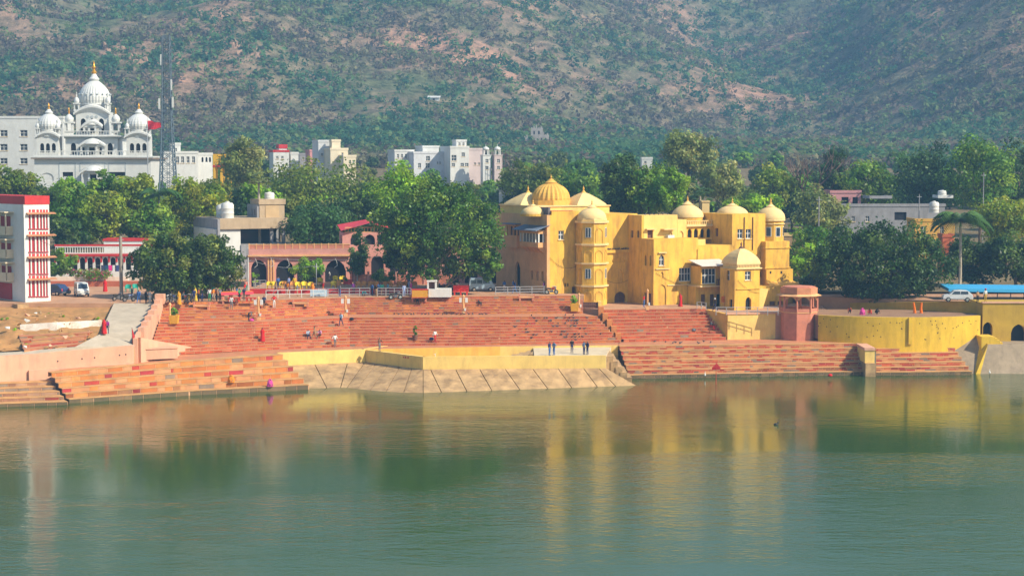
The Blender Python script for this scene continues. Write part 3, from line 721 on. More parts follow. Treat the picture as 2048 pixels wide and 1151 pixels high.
    # parapet with weathered black streaks on the left face
    LB('parapet', mat('blackened_parapet', (0.22, 0.19, 0.2), .95, .5, 2.0, (0.02, 0.02, 0.02), .7, .3, True), r, lambda mb: mb.box(ul0-.05, ul0+.25, vl+.35, vl+6.4, zl+.001, zl+1.0))
    LB('parapet', P, r, lambda mb: mb.box(ul0+.26, ul1, vl+.001, vl+.28, zl+.001, zl+.5))
    LB('roof_tile_edge', M_RED, r, lambda mb: [mb.box(ul0+.4+k*.3, ul0+.62+k*.3, vl+.3, vl+.9, zl+.06, zl+.56) for k in range(int((ul1-ul0-.8)/.3))])
    # roof storey under the domes
    vr = 10.0; ur0, zr = F.uz(1012, 412.5, vr+5); ur1, _ = F.uz(1206, 412.5, vr)
    ur0 = ul0+.05
    LB('roof_storey', M_CREAM, r, lambda mb: mb.box(ur0, ur1+1, vr, vr+10.8, zl-.5, zr))
    LB('cornice', M_PALW, r, lambda mb: mb.box(ur0-.15, ur1+1.15, vr-.15, vr+10.9, zr+.001, zr+.14))
    # big ribbed dome on octagonal drum
    vd = vr+4.5; uc, zc = F.uz(1102, 399.5, vd); rd = 2.55
    LB('drum', M_RIM, r, lambda mb: mb.prism(ngon((uc, vd), rd*1.10, 8, R(22.5)), zr+.14, zc))
    zt2 = F.z(365, uc, vd)
    dome(r, (uc, vd, zc), rd, zt2-zc, 'round', 48, M_RIM, finh=1.15, fl=0.055)
    # two curved pyramidal roofs
    for px, half in ((1040, 2.5), (1167, 2.3)):
        vv = vr+(7.4 if px < 1100 else 2.8); uu, zb = F.uz(px, 411, vv); uu = max(uu, ul0+half+.1); za2 = F.z(390, uu, vv)
        pyramid_dome(r, [(uu-half, vv-half), (uu+half, vv-half), (uu+half, vv+half), (uu-half, vv+half)], zr+.142, za2-zr+.25, M_PALW, finh=1.0, straight=True)
    # small dome in front
    vv = vl+3.0; uu, zb = F.uz(1066, 429, vv); zq = F.z(413, uu, vv)
    LB('drum', M_PAL, r, lambda mb: mb.lathe((uu, vv, zl-.2), [(1.75, 0), (1.75, max(.2, zb-zl+.3))], 24))
    dome(r, (uu, vv, max(zb, zl)+.1), 1.62, zq-zb, 'flat', 28, M_PALW, finh=.9)
    # --- loggia and its dome
    vg = 4.8; ug0, zg = F.uz(1373, 440, vg); ug1, _ = F.uz(1424, 440, vg)
    zf = F.z(480, ug0, vg)
    n = 4; w = (ug1-ug0)/n
    wall(r, ug0, ug1, zf, F.z(453, ug0, vg), vg, M_PAL, [(ug0+w*k+.18, ug0+w*(k+1)-.18, zf+.3, F.z(457, ug0, vg), 'arch') for k in range(n)], thick=.3, name='loggia')
    LB('cornice', M_PALW, r, lambda mb: mb.box(ug0-.2, ug1+.25, vg-.35, vg+3.4, F.z(453, ug0, vg)+.002, F.z(450, ug0, vg)))
    balustrade(r, ug0-.1, ug1+.15, vg-.12, F.z(450, ug0, vg)+.003, F.z(441, ug0, vg)-F.z(450, ug0, vg), M_PALW)
    LB('loggia_roof_block', P, r, lambda mb: mb.box(ug0, ug1, vg+.32, vg+3.2, zf, F.z(453, ug0, vg)))
    vq = vg+3; uq, zq0 = F.uz(1375, 437, vq); LB('drum', P, r, lambda mb: mb.lathe((uq, vq, F.z(450, ug0, vg)), [(2.15, 0), (2.15, F.z(434, uq, vq)-F.z(450, ug0, vg))], 32))
    dome(r, (uq, vq, F.z(434, uq, vq)), 2.22, F.z(408, uq, vq)-F.z(434, uq, vq), 'flat', 36, M_PALW, finh=1.15)
    # wall and terrace between C and H
    uw0, zw = F.uz(1396.2, 491, 0); uh0, zh = F.uz(1469, 428, 0); uh1, _ = F.uz(1531, 428, 0)
    wall(r, u1+.002, uh0-.002, 0, zw, .05, P, [], depth=8, name='front_wall')
    LB('terrace_parapet', M_CREAM, r, lambda mb: mb.box(u1-1.5, u1+1.8, .9, 1.1, zw+.001, zw+.8))
    LB('back_wall', P, r, lambda mb: mb.box(ug1-.2, uh0, 6.9, 7.3, zw, zh-.4))
    # --- block H
    wall(r, uh0, uh1, 0, zh, 0, P, [hb(1475, 1486, 458, 477, 0, 'win'), hb(1491.5, 1502.5, 458, 477, 0, 'win'), hb(1513, 1525, 503, 534, 0, 'niche'), hb(1518, 1522, 543, 554, 0, 'louver')], depth=7.3, name='front_wall')
    thing_side(F, r, .003, 7.3, uh0, zw-.2, zh, P, [(3.3, 4.0, F.z(472, uh0, 4), F.z(456, uh0, 4), 'louver')])
    vq = 4.5; uq, zq0 = F.uz(1462, 428, vq); dome(r, (uq+.2, vq, zh-.15), 2.15, F.z(410, uq, vq)-zh+.15, 'flat', 32, M_PALW, finh=1.0)
    # --- block F with round turret
    vf = -1.0; uf0, zf1 = F.uz(1531.5, 483, vf); uf1, _ = F.uz(1579, 483, vf)
    LB('front_wall', P, r, lambda mb: mb.box(uf0, uf1, vf, 6, 0, zf1))
    cornice(r, uf0, uf1, F.z(497, uf0, vf), vf, 5.8, .12, .12, P); cornice(r, uf0, uf1, F.z(537, uf0, vf), vf, 5.8, .14, .12, P)
    LB('lower_wall', P, r, lambda mb: mb.box(uf0, uf1+.45, vf-.25, 5.5, -.4, F.z(539, uf0, vf)))
    for px in (1539.5, 1561): LB('small_opening', M_DARK, r, lambda mb: mb.box(*F.rect(px, px+3, 542, 547, vf-.25)[:2], vf-.27, vf-.2, *F.rect(px, px+3, 542, 547, vf-.25)[2:]))
    LB('chajja', M_RIM, r, lambda mb: mb.faces([(uf0-.1, vf-1.4, F.z(570, uf0, vf)), (uf1+1.3, vf-1.4, F.z(570, uf0, vf)), (uf1+.45, vf-.25, F.z(563, uf0, vf)), (uf0-.1, vf-.25, F.z(563, uf0, vf)), (uf0-.1, vf-1.4, F.z(571.2, uf0, vf)), (uf1+1.3, vf-1.4, F.z(571.2, uf0, vf)), (uf1+.45, vf-.2, F.z(571.2, uf0, vf)), (uf0-.1, vf-.2, F.z(571.2, uf0, vf))], [(0, 1, 2, 3), (0, 4, 5, 1), (1, 5, 6, 2), (7, 6, 5, 4), (0, 3, 7, 4)]))
    vq = 1.3; uq, _ = F.uz(1541, 460, vq); zb, zt3 = zf1-.1, F.z(441, uq, vq)
    ts = LB('turret', P, r, lambda mb: mb.prism(ngon((uq, vq), 1.85, 8, R(22.5)), zb, zt3))
    for a in (-90, -45, -135, 0):
        nx, ny = math.cos(R(a)), math.sin(R(a)); ap = 1.85*math.cos(math.pi/8)
        def pl(mb, z0, z1_, w, off, t): mb.obox((uq+nx*(ap+off), vq+ny*(ap+off)), (-ny, nx), w, t, z0, z1_)
        o = LB('window', M_GLASS, ts, lambda mb: pl(mb, F.z(471, uq, vq), F.z(454, uq, vq), .6, .02, .06)); LB('frame', M_FRAME, o, lambda mb: pl(mb, F.z(472, uq, vq), F.z(453, uq, vq), .76, .004, .05))
    LB('cornice', M_PALW, ts, lambda mb: (mb.prism(ngon((uq, vq), 2.0, 16), zt3+.001, zt3+.2), mb.prism(ngon((uq, vq), 1.95, 16), F.z(447.5, uq, vq), F.z(446, uq, vq))))
    dome(ts, (uq, vq, zt3+.2), 1.93, F.z(413, uq, vq)-zt3-.2, 'round', 32, M_PALW, finh=1.25)
    # --- bay E with awning and tall windows
    ve = -2.6; ue0, zE = F.uz(1402, 533, ve); ue1, _ = F.uz(1447, 533, ve)
    wall(r, ue0, ue1+1.2, F.z(571, ue0, ve), zE, ve, P, [hb(1404, 1432, 536.5, 567, ve, 'win4')], depth=2.4, name='bay')
    LB('bay_floor', M_PALW, r, lambda mb: mb.box(ue0-.3, ue1+1.2, ve-.35, 0, F.z(574, ue0, ve), F.z(571, ue0, ve)-.002))
    def awn(mb):
        a = F.z(531, ue0, ve-.7); b = F.z(520, ue0, ve+1.2)
        mb.faces([(ue0-.5, ve-.9, a), (ue1+.8, ve-.9, a), (ue1+.8, ve+2.2, b), (ue0-.5, ve+2.2, b), (ue0-.5, ve-.9, a-.1), (ue1+.8, ve-.9, a-.1), (ue1+.8, ve+2.2, b-.1), (ue0-.5, ve+2.2, b-.1)], [(0, 1, 2, 3), (7, 6, 5, 4), (0, 4, 5, 1), (1, 5, 6, 2), (2, 6, 7, 3), (3, 7, 4, 0)])
    LB('awning', mat('pale_awning', (.62, .56, .5), .8, .12, 1.5), r, awn)
    wall(r, ue0-.4, ue1+1.2, -.4, F.z(574, ue0, ve)-.002, ve+.6, P, [hb(1402, 1411, 588, 612, ve+.6, 'louver'), hb(1420, 1429, 588, 612, ve+.6, 'louver'), hb(1433, 1442, 588, 612, ve+.6, 'dark')], depth=1.9, name='lower_wall')
    balustrade(r, ue0+2.3, ue1+.4, ve-.3, F.z(571, ue0, ve), .8, M_WOOD, .25, 'railing')
    # --- square chhatri tower in front
    vc = -7.2; uc0, zc0 = F.uz(1474, 540, vc); uc1, _ = F.uz(1519.5, 540, vc); dc = 3.3; fz = 6.6-Z_FORE
    top = F.z(538.5, uc0, vc)
    wall(r, uc0, uc1, fz, top, vc, P, [hb(1490, 1502, 542, 560, vc, 'win'), hb(1491, 1502.5, 593, 624, vc, 'arch')], depth=dc, name='chhatri_tower')
    cornice(r, uc0, uc1, F.z(579, uc0, vc), vc, vc+dc, .12, .12, P)
    thing_side(F, r, vc+.003, vc+dc, uc0, fz, top, P, [(1.1, 1.75, F.z(560, uc0, vc+1), F.z(541, uc0, vc+1), 'win'), (.5, 1.2, fz+.3, F.z(598, uc0, vc+1), 'dark')])
    cornice(r, uc0, uc1, top+.001, vc, vc+dc, .22, .14, M_PALW)
    balustrade(r, uc0, uc1, vc+.02, top+.14, F.z(529, uc0, vc)-top-.14, M_PALW, .24, 'frieze')
    zb = F.z(529, uc0, vc)
    LB('parapet', M_PALW, r, lambda mb: mb.box(uc0+.05, uc1-.05, vc+.1, vc+dc-.05, top+.15, zb))
    pyramid_dome(r, [(uc0-.1, vc-.1), (uc1+.1, vc-.1), (uc1+.1, vc+dc+.1), (uc0-.1, vc+dc+.1)], zb+.002, F.z(497, uc0, vc)-zb, M_PALW, finh=1.0, fin=M_WOOD)
    # buttress right of the tower and low shop front
    zt4 = F.z(579, uc1, vc); LB('buttress', M_CREAM, r, lambda mb: mb.faces([(uc1+.002, vc+.6, fz), (uc1+1.0, vc+.6, fz), (uc1+1.9, vc+.6, zt4), (uc1+.002, vc+.6, zt4), (uc1+.002, vc+2.6, fz), (uc1+1.0, vc+2.6, fz), (uc1+1.9, vc+2.6, zt4), (uc1+.002, vc+2.6, zt4)], [(0, 1, 2, 3), (1, 5, 6, 2), (3, 2, 6, 7), (5, 4, 7, 6)]))
    vs = -3.2; us0 = F.uz(1536, 600, vs)[0]; us1 = F.uz(1570, 600, vs)[0]
    wall(r, us0-1.6, us1, fz, F.z(572, us0, vs), vs, P, [hb(1539, 1551, 602, 624, vs, 'louver'), hb(1555, 1567, 602, 624, vs, 'louver')], depth=2.0, name='shop_front')
    # orange board by the doors
    a, b, c, d = F.rect(1443, 1456, 592, 604, -5.0)
    s = LB('sign', mat('orange_board', (.6, .16, .02), .7, .2, 3), None, lambda mb: (mb.box(a, b, 0, .06, c, d), mb.box((a+b)/2-.04, (a+b)/2+.04, .07, .12, fz, d)))
    s.location = (*F.xy(0, -5.0), Z_FORE); s.rotation_euler = (0, 0, F.yaw); tag(s, 'small orange notice board standing beside the square palace tower', 'sign')
    return F
def thing_side(F, r, v0, v1, u, z0, z1, m, holes, thick=0.35):
    """a left-facing wall (along v) with openings given as (v offset0, v offset1, z0, z1, kind)"""
    e = bpy.data.objects.new('side_wall', None)
    mb = MB(); vs = sorted({v0, v1}|{v0+h[0] for h in holes}|{v0+h[1] for h in holes}); zs = sorted({z0, z1}|{h[2] for h in holes}|{h[3] for h in holes})
    bpy.data.objects.remove(e)
    for i in range(len(vs)-1):
        for j in range(len(zs)-1):
            vc, zc = (vs[i]+vs[i+1])/2, (zs[j]+zs[j+1])/2
            if any(v0+h[0] < vc < v0+h[1] and h[2] < zc < h[3] for h in holes): continue
            mb.box(u-thick, u-.002, vs[i], vs[i+1], zs[j], zs[j+1])
    o = mb.build('side_wall', m, r, local=True)
    for h in holes:
        a, b = v0+h[0], v0+h[1]; k = h[4]
        if k == 'win':
            w = LB('window', M_GLASS, o, lambda q: q.box(u-.12, u-.09, a, b, h[2], h[3]))
            o2 = LB('mullion', M_FRAME, o, lambda q: (q.box(u-.2, u-.13, (a+b)/2-.03, (a+b)/2+.03, h[2], h[3]), q.box(u-.2, u-.13, a, b, (h[2]+h[3])/2-.03, (h[2]+h[3])/2+.03)))
        elif k in ('dark', 'arch'):
            LB('opening', M_DARK, o, lambda q: q.box(u-.08, u-.03, a, b, h[2], h[3]))
            if k == 'arch':
                def sp(q):
                    n = 8; zs_ = h[3]-(b-a)*.6
                    for t in range(n):
                        t0, t1 = t/n, (t+1)/n; f = lambda t_: zs_+(h[3]-zs_)*.95*(1-abs(2*t_-1)**2)
                        q.faces([(u-thick, a+(b-a)*t0, f(t0)), (u-thick, a+(b-a)*t1, f(t1)), (u-thick, a+(b-a)*t1, h[3]), (u-thick, a+(b-a)*t0, h[3]), (u-.1, a+(b-a)*t0, f(t0)), (u-.1, a+(b-a)*t1, f(t1))], [(3, 2, 1, 0), (0, 1, 5, 4)])
                LB('arch_head', m, o, sp)
        else:
            LB('shutter' if k != 'door' else 'door', M_WOOD, o, lambda q: q.box(u-.14, u-.06, a, b, h[2], h[3]))
    return o
PALF = palace()
# ================================================================ pier, walls, ramp, terraces
def poly_wall(name, m, parent, pts, z0s, z1s, th=0.5, label=None):
    """a wall along plan points; z0s / z1s per point; thickness behind"""
    mb = MB()
    for i in range(len(pts)-1):
        a, b = Vector(pts[i][:2]), Vector(pts[i+1][:2]); d = (b-a).normalized(); w = Vector((-d.y, d.x))*th
        e = 0.0
        vs = [(a.x, a.y, z0s[i]), (b.x, b.y, z0s[i+1]), (b.x+w.x, b.y+w.y, z0s[i+1]), (a.x+w.x, a.y+w.y, z0s[i]),
              (a.x, a.y, z1s[i]), (b.x, b.y, z1s[i+1]), (b.x+w.x, b.y+w.y, z1s[i+1]), (a.x+w.x, a.y+w.y, z1s[i])]
        mb.faces(vs, [(3,2,1,0),(4,5,6,7),(0,1,5,4),(1,2,6,5),(2,3,7,6),(3,0,4,7)])
    return mb.build(name, m, parent, label=label)
def panel(mb, t0, t1, b1, b0, th=0.18, gap=0.05):
    """concrete slab on a slope, its joints left open"""
    du = (t1-t0).normalized()*gap; db = (b1-b0).normalized()*gap
    n = (t1-t0).cross(b0-t0).normalized()
    if n.z < 0: n = -n
    a = [b0+db, b1-db, t1-du, t0+du]; lo = [p-n*th for p in a]
    mb.faces([p[:] for p in lo]+[p[:] for p in a], [(3,2,1,0),(4,5,6,7),(0,1,5,4),(1,2,6,5),(2,3,7,6),(3,0,4,7)])
def pier():
    r = thing('pier', 'cream walled stone pier with sloping concrete slab sides standing in the lake', 'pier', G(1030, 737, 1.9))
    zb, zt = 1.9, 3.35
    C, A, B = G(730, 723, zb), G(846, 738, zb), G(1212, 735.5, zb); D = Vector((B.x+2.6, 213.6, zb))
    poly_wall('parapet', M_CREAM, r, [C, A], [0]*2, [zt]*2, .55)
    poly_wall('parapet', M_CREAM, r, [A, B], [0]*2, [zt]*2, .55)
    # floors
    u = lambda p, z: (p.x, p.y+.4, z)
    mid0, mid1 = G(1000, 712, 2.75), G(1062, 712, 2.75)
    bx = 213.0
    mk = lambda n, m, poly, z, th: bld(n, m, r, lambda mb: mb.prism(poly, z-th, z))
    mk('floor', M_RIM, [(C.x+.5, C.y+.3), (A.x+.2, A.y+.3), (2.5, A.y+(2.5-A.x)/(B.x-A.x)*(B.y-A.y)+.3), (2.5, bx), (C.x+.5, bx)], 2.15, 2.1)
    for k in range(5): mk('step', M_CONC, [(-1.6+k*.9, A.y+4.6), (4.5, A.y+4.6), (4.5, bx), (-1.6+k*.9+.8*1.2, bx)], 2.30+k*.2, .19)
    mk('floor', mat('pale_pier_floor', (.62, .50, .34), .92, .15, .6, (.4, .28, .16), .4, .2), [(2.6, A.y+(2.6-A.x)/(B.x-A.x)*(B.y-A.y)+.3), (B.x-.05, B.y+.3), (B.x+1.2, bx), (2.6, bx)], 3.2, 3.1)
    ld = [p+Vector((0, -.12, 0)) for p in lead]
    poly_wall('back_wall', M_RIM, r, [ld[1], ld[2]], [1.2]*2, [Z_LAND+.02]*2, .1)
    poly_wall('back_wall', M_CREAM, r, [ld[2], ld[3]], [0]*2, [Z_LAND+.02]*2, .1)
    # wing wall to the left
    w0, w1 = G(556, 706, Z_LAND), G(729, 698.5, Z_LAND)
    poly_wall('wing_wall', M_CREAM, r, [w0, w1], [-.5]*2, [Z_LAND+.03]*2, .6)
    poly_wall('wing_wall', M_CREAM, r, [w1, Vector((w1.x+3.5, 214.1))], [-.5]*2, [Z_LAND+.03]*2, .5)
    # sloping slabs: front
    tops = [846, 861, 911, 959, 1010, 1065, 1116, 1167, 1197, 1212]; bots = [846, 884, 935, 985, 1041, 1097, 1145, 1196, 1233, 1276]
    ty = lambda x: 738-(x-846)*2.5/366; by = lambda x: 787.5-(x-846)*15.5/430
    for i in range(len(tops)-1):
        bld('slab', M_CONC, r, lambda mb: panel(mb, G(tops[i], ty(tops[i]), zb), G(tops[i+1], ty(tops[i+1]), zb), G(bots[i+1], by(bots[i+1]), -.1), G(bots[i], by(bots[i]), -.1)))
    # left flank and the curve into the wing
    fl = [(846, 738, 846, 787.5), (824, 735, 806, 787), (800, 732, 770, 785), (776, 729, 738, 782.5), (752, 726, 712, 779.5), (730, 723, 692, 777.5)]
    for (a, b, c, d), (e, f, g, h) in zip(fl, fl[1:]):
        bld('slab', M_CONC, r, lambda mb: panel(mb, G(e, f, zb), G(a, b, zb), G(c, d, -.1), G(g, h, -.1)))
    wz = lambda t: w0.lerp(w1, t)
    wing = [(0.0, 620, 778.5), (0.42, 655, 778), (0.80, 680, 777.5), (1.0, 692, 777.5)]
    for (t0, a, b), (t1, c, d) in zip(wing, wing[1:]):
        p, q = wz(t0), wz(t1); p = Vector((p.x, p.y, zb)); q = Vector((q.x, q.y, zb))
        if t1 == 1.0: q = C.copy()
        bld('slab', M_CONC, r, lambda mb: panel(mb, p, q, G(c, d, -.1), G(a, b, -.1)))
    bld('fill', M_CONC, r, lambda mb: mb.faces([tuple(wz(1.0))[:2]+(zb,), tuple(wz(.8))[:2]+(zb,), tuple(C)], [(0, 2, 1)]))
    # right end: stepped dark blocks beside the waterside stair
    for k in range(5):
        p = G(1216+k*9, 722+k*9, 0)
        bld('end_block', M_CONC, r, lambda mb: mb.box(B.x+.1+k*.55, B.x+.9+k*.55, B.y+1.6-k*.1, 213.5, -.5, 3.1-k*.62))
    # faded red painted marks on the shaded flank, illegible
    d = (A-C).normalized(); nn = Vector((d.y, -d.x, 0)); L = (A-C).length
    for k, (w, o_) in enumerate(((.14, 0), (.06, .24), (.2, .36), (.12, .64), (.12, .84))):
        q = C+d*(L*.67+o_*1.1)-nn*.0; bld('painted_mark', M_RED, r, lambda mb: mb.obox((q.x+nn.x*.004, q.y+nn.y*.004), (d.x, d.y), w, .012, 2.93, 3.15))
    return A, B
PA, PB = pier()
def pink_side():
    P0, P1 = G(58, 757, 2.0), G(268, 726, 3.15)
    PLft = G(-70, 772, 2.0); q0 = G(-90, 718, 4.65); PLft = Vector((q0.x, q0.y-.4, 2.0))
    r = thing('retaining_wall', 'long pink limewashed retaining wall below the concrete ramp', 'wall', (P0+P1)/2)
    poly_wall('wall', M_PINK, r, [P0, P1], [0, 1.5], [4.72, 5.22], .5)
    poly_wall('wall', M_PINK, r, [PLft, P0], [0, 0], [4.72, 4.72], .5)
    poly_wall('ledge', M_PINK, r, [P0+Vector((.1, -.35, 0)), P1+Vector((.1, -.35, 0))], [.5, 2], [2.95, 3.25], .36)
    bld('weep_hole', M_DARK, r, lambda mb: [mb.tube(P0.lerp(P1, t)+Vector((.02, -.03, dz_-P0.lerp(P1, t).z)), P0.lerp(P1, t)+Vector((0, .1, dz_-P0.lerp(P1, t).z)), .08, .08, 8) for t, dz_ in ((.27, 3.8), (.5, 3.95), (.62, 4.0), (.86, 4.15), (.92, 4.2))])
    # ramp
    Lf = PZ([(228, 606, 8.5), (212, 640, 7.3), (205, 665, 6.4), (150, 693, 5.3), (30, 703, 4.9), (-90, 708, 4.75)])
    Rt = PZ([(314, 606, 8.5), (294, 645, 7.0), (277, 672, 5.9), (268, 690.5, 5.15), (58, 709, 4.65), (-90, 718, 4.65)])
    mb = MB()
    for i in range(5):
        mb.quad(Rt[i+1], Rt[i], Lf[i], Lf[i+1])
        mb.quad(Rt[i]-Vector((0, 0, 4)), Rt[i], Rt[i+1], Rt[i+1]-Vector((0, 0, 4)))
        mb.quad(Lf[i+1]-Vector((0, 0, 4)), Lf[i+1], Lf[i], Lf[i]-Vector((0, 0, 4)))
    structure(mb.build('ramp', M_RAMP))
    # stepped flank wall between ramp and stairs
    r2 = thing('flank_wall', 'stepped pale pink wall between the ramp and the main stairs', 'wall', Rt[1])
    a, b = Rt[0]+Vector((.3, .5, 0)), Rt[2]+Vector((.3, 0, 0)); n = 6
    for k in range(n):
        p, q = a.lerp(b, k/n), a.lerp(b, (k+1)/n); d = (q-p)
        bld('wall_block', M_PINK, r2, lambda mb: mb.obox(((p+q)/2)[:2], (d.x, d.y), Vector((d.x, d.y)).length+(-.004 if k % 2 else .0), .75-.01*(k % 2), p.z-4, p.z+.55))
    c = Rt[3]+Vector((.35, .2, 0))
    poly_wall('wall', M_PINK, r2, [c, b], [0, 0], [5.9, b.z+.55], .5)
    e = G(392, 700, 3.6)
    poly_wall('wall', M_PINK, r2, [c+Vector((.3, .3, 0)), e], [2, 2], [6.0, 3.9], .5)
    bld('cap', M_PINK, r2, lambda mb: mb.obox(a[:2], (1, 0), 1.1, 1.1, 8.4, 9.6))
    # pink stone bench block on the landing
    bk = G(286, 719, Z_LAND); b2 = G(351, 716, Z_LAND)
    t = thing('stone_bench', 'pink limewashed stone bench block at the foot of the main stairs', 'bench', (bk+b2)/2)
    d = b2-bk
    bld('seat', M_PINK, t, lambda mb: mb.obox(((bk+b2)/2+Vector((0, .6, 0)))[:2], (d.x, d.y), d.length, 1.1, Z_LAND, Z_LAND+1.15))
    bld('top_slab', M_PINK, t, lambda mb: mb.obox(((bk+b2)/2+Vector((0, .6, 0)))[:2], (d.x, d.y), d.length+.2, 1.3, Z_LAND+1.152, Z_LAND+1.27))
    # shrine post with red flag
    q = G(267, 724, 3.15); t = thing('flag_post', 'orange shrine post with a small red pennant beside the pink wall', 'flag', q)
    bld('post', mat('orange_ochre', (.62, .25, .03), .85, .25, 2), t, lambda mb: mb.box(q.x-.28, q.x+.28, q.y-.75, q.y-.25, q.z-.3, q.z+1.9))
    bld('pole', M_WOOD, t, lambda mb: mb.tube((q.x, q.y-.5, q.z+1.9), (q.x, q.y-.5, q.z+4.0), .04, .03, 5))
    bld('pennant', M_RED, t, lambda mb: mb.faces([(q.x+.02, q.y-.5, q.z+3.9), (q.x+.30, q.y-.42, q.z+3.0), (q.x+.12, q.y-.55, q.z+2.2), (q.x+.02, q.y-.5, q.z+2.3), (q.x+.02, q.y-.52, q.z+3.9), (q.x+.30, q.y-.44, q.z+3.0), (q.x+.12, q.y-.57, q.z+2.2), (q.x+.02, q.y-.52, q.z+2.3)], [(0, 1, 2, 3), (7, 6, 5, 4)]))
    # small steps left of the ramp and the earth bank
    flight('stone_steps', 'short broken pink steps beside the ramp below the whitewashed bank', PZ([(48, 704, 4.85), (160, 691, 5.25)]), PZ([(36, 668, 6.0), (186, 662, 6.25)]), 4, PINKS[2:5]+PALE, M_TREAD, .02, .08, seed=9)
    mbg = MB(); nx, ny = 40, 26; V = []
    for j in range(ny+1):
        for i in range(nx+1):
            s, tt = i/nx, j/ny; py = 606+97*tt; px = -90+(90+float(np.interp(py, [606, 640, 665, 693, 703], [228, 212, 205, 150, 30])))*s
            z = 8.35-3.5*tt**1.1
            nz_ = (float(fbm(np.array(px/18.0), np.array(py/9.0), 4))-.47)*.8*min(1, 4*tt)*min(1, 6*(1-s)+.1)
            zramp = 8.5-3.7*tt
            zs_ = z
            if s > .8: zs_ = z*(1-(s-.8)/.2)+(min(z, zramp-.05))*((s-.8)/.2)
            g0 = G(px, py, zs_-0.12); V.append((g0.x, g0.y, g0.z+nz_))
    for p in V: mbg.v.append(p)
    for j in range(ny):
        for i in range(nx):
            k = j*(nx+1)+i; mbg.f.append((k, k+nx+1, k+nx+2, k+1)); mbg.m.append(0); mbg.c.append(None)
    structure(mbg.build('earth_bank', M_DIRT, smooth=True))
    # whitewashed revetment
    wpts = PZ([(36, 667, 6.05), (110, 664, 6.2), (200, 655, 6.5)])
    o = poly_wall('revetment', mat('flaking_whitewash', (.80, .74, .66), .95, .2, 1.5, (.35, .2, .1), .6, .5), None, [p+Vector((0, .9, 0)) for p in wpts], [5.2]*3, [7.0, 7.25, 7.3], .4)
    tag(o, 'flaking whitewashed bank wall on the earth slope beside the ramp', 'wall')
    # loose rubble on the bank
    rng = random.Random(5)
    for k in range(46):
        px, py = rng.uniform(-10, 215), rng.uniform(618, 700); tt = (py-606)/98; z = 8.3-3.5*tt**1.1
        p = G(px, py, z); s = rng.uniform(.12, .38); bm = bmesh.new()
        for _ in range(9): bm.verts.new((rng.uniform(-1, 1)*s, rng.uniform(-1, 1)*s, rng.uniform(-.5, .8)*s))
        bmesh.ops.convex_hull(bm, input=bm.verts); me = bpy.data.meshes.new('rubble_stone'); bm.to_mesh(me); bm.free()
        me.materials.append(rng.choice([M_CONC, M_PINK, M_WHITE, M_DIRT])); o = bpy.data.objects.new('rubble_stone', me); COL.objects.link(o); o.location = p+Vector((0, 0, .25))
        tag(o, 'loose rubble stone lying on the orange earth bank', 'stone', 'rubble on the earth bank')
pink_side()
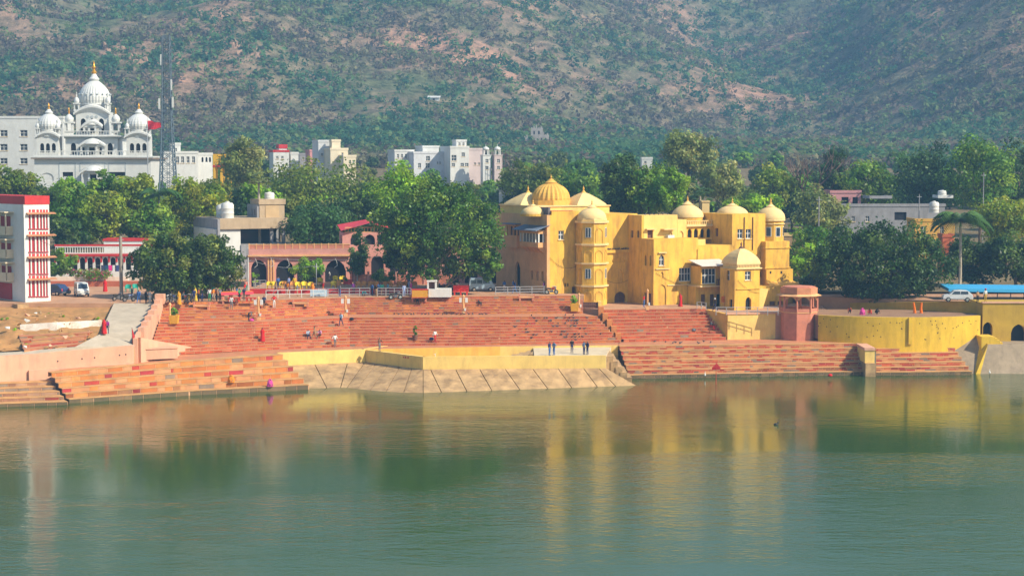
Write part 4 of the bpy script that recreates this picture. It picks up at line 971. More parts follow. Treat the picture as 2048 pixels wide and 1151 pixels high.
def right_side():
    # retaining wall and terrace under the square palace tower
    a, b = G(1455, 679, Z_LAND), G(1566, 677, Z_LAND); zt = 6.6
    r = thing('retaining_wall', 'stained cream retaining wall under the palace tower terrace', 'wall', (a+b)/2)
    poly_wall('wall', M_CREAM, r, [a, b], [2.5]*2, [zt]*2, .6)
    c = G(1412, 617, Z_FORE); poly_wall('wall', M_RIM, r, [Vector((c.x, c.y, 0)), a], [2.5]*2, [6.9, zt], .6)
    poly_wall('coping', M_PINK, r, [a+Vector((-.1, -.12, 0)), b+Vector((0, -.12, 0))], [zt+.002]*2, [zt+.16]*2, .7)
    solid('palace_terrace', M_PAVE, [Vector((a.x+.3, a.y+.5, zt-.004)), Vector((b.x+6, b.y+.5, zt-.004)), Vector((b.x+8, b.y+22, zt-.004)), Vector((c.x-3, c.y+14, zt-.004)), Vector((c.x+.2, c.y+.3, zt-.004))], 6.5)
    # red stepped block left of the palace stairs
    t = thing('flank_wall', 'stepped orange block wall on the left edge of the palace stairs', 'wall', RUb[0])
    for k in range(5):
        p = RUb[0].lerp(RUt[0], (k+.5)/5); bld('wall_block', mat('orange_limewash', (.60, .22, .07), .9, .2, .8, (.25, .1, .05), .4, .2), t, lambda mb: mb.box(p.x-.75, p.x-.06, p.y-.62-.002*k, p.y+.60, 2.8, p.z+.75))
    # pink octagonal chhatri
    q = G(1602, 681, Z_LAND); cx, cy_ = q.x, q.y+2.1
    r = thing('chhatri', 'pink sandstone octagonal kiosk with arches on a tall base by the yellow terrace', 'kiosk', (cx, cy_, Z_LAND))
    S = M_REDST; rr = 2.32; a0 = R(22.5)+R(8); Yf = cy_-1.9; zz = lambda py: ZP(py, Yf)
    c = (cx, cy_)
    z1 = zz(626); z2 = zz(592)
    bld('base', S, r, lambda mb: mb.prism(ngon(c, rr, 8, a0), Z_LAND-.5, z1))
    bld('plinth_band', M_PALP, r, lambda mb: mb.prism(ngon(c, rr+.06, 8, a0), z1+.001, z1+.12))
    for k in range(8):
        p, q2 = Vector(ngon(c, rr, 8, a0)[k]), Vector(ngon(c, rr, 8, a0)[(k+1) % 8]); d = (q2-p); L = d.length; d.normalize(); nrm = Vector((d.y, -d.x))
        bld('column', S, r, lambda mb: mb.tube((p.x, p.y, z1+.12), (p.x, p.y, z2), .15, .12, 8))
        m0 = (p+q2)/2
        bld('parapet_panel', S, r, lambda mb: mb.obox(m0, d, L-.28, .12, z1+.122, z1+.55))
        def arch(mb):
            n = 8; zs = z2-.62
            for j in range(n):
                t0, t1 = j/n, (j+1)/n; f = lambda t_: zs+.50*(1-abs(2*t_-1)**2)
                A, B = p+d*(.12+(L-.24)*t0), p+d*(.12+(L-.24)*t1)
                A2, B2 = A-nrm*.14, B-nrm*.14
                mb.faces([(A.x, A.y, f(t0)), (B.x, B.y, f(t1)), (B.x, B.y, z2), (A.x, A.y, z2), (A2.x, A2.y, f(t0)), (B2.x, B2.y, f(t1)), (B2.x, B2.y, z2), (A2.x, A2.y, z2)], [(0, 1, 2, 3), (7, 6, 5, 4), (0, 4, 5, 1)])
        bld('arch', M_PALP, r, arch)
    bld('eave', M_PALP, r, lambda mb: mb.frustum(ngon(c, rr+.6, 8, a0), z2+.001, ngon(c, rr+.05, 8, a0), z2+.22))
    bld('parapet', mat('orange_sandstone', (.58, .24, .12), .88, .2, 1.2, (.3, .1, .05), .3, .2), r, lambda mb: mb.prism(ngon(c, rr+.02, 8, a0), z2+.222, zz(576)))
    bld('roof_cap', S, r, lambda mb: mb.prism(ngon(c, rr-.25, 8, a0), zz(576)+.001, zz(574)))
    # round yellow terrace
    w0, wm, w1 = G(1636, 682, Z_LAND), G(1800, 687.5, Z_LAND), G(1960, 683, Z_LAND)
    def arc(p, q, s, n):
        ax, ay, bx, by, ccx, ccy = p.x, p.y, q.x, q.y, s.x, s.y; d = 2*(ax*(by-ccy)+bx*(ccy-ay)+ccx*(ay-by))
        ux = ((ax*ax+ay*ay)*(by-ccy)+(bx*bx+by*by)*(ccy-ay)+(ccx*ccx+ccy*ccy)*(ay-by))/d
        uy = ((ax*ax+ay*ay)*(ccx-bx)+(bx*bx+by*by)*(ax-ccx)+(ccx*ccx+ccy*ccy)*(bx-ax))/d
        R_ = math.hypot(ax-ux, ay-uy); t0 = math.atan2(ay-uy, ax-ux); t1 = math.atan2(ccy-uy, ccx-ux)
        if t1 < t0: t1 += 2*math.pi
        return [Vector((ux+R_*math.cos(t0+(t1-t0)*k/n), uy+R_*math.sin(t0+(t1-t0)*k/n))) for k in range(n+1)]
    ap = arc(w0, wm, w1, 26); zt2 = ZP(634.5, wm.y)
    M_YW = mat('bright_yellow_wall', (.72, .45, .04), .9, .14, .5, (.32, .2, .03), .4, .2, True)
    r = thing('terrace_wall', 'curved bright yellow terrace wall with small drain holes', 'wall', wm)
    poly_wall('wall', M_YW, r, ap, [Z_LAND-1]*27, [zt2]*27, .5)
    rng = random.Random(3); hb = MB()
    for k in range(46):
        i = rng.randint(0, 25); t = rng.random(); p = ap[i].lerp(ap[i+1], t); d = (ap[i+1]-ap[i]).normalized(); nn = Vector((d.y, -d.x)); z = rng.uniform(Z_LAND+.5, zt2-.4)
        hb.tube((p.x+nn.x*.02, p.y+nn.y*.02, z), (p.x-nn.x*.1, p.y-nn.y*.1, z), .07, .07, 6)
    o = hb.build('drain_holes', M_DARK, r); o['kind'] = 'stuff'
    i = 14; d = (ap[i+1]-ap[i]).normalized(); bld('pilaster', M_YW, r, lambda mb: mb.obox((ap[i].x+d.y*.05, ap[i].y-d.x*.05), d, .5, .3, Z_LAND, zt2))
    solid('round_terrace', mat('terrace_earth_painted_shade', (.30, .17, .10), .95, .25, .6), [Vector((p.x, p.y+.3, zt2-.03)) for p in ap]+[Vector((w1.x+1, w1.y+9, zt2-.03)), Vector((w0.x-2, w0.y+9, zt2-.03))], 3)  # earth brown floor, darkened to paint in the shade under the round tree
    # upper street wall with arches, right
    zr = 7.95; Yw = 218.0
    F = Frame('street_wall', 'ochre yellow street retaining wall with dark arched vaults at the lake corner', 'wall', 1964, 690, Y=Yw, z=3.3)
    u1 = F.uz(2120, 650, 0)[0]; zt3 = F.z(606, 3, 0)
    M_OC = mat('ochre_wall', (.50, .31, .04), .9, .18, .5, (.26, .15, .03), .4, .2, True)
    wall(F.root, 0, u1, 0, zt3, 0, M_OC, [(*F.rect(1966, 1985, 643, 672, 0)[:2], F.rect(1966, 1985, 643, 672, 0)[2], F.rect(1966, 1985, 643, 672, 0)[3], 'arch'), (*F.rect(2022, 2052, 647, 688, 0)[:2], 0.05, F.rect(2022, 2052, 647, 688, 0)[3], 'arch')], depth=6, thick=.9)
    LB('coping', M_PINK, F.root, lambda mb: mb.box(-.1, u1, -.12, .5, zt3+.001, zt3+.15))
    b0, b1 = W(1700, 620, 231), W(1966, 617, 226)
    poly_wall('wall', M_OC, F.root, [b0, Vector((F.O.x+.02, Yw+3))], [5]*2, [ZP(607, 231)+.1, zt3+3.3], .5)
    # stepped yellow blocks at the terrace end
    t = thing('stepped_block', 'bright yellow stepped blocks at the right end of the round terrace', 'steps', G(1930, 680, Z_LAND))
    for x0, x1, y0, y1, Yq in ((1899, 1922, 658, 679, 218.6), (1922, 1957, 653, 676, 217.8), (1963, 1990, 673, 690, 214.6)):
        p, q_ = W(x0, y0, Yq), W(x1, y1, Yq); bld('block', M_YW, t, lambda mb: mb.box(p.x, q_.x, Yq, Yq+3.0, q_.z-.6, p.z))
    for k in range(4):
        p, q_ = W(1990+k*5, 676+k*4.0, 214.6), W(1995+k*5, 690, 214.6); bld('step', M_YW, t, lambda mb: mb.box(p.x, q_.x, 214.6-.01*k, 215.8, q_.z-.3, p.z))
    # grey quay walls at the far right
    r = thing('quay_wall', 'grey sloping quay wall with a yellow edge at the lake corner', 'wall', G(1990, 749, 0))
    Mq = mat('quay_render', (.33, .25, .17), .95, .25, .5, (.14, .10, .07), .45, .35, True)
    a_, b_, c_ = G(1895, 684, Z_LAND), G(1962, 674.5, 4.0), G(1946, 749, -.05); lip, toe = G(1976, 688.5, Z_LAND), G(1957, 749, -.05); e1, e2 = G(2130, 750, -.05), G(2130, 687, Z_LAND)
    dn = Vector((0, 0, -.8))
    bld('face', Mq, r, lambda mb: (mb.quad(toe+dn, e1+dn, e2, lip), mb.quad(lip, e2, e2+Vector((0, 6, 0)), lip+Vector((0, 6, 0)))))
    bld('side_face', Mq, r, lambda mb: (mb.quad(c_+dn, b_, a_, G(1938, 748, 0)+Vector((0, .4, -1))), mb.quad(a_, b_, b_+Vector((0, 4, 0)), a_+Vector((0, 4, 0)))))
    bld('edge', M_YW, r, lambda mb: (mb.quad(c_+dn, toe+dn, lip, b_), mb.quad(b_, lip, lip+Vector((0, 4, 0)), b_+Vector((0, 4, 0)))))
    # yellow block between the two waterside flights
    p, q_ = G(1729, 752, 0), G(1750, 752, 0)
    t = thing('pier_block', 'square yellow topped stone block between the two waterside flights', 'block', p)
    bld('base', M_CONC, t, lambda mb: mb.box(p.x+.05, q_.x, p.y-.35, p.y+5, -.8, 1.6)); bld('upper', M_CREAM, t, lambda mb: mb.box(p.x+.07, q_.x-.02, p.y+.3, p.y+5, 1.601, 3.1)); bld('cap', M_PINK, t, lambda mb: mb.box(p.x, q_.x+.05, p.y+.2, p.y+5.5, 3.101, Z_LAND+.02))
right_side()

# ================================================================ town buildings
def house(name, label, px0, px1, py0, Y, m, depth=8, rows=(), yaw=R(17), trim=None, group=None, zb=8.0, parapet=.5, kind='win', cat='building', side=None):
    """box house with real window openings: rows = [(py_top, py_bottom, [(px0, px1), ...])]"""
    zb = zb if zb > 8.3 else float(gz(0.0, Y))-.4
    F = Frame(name, label, cat, px0, 450, Y=Y, z=zb, yaw=yaw); u1, z1 = F.uz(px1, py0, 0); z1 = F.z(py0, u1/2, 0)
    holes = []
    for row in rows:
        pt, pb, xs = row[:3]; kd = row[3] if len(row) > 3 else kind
        for a, b in xs: holes.append((*F.rect(a, b, pt, pb, 0), kd))
    wall(F.root, 0, u1, 0, z1, 0, m, holes, depth=depth, thick=.3)
    if parapet: LB('parapet', trim or m, F.root, lambda mb: (mb.box(-.1, u1+.1, -.1, .15, z1+.001, z1+parapet), mb.box(-.1, .15, .151, depth, z1+.001, z1+parapet), mb.box(u1-.15, u1+.1, .151, depth, z1+.001, z1+parapet)))
    if group: F.root['group'] = group
    F.u1, F.z1, F.depth = u1, z1, depth
    return F
def water_tank(px, py, Y, r_, h, m, label):
    p = W(px, py, Y); t = thing('water_tank', label, 'water tank', p)
    bld('barrel', m, t, lambda mb: mb.lathe(tuple(p), [(r_, 0), (r_, h*.28), (r_*1.03, h*.30), (r_, h*.33), (r_, h*.58), (r_*1.03, h*.6), (r_, h*.63), (r_, h*.82), (r_*.8, h*.93), (r_*.35, h*.96)], 20), smooth=True)
    bld('lid', m, t, lambda mb: mb.lathe((p.x, p.y, p.z+h*.961), [(r_*.34, 0), (r_*.34, h*.06), (r_*.1, h*.08)], 12)); return t
def red_white_tower():
    F = Frame('apartment_block', 'white four storey block with red window bands and red parapet on the left bank', 'building', 54, 600, Y=215.5, z=8.4, yaw=R(42))
    r = F.root; u1, z1 = F.uz(98, 410, 0); z1 = F.z(409, 0, 0)
    holes = []
    fl = [(428, 457), (472, 503), (516, 547), (560, 592)]
    cols_ = [(57.5, 61.5), (64, 70), (73, 77.5), (80, 84), (86, 90), (92, 95.5)]
    for a, b in fl:
        for c, d in cols_: holes.append((*F.rect(c, d, a, b, 0), 'void'))
    wall(r, 0, u1, 0, z1, 0, M_WHITE, holes, depth=14, thick=.25)
    Mred = mat('dark_red_shutter', (.36, .02, .03), .6, .15, 2)
    for h in holes:
        o = LB('shutter', Mred, r, lambda mb: mb.box(h[0]-.01, h[1]+.01, .12, .2, h[2], h[3]))
    for a, b in fl:
        z = F.z(a-2, 0, 0)
        LB('hood', mat('terracotta_hood', (.45, .20, .10), .9, .15, 1), r, lambda mb: mb.faces([(.1, -.5, z-.10), (u1+.7, -.5, z-.10), (u1+.7, 0, z+.05), (.1, 0, z+.05), (.1, -.5, z-.17), (u1+.7, -.5, z-.17), (u1+.7, 0, z-.02), (.1, 0, z-.02)], [(0, 1, 2, 3), (7, 6, 5, 4), (0, 4, 5, 1), (1, 5, 6, 2), (3, 7, 4, 0)]))
        for c, d in cols_:
            q = F.rect(c, d, a-9, a-4, 0); LB('red_panel', M_RED, r, lambda mb: mb.box(q[0], q[1], -.03, .02, q[2], q[3]))
        LB('sill', Mred, r, lambda mb: [mb.box(F.rect(c, d, b, b+2, 0)[0]-.06, F.rect(c, d, b, b+2, 0)[1]+.06, -.12, 0, F.rect(c, d, b, b+2, 0)[2], F.rect(c, d, b, b+2, 0)[3]) for c, d in cols_])
    LB('parapet', M_RED, r, lambda mb: mb.box(-.06, u1+.05, -.06, 14, z1+.001, F.z(392, 0, 0)))
    # left, shaded face with stacked balconies
    thing_side(F, r, .003, 14, 0, 0, z1, M_WHITE, [], .2)
    for a, b in ((416, 470), (470, 516), (516, 562)):
        v0, v1 = 3.0, 8.0; z0, zt = F.z(b, 0, 4)+.05, F.z(a, 0, 4)
        o = LB('balcony', mat('ivory_paint', (.66, .55, .38), .85, .12, .8), r, lambda mb: (mb.box(-1.2, -.2, v0, v1, z0, z0+.2), mb.box(-1.2, -1.08, v0, v1, z0+.2, z0+1.1), mb.box(-1.2, -.2, v0, v0+.12, z0+.2, z0+1.1)))
        LB('canopy', mat('ivory_paint', (.66, .55, .38), .85, .12, .8), o, lambda mb: mb.box(-1.45, -.2, v0-.3, v1+.2, zt-.55, zt-.4))
        LB('column', mat('ivory_paint', (.66, .55, .38), .85, .12, .8), o, lambda mb: [mb.box(-1.18, -1.02, c, c+.16, z0+1.1, zt-.55) for c in (v0+.02, v0+1.6, v0+3.2, v1-.2)])
        LB('doorway', Mred, o, lambda mb: mb.box(-.26, -.21, v0+.6, v1-.6, z0+.2, zt-1.0))
    LB('gate', Mred, r, lambda mb: mb.box(-.3, -.21, 3.5, 8.5, .2, F.z(566, 0, 4)))
    # plinth
    LB('plinth', M_CONC, r, lambda mb: (mb.box(-2.0, u1+2.0, -1.5, 0.2, -2.6, 0.02), mb.box(-2.0, u1+2.0, .2, 14, -2.6, -.05)))
red_white_tower()
def gurdwara():
    F = Frame('gurdwara', 'white marble temple with three fluted onion domes and gold finials', 'temple', 70, 400, Y=330, z=float(gz(0, 330.))-.3, yaw=R(4))
    r = F.root; Mm = M_MARBLE; RC = lambda a, b, c, d, v: F.rect(a, b, c, d, v)
    u1 = F.uz(302, 350, 0)[0]; zc = F.z(318, u1/2, 0)
    holes = [(*RC(81, 107, 345, 362, 0), 'niche'), (*RC(175, 197, 344, 372, 0), 'arch'), (*RC(125, 146, 344, 353, 0), 'dark'), (*RC(218, 252, 344, 353, 0), 'dark')]
    wall(r, 0, u1, 0, zc, 0, Mm, holes, depth=22, thick=.4)
    Mg = mat('grey_marble', (.42, .46, .48), .5, .1, 1)
    for a, b in ((118, 152), (160, 211), (217, 252)):
        q = RC(a, b, 325, 372, 0)
        LB('panel', Mg, r, lambda mb: (mb.box(q[0], q[1], -.06, 0, q[3]-.14, q[3]), mb.box(q[0], q[0]+.14, -.06, 0, q[2], q[3]-.141), mb.box(q[1]-.14, q[1], -.06, 0, q[2], q[3]-.141)))
    LB('cornice', mat('brown_cornice', (.30, .22, .18), .7, .1, 1), r, lambda mb: mb.box(-.5, u1+.5, -.7, 22, zc+.001, zc+.25)); LB('cornice', Mm, r, lambda mb: mb.box(-.6, u1+.6, -.8, 22, zc+.251, zc+.55))
    balustrade(r, 0, u1, -.3, zc+.551, 1.0, Mm, .5)
    zb = zc+.55
    def bangla(parent, u0, u1_, v, z, w, h, m):    # curved eave band
        def f(mb):
            n = 14
            for k in range(n):
                t0, t1 = k/n, (k+1)/n; g = lambda t: z+h*(1-abs(2*t-1)**2)
                mb.faces([(u0+(u1_-u0)*t0, v-w, g(t0)-.25), (u0+(u1_-u0)*t1, v-w, g(t1)-.25), (u0+(u1_-u0)*t1, v-w, g(t1)+.1), (u0+(u1_-u0)*t0, v-w, g(t0)+.1), (u0+(u1_-u0)*t0, v+.3, g(t0)+.35), (u0+(u1_-u0)*t1, v+.3, g(t1)+.35), (u0+(u1_-u0)*t0, v+.3, z-.3), (u0+(u1_-u0)*t1, v+.3, z-.3)], [(0, 1, 2, 3), (3, 2, 5, 4), (1, 0, 6, 7)])
        return LB('curved_eave', m, parent, f)
    def kiosk(parent, u, v, z, w, h, fin=True):
        o = LB('kiosk', Mm, parent, lambda mb: (mb.box(u-w/2, u+w/2, v-w/2, v+w/2, z, z+h*.12), [mb.box(u+sx*w*.38-w*.09, u+sx*w*.38+w*.09, v+sy*w*.38-w*.09, v+sy*w*.38+w*.09, z+h*.12, z+h*.5) for sx in (-1, 1) for sy in (-1, 1)], mb.box(u-w*.6, u+w*.6, v-w*.6, v+w*.6, z+h*.5, z+h*.58)))
        dome(o, (u, v, z+h*.58), w*.5, h*.42, 'onion', 16, Mm, fin=M_GOLD if fin else Mm, finh=h*.35, collar=False); return o
    def tower(a, b, d0, d1, py_top, py_dome_top, v, fin, dr, big=False):
        u0, u1_, z0, z1 = RC(a, b, py_top, 316, v); w = u1_-u0
        n = 3; hl = [(u0+w*(.14+.27*k), u0+w*(.14+.27*k)+w*.19, z0+(z1-z0)*.25, z0+(z1-z0)*.68, 'arch') for k in range(n)]
        wall(r, u0, u1_, zb, z1, v, Mm, hl, depth=w*.9, thick=.3, name='tower')
        bangla(r, u0-.4, u1_+.4, v, z1-.2, .5, 1.0, Mm)
        uc = (u0+u1_)/2; vc = v+w*.45
        LB('drum', Mm, r, lambda mb: mb.lathe((uc, vc, z1-.1), [(dr*.86, 0), (dr*.86, 1.0), (dr*.92, 1.1), (dr*.92, 1.3)], 24))
        zt = F.z(py_dome_top, uc, vc)
        dome(r, (uc, vc, z1+1.0), dr, zt-z1-1.0, 'onion', 48, Mm, fin=M_GOLD, finh=fin, fl=.03)
        for sx in (-1, 1): kiosk(r, uc+sx*w*.46, v+.3, z1+.1, w*.22, 2.4, False)
        return uc, vc, z1
    tower(74, 117, 0, 0, 272, 225, .3, 1.9, 2.35)
    tower(253, 299, 0, 0, 272, 225, .3, 1.9, 2.45)
    # centre, second storey
    v = 1.5; u0, u2, z0, z1 = RC(131, 236, 277, 316, v); w = (u2-u0)
    wall(r, u0, u2, zb, z1, v, Mm, [(u0+w*a, u0+w*b, zb+.3, z1-.8, 'arch') for a, b in ((.10, .20), (.26, .36), (.45, .55), (.64, .74), (.80, .90))], depth=16, thick=.3, name='centre_block')
    LB('cornice', MATS['grey_marble'], r, lambda mb: mb.box(u0-.2, u2+.2, v-.2, v+16, z1+.001, z1+.35)); LB('cornice', Mm, r, lambda mb: mb.box(u0-.7, u2+.9, v-.9, v+16.3, z1+.351, z1+.55))
    balustrade(r, u0-.4, u2+.5, v-.5, z1+.551, .9, Mm, .5); zk = z1+.551
    for px in (137.5, 231): kiosk(r, F.uz(px, 260, v)[0], v+.6, zk+.5, 1.6, 3.6)
    # centre, third storey
    v3 = 3.0; u0b, u2b, z0b, z1b = RC(152, 217, 224, 272, v3); w3 = u2b-u0b
    wall(r, u0b, u2b, zk-.3, z1b, v3, Mm, [(u0b+w3*a, u0b+w3*b, zk+.5, zk+3.3, 'arch') for a, b in ((.14, .30), (.43, .57), (.70, .86))], depth=w3, thick=.3, name='upper_block')
    bangla(r, u0b-.4, u2b+.4, v3, z1b-.3, .6, 1.4, Mm)
    for k in (-1, 0, 1): LB('roundel', MATS['grey_marble'], r, lambda mb: mb.tube(((u0b+u2b)/2+k*.8, v3-.06, z1b-.9), ((u0b+u2b)/2+k*.8, v3+.02, z1b-.9), .28, .28, 12))
    uc, vc = (u0b+u2b)/2, v3+w3/2
    LB('drum', Mm, r, lambda mb: mb.lathe((uc, vc, z1b), [(2.7, 0), (2.7, 1.2), (2.85, 1.4), (2.85, 1.7)], 24))
    dome(r, (uc, vc, z1b+1.0), 3.0, F.z(158, uc, vc)-z1b-1.0, 'onion', 64, Mm, fin=M_GOLD, finh=3.4, fl=.03)
    for sx in (-1, 1): kiosk(r, uc+sx*w3*.48, v3+.4, z1b+.1, 1.0, 2.8, False)
    LB('dome_stud', MATS['grey_marble'], r, lambda mb: [mb.lathe((uc+3.02*math.cos(a), vc+3.02*math.sin(a), z1b+3.2), [(.05, 0), (.16, .1), (.16, .25), (.05, .35)], 8) for a in [R(-170+20*k) for k in range(17)]])
    # porches with curved roofs
    for px, py0, py1, vv in ((184, 262, 241, v3-1.6), (184, 308, 279, v-1.8), (186, 372, 333, -2.2)):
        uu, zt = F.uz(px, py1, vv); z0 = F.z(py0, uu, vv); hw = 1.5 if py0 < 300 else 2.0
        z0 = max(z0, 0)
        o = LB('porch', Mm, r, lambda mb: mb.box(uu-hw-.2, uu+hw+.2, vv-.05, vv+.4, zt-1.3, zt-.98))
        for s in (-1, -.4, .4, 1): LB('column', Mm, o, lambda mb: mb.box(uu+s*hw-.18, uu+s*hw+.18, vv, vv+.36, z0, zt-1.302))
        bangla(o, uu-hw-.5, uu+hw+.5, vv, zt-1.2, .3, 1.0, Mm)
        LB('porch_roof', Mm, o, lambda mb: mb.lathe((uu, vv+1.0, zt-.8), [(hw*.95, 0), (hw*.8, .5), (hw*.45, .9), (.1, 1.1)], 20), smooth=True)
gurdwara()
Wn = lambda xs, w: [(x, x+w) for x in xs]
house('plain_block', 'plain white flat roofed block behind the temple with dark square windows', -60, 126, 237, 362, M_WHITE, 10, [(260, 273, Wn((-30, 0, 40, 92), 15)), (288, 301, Wn((-30, 0, 40, 92), 15)), (316, 328, Wn((-30, 0, 40), 15))], R(2))
def lattice_tower():
    Y = 300; b = W(337, 400, Y); zt = ZP(72, Y); b.z = float(gz(0, Y)); r = thing('lattice_tower', 'tall grey steel lattice phone mast with antennas', 'mast', b)
    Ms = plain('mast_steel', (.10, .14, .18), .6, .0); H = zt-b.z; hw = lambda z: 1.75-(1.75-.75)*min(1, z/(H*.62)) if z < H*.62 else .75-.15*(z-H*.62)/(H*.38)
    n = 26; cor = [(-1, -1), (1, -1), (1, 1), (-1, 1)]; lev = [H*(1-(1-k/n)**1.12) for k in range(n+1)]
    for c in cor:
        bld('leg', Ms, r, lambda mb: mb.path([(b.x+c[0]*hw(z), b.y+c[1]*hw(z), b.z+z) for z in lev[::2]+([lev[-1]] if n % 2 else [])], .14, .10, 5))
    for i in range(4):
        def f(mb):
            c0, c1 = cor[i], cor[(i+1) % 4]
            for k in range(n):
                z0, z1 = lev[k], lev[k+1]; p = lambda c, z: (b.x+c[0]*hw(z), b.y+c[1]*hw(z), b.z+z)
                mb.tube(p(c0, z0), p(c1, z1), .06, .06, 4); mb.tube(p(c1, z0), p(c0, z1), .06, .06, 4); mb.tube(p(c0, z1), p(c1, z1), .05, .05, 4)
        o = bld('bracing', Ms, r, f); o['kind'] = 'stuff'
    bld('ladder', Ms, r, lambda mb: (mb.tube((b.x-.15, b.y, b.z), (b.x-.15, b.y, b.z+H), .05, .05, 4), mb.tube((b.x+.25, b.y, b.z), (b.x+.25, b.y, b.z+H), .05, .05, 4)))
    for k, (dx, py, dy) in enumerate([(-1.15, 208, -1), (1.15, 205, -1), (-.95, 185, .5), (.85, 170, -.6), (-.8, 120, -.6), (.4, 105, .7)]):
        z = ZP(py, Y); bld('antenna', M_WHITE, r, lambda mb: mb.box(b.x+dx-.14, b.x+dx+.14, b.y+dy-.1, b.y+dy+.1, z-.9, z+.9))
    bld('lightning_rod', Ms, r, lambda mb: mb.tube((b.x, b.y, zt), (b.x, b.y, zt+2.5), .04, .02, 4))
lattice_tower()
def flag():
    b = W(305, 300, 322); t = thing('flag', 'big red cloth flag flying beside the right temple dome', 'flag', (b.x, 322, 8.2)); z = ZP(242, 322)
    bld('pole', M_METAL, t, lambda mb: mb.tube((b.x-.9, 322, 8.2), (b.x-.9, 322, z+.6), .12, .08, 6))
    def cl(mb):
        n = 10; m = 4; V = []
        for j in range(m+1):
            for i in range(n+1):
                s = i/n; V.append((b.x-.85+s*2.6, 322+.35*math.sin(s*7+j*.6), z-1.8*j/m*(1-.55*s)-.5*s*s+.1*math.sin(s*9)))
        F_ = [(j*(n+1)+i, j*(n+1)+i+1, (j+1)*(n+1)+i+1, (j+1)*(n+1)+i) for j in range(m) for i in range(n)]
        mb.faces(V, F_)
    bld('cloth', plain('red_flag_cloth', (.62, .03, .05), .8), t, cl)
flag()
# far town: every block its own house
house('far_house', 'small white two storey house right of the lattice mast', 330, 396, 307, 370, M_WHITE, 8, [(313, 326, Wn((352, 362, 373, 384), 6))], R(17), zb=8)
house('far_house', 'pale stair block on top of the white house beside the mast', 345, 361, 290, 374, M_WHITE, 4, [(296, 303, [(349, 354)])], R(17), zb=8)
house('far_house', 'little cream house with arched openings left of the yellow water tower', 396, 425, 310, 380, M_WHITE, 6, [(314, 324, Wn((403, 411, 418), 4), 'arch')], R(17), zb=8)
def water_tower():
    Y = 352; a, b = W(426, 308, Y), W(458, 330, Y); t = thing('water_tower', 'square yellow water tower with red band on tall columns', 'water tower', ((a.x+b.x)/2, Y, 8)); My = mat('yellow_tank', (.75, .42, .03), .8, .12, .5)
    bld('tank', My, t, lambda mb: mb.box(a.x, b.x, Y, Y+3.2, b.z, a.z)); bld('band', M_RED, t, lambda mb: mb.box(a.x-.1, b.x+.1, Y-.1, Y+3.3, b.z-.4, b.z-.002))
    for x in (a.x+.2, (a.x+b.x)/2, b.x-.2):
        for y in (Y+.2, Y+3): bld('column', My, t, lambda mb: mb.box(x-.2, x+.2, y-.2, y+.2, 8, b.z-.402))
water_tower()
G_ = 'far houses at the foot of the hill'
house('far_house', 'white house with red striped parapet among far rooftops', 548, 578, 304, 420, M_WHITE, 6, [(312, 318, Wn((552, 562), 5))], R(17), M_RED, zb=8)
house('far_house', 'narrow white stair tower with a red band above far rooftops', 560, 574, 297, 424, M_WHITE, 4, [], R(17), M_RED, zb=8, parapet=1)
house('far_house', 'low white rooftop block left of the tall cream tower house', 583, 597, 308, 425, M_WHITE, 5, [], R(17), zb=8)
house('far_house', 'low grey block beside the pink far house', 600, 622, 310, 440, M_GREY, 6, [(314, 319, Wn((604, 612), 4))], R(17), zb=8)
house('far_house', 'small pink far house left of the cream tower house', 621, 642, 303, 430, mat('pink_house', (.60, .28, .28), .9, .15, .5), 6, [(308, 316, Wn((625, 633), 4))], R(17), zb=8)
house('far_house', 'grey and cream far house with a tall plain top block', 638, 672, 284, 415, mat('pale_grey_house', (.60, .60, .60), .9, .1, .5), 8, [(306, 312, Wn((642, 652, 660), 5))], R(17), zb=8)
house('far_house', 'cream stepped tower house at the foot of the hill', 662, 696, 300, 408, mat('cream_house', (.74, .63, .46), .9, .1, .5), 8, [(305, 315, [(683, 687)]), (320, 328, Wn((684, 690), 4))], R(17), zb=8)
house('far_house', 'slim cream stair head of the tower house', 665, 681, 283, 412, MATS['cream_house'], 3, [], R(17), zb=8)
house('far_house', 'low cream wing of the tower house', 688, 712, 314, 404, MATS['cream_house'], 5, [(320, 328, Wn((698, 705), 4))], R(17), zb=8)
Mh = mat('whitewashed_hotel', (.66, .66, .68), .85, .12, .4, (.4, .35, .35), .3, .1)
house('hotel', 'white rooftop pavilion wing at the left of the far hotel', 790, 828, 303, 452, M_WHITE, 8, [(308, 316, Wn((794, 802, 810, 818), 4))], R(17), zb=8)
house('hotel', 'long white hotel block with uneven windows below the hill', 828, 903, 307, 448, Mh, 10, [(312, 322, [(852, 860)]), (326, 336, [(851, 860), (836, 842)]), (323, 328, Wn((874, 879), 3))], R(17), zb=8)
house('hotel', 'upper white storey set back on the far hotel', 846, 878, 295, 456, M_WHITE, 8, [], R(17), zb=8)
house('hotel', 'taller white hotel block with big square windows', 901, 938, 296, 444, M_WHITE, 10, [(310, 322, [(903, 913)]), (305, 313, [(923, 930)]), (326, 333, Wn((903, 921, 930), 7))], R(17), zb=8)
house('hotel', 'small white roof tower crowning the far hotel', 913, 933, 283, 448, M_WHITE, 4, [(285, 291, Wn((917, 925), 4))], R(17), zb=8)
house('hotel', 'pinkish hotel wing with small windows beside scaffolding', 938, 970, 300, 446, mat('pinkish_hotel', (.62, .50, .48), .9, .15, .4), 8, [(325, 330, Wn((948, 956), 4))], R(17), zb=8)
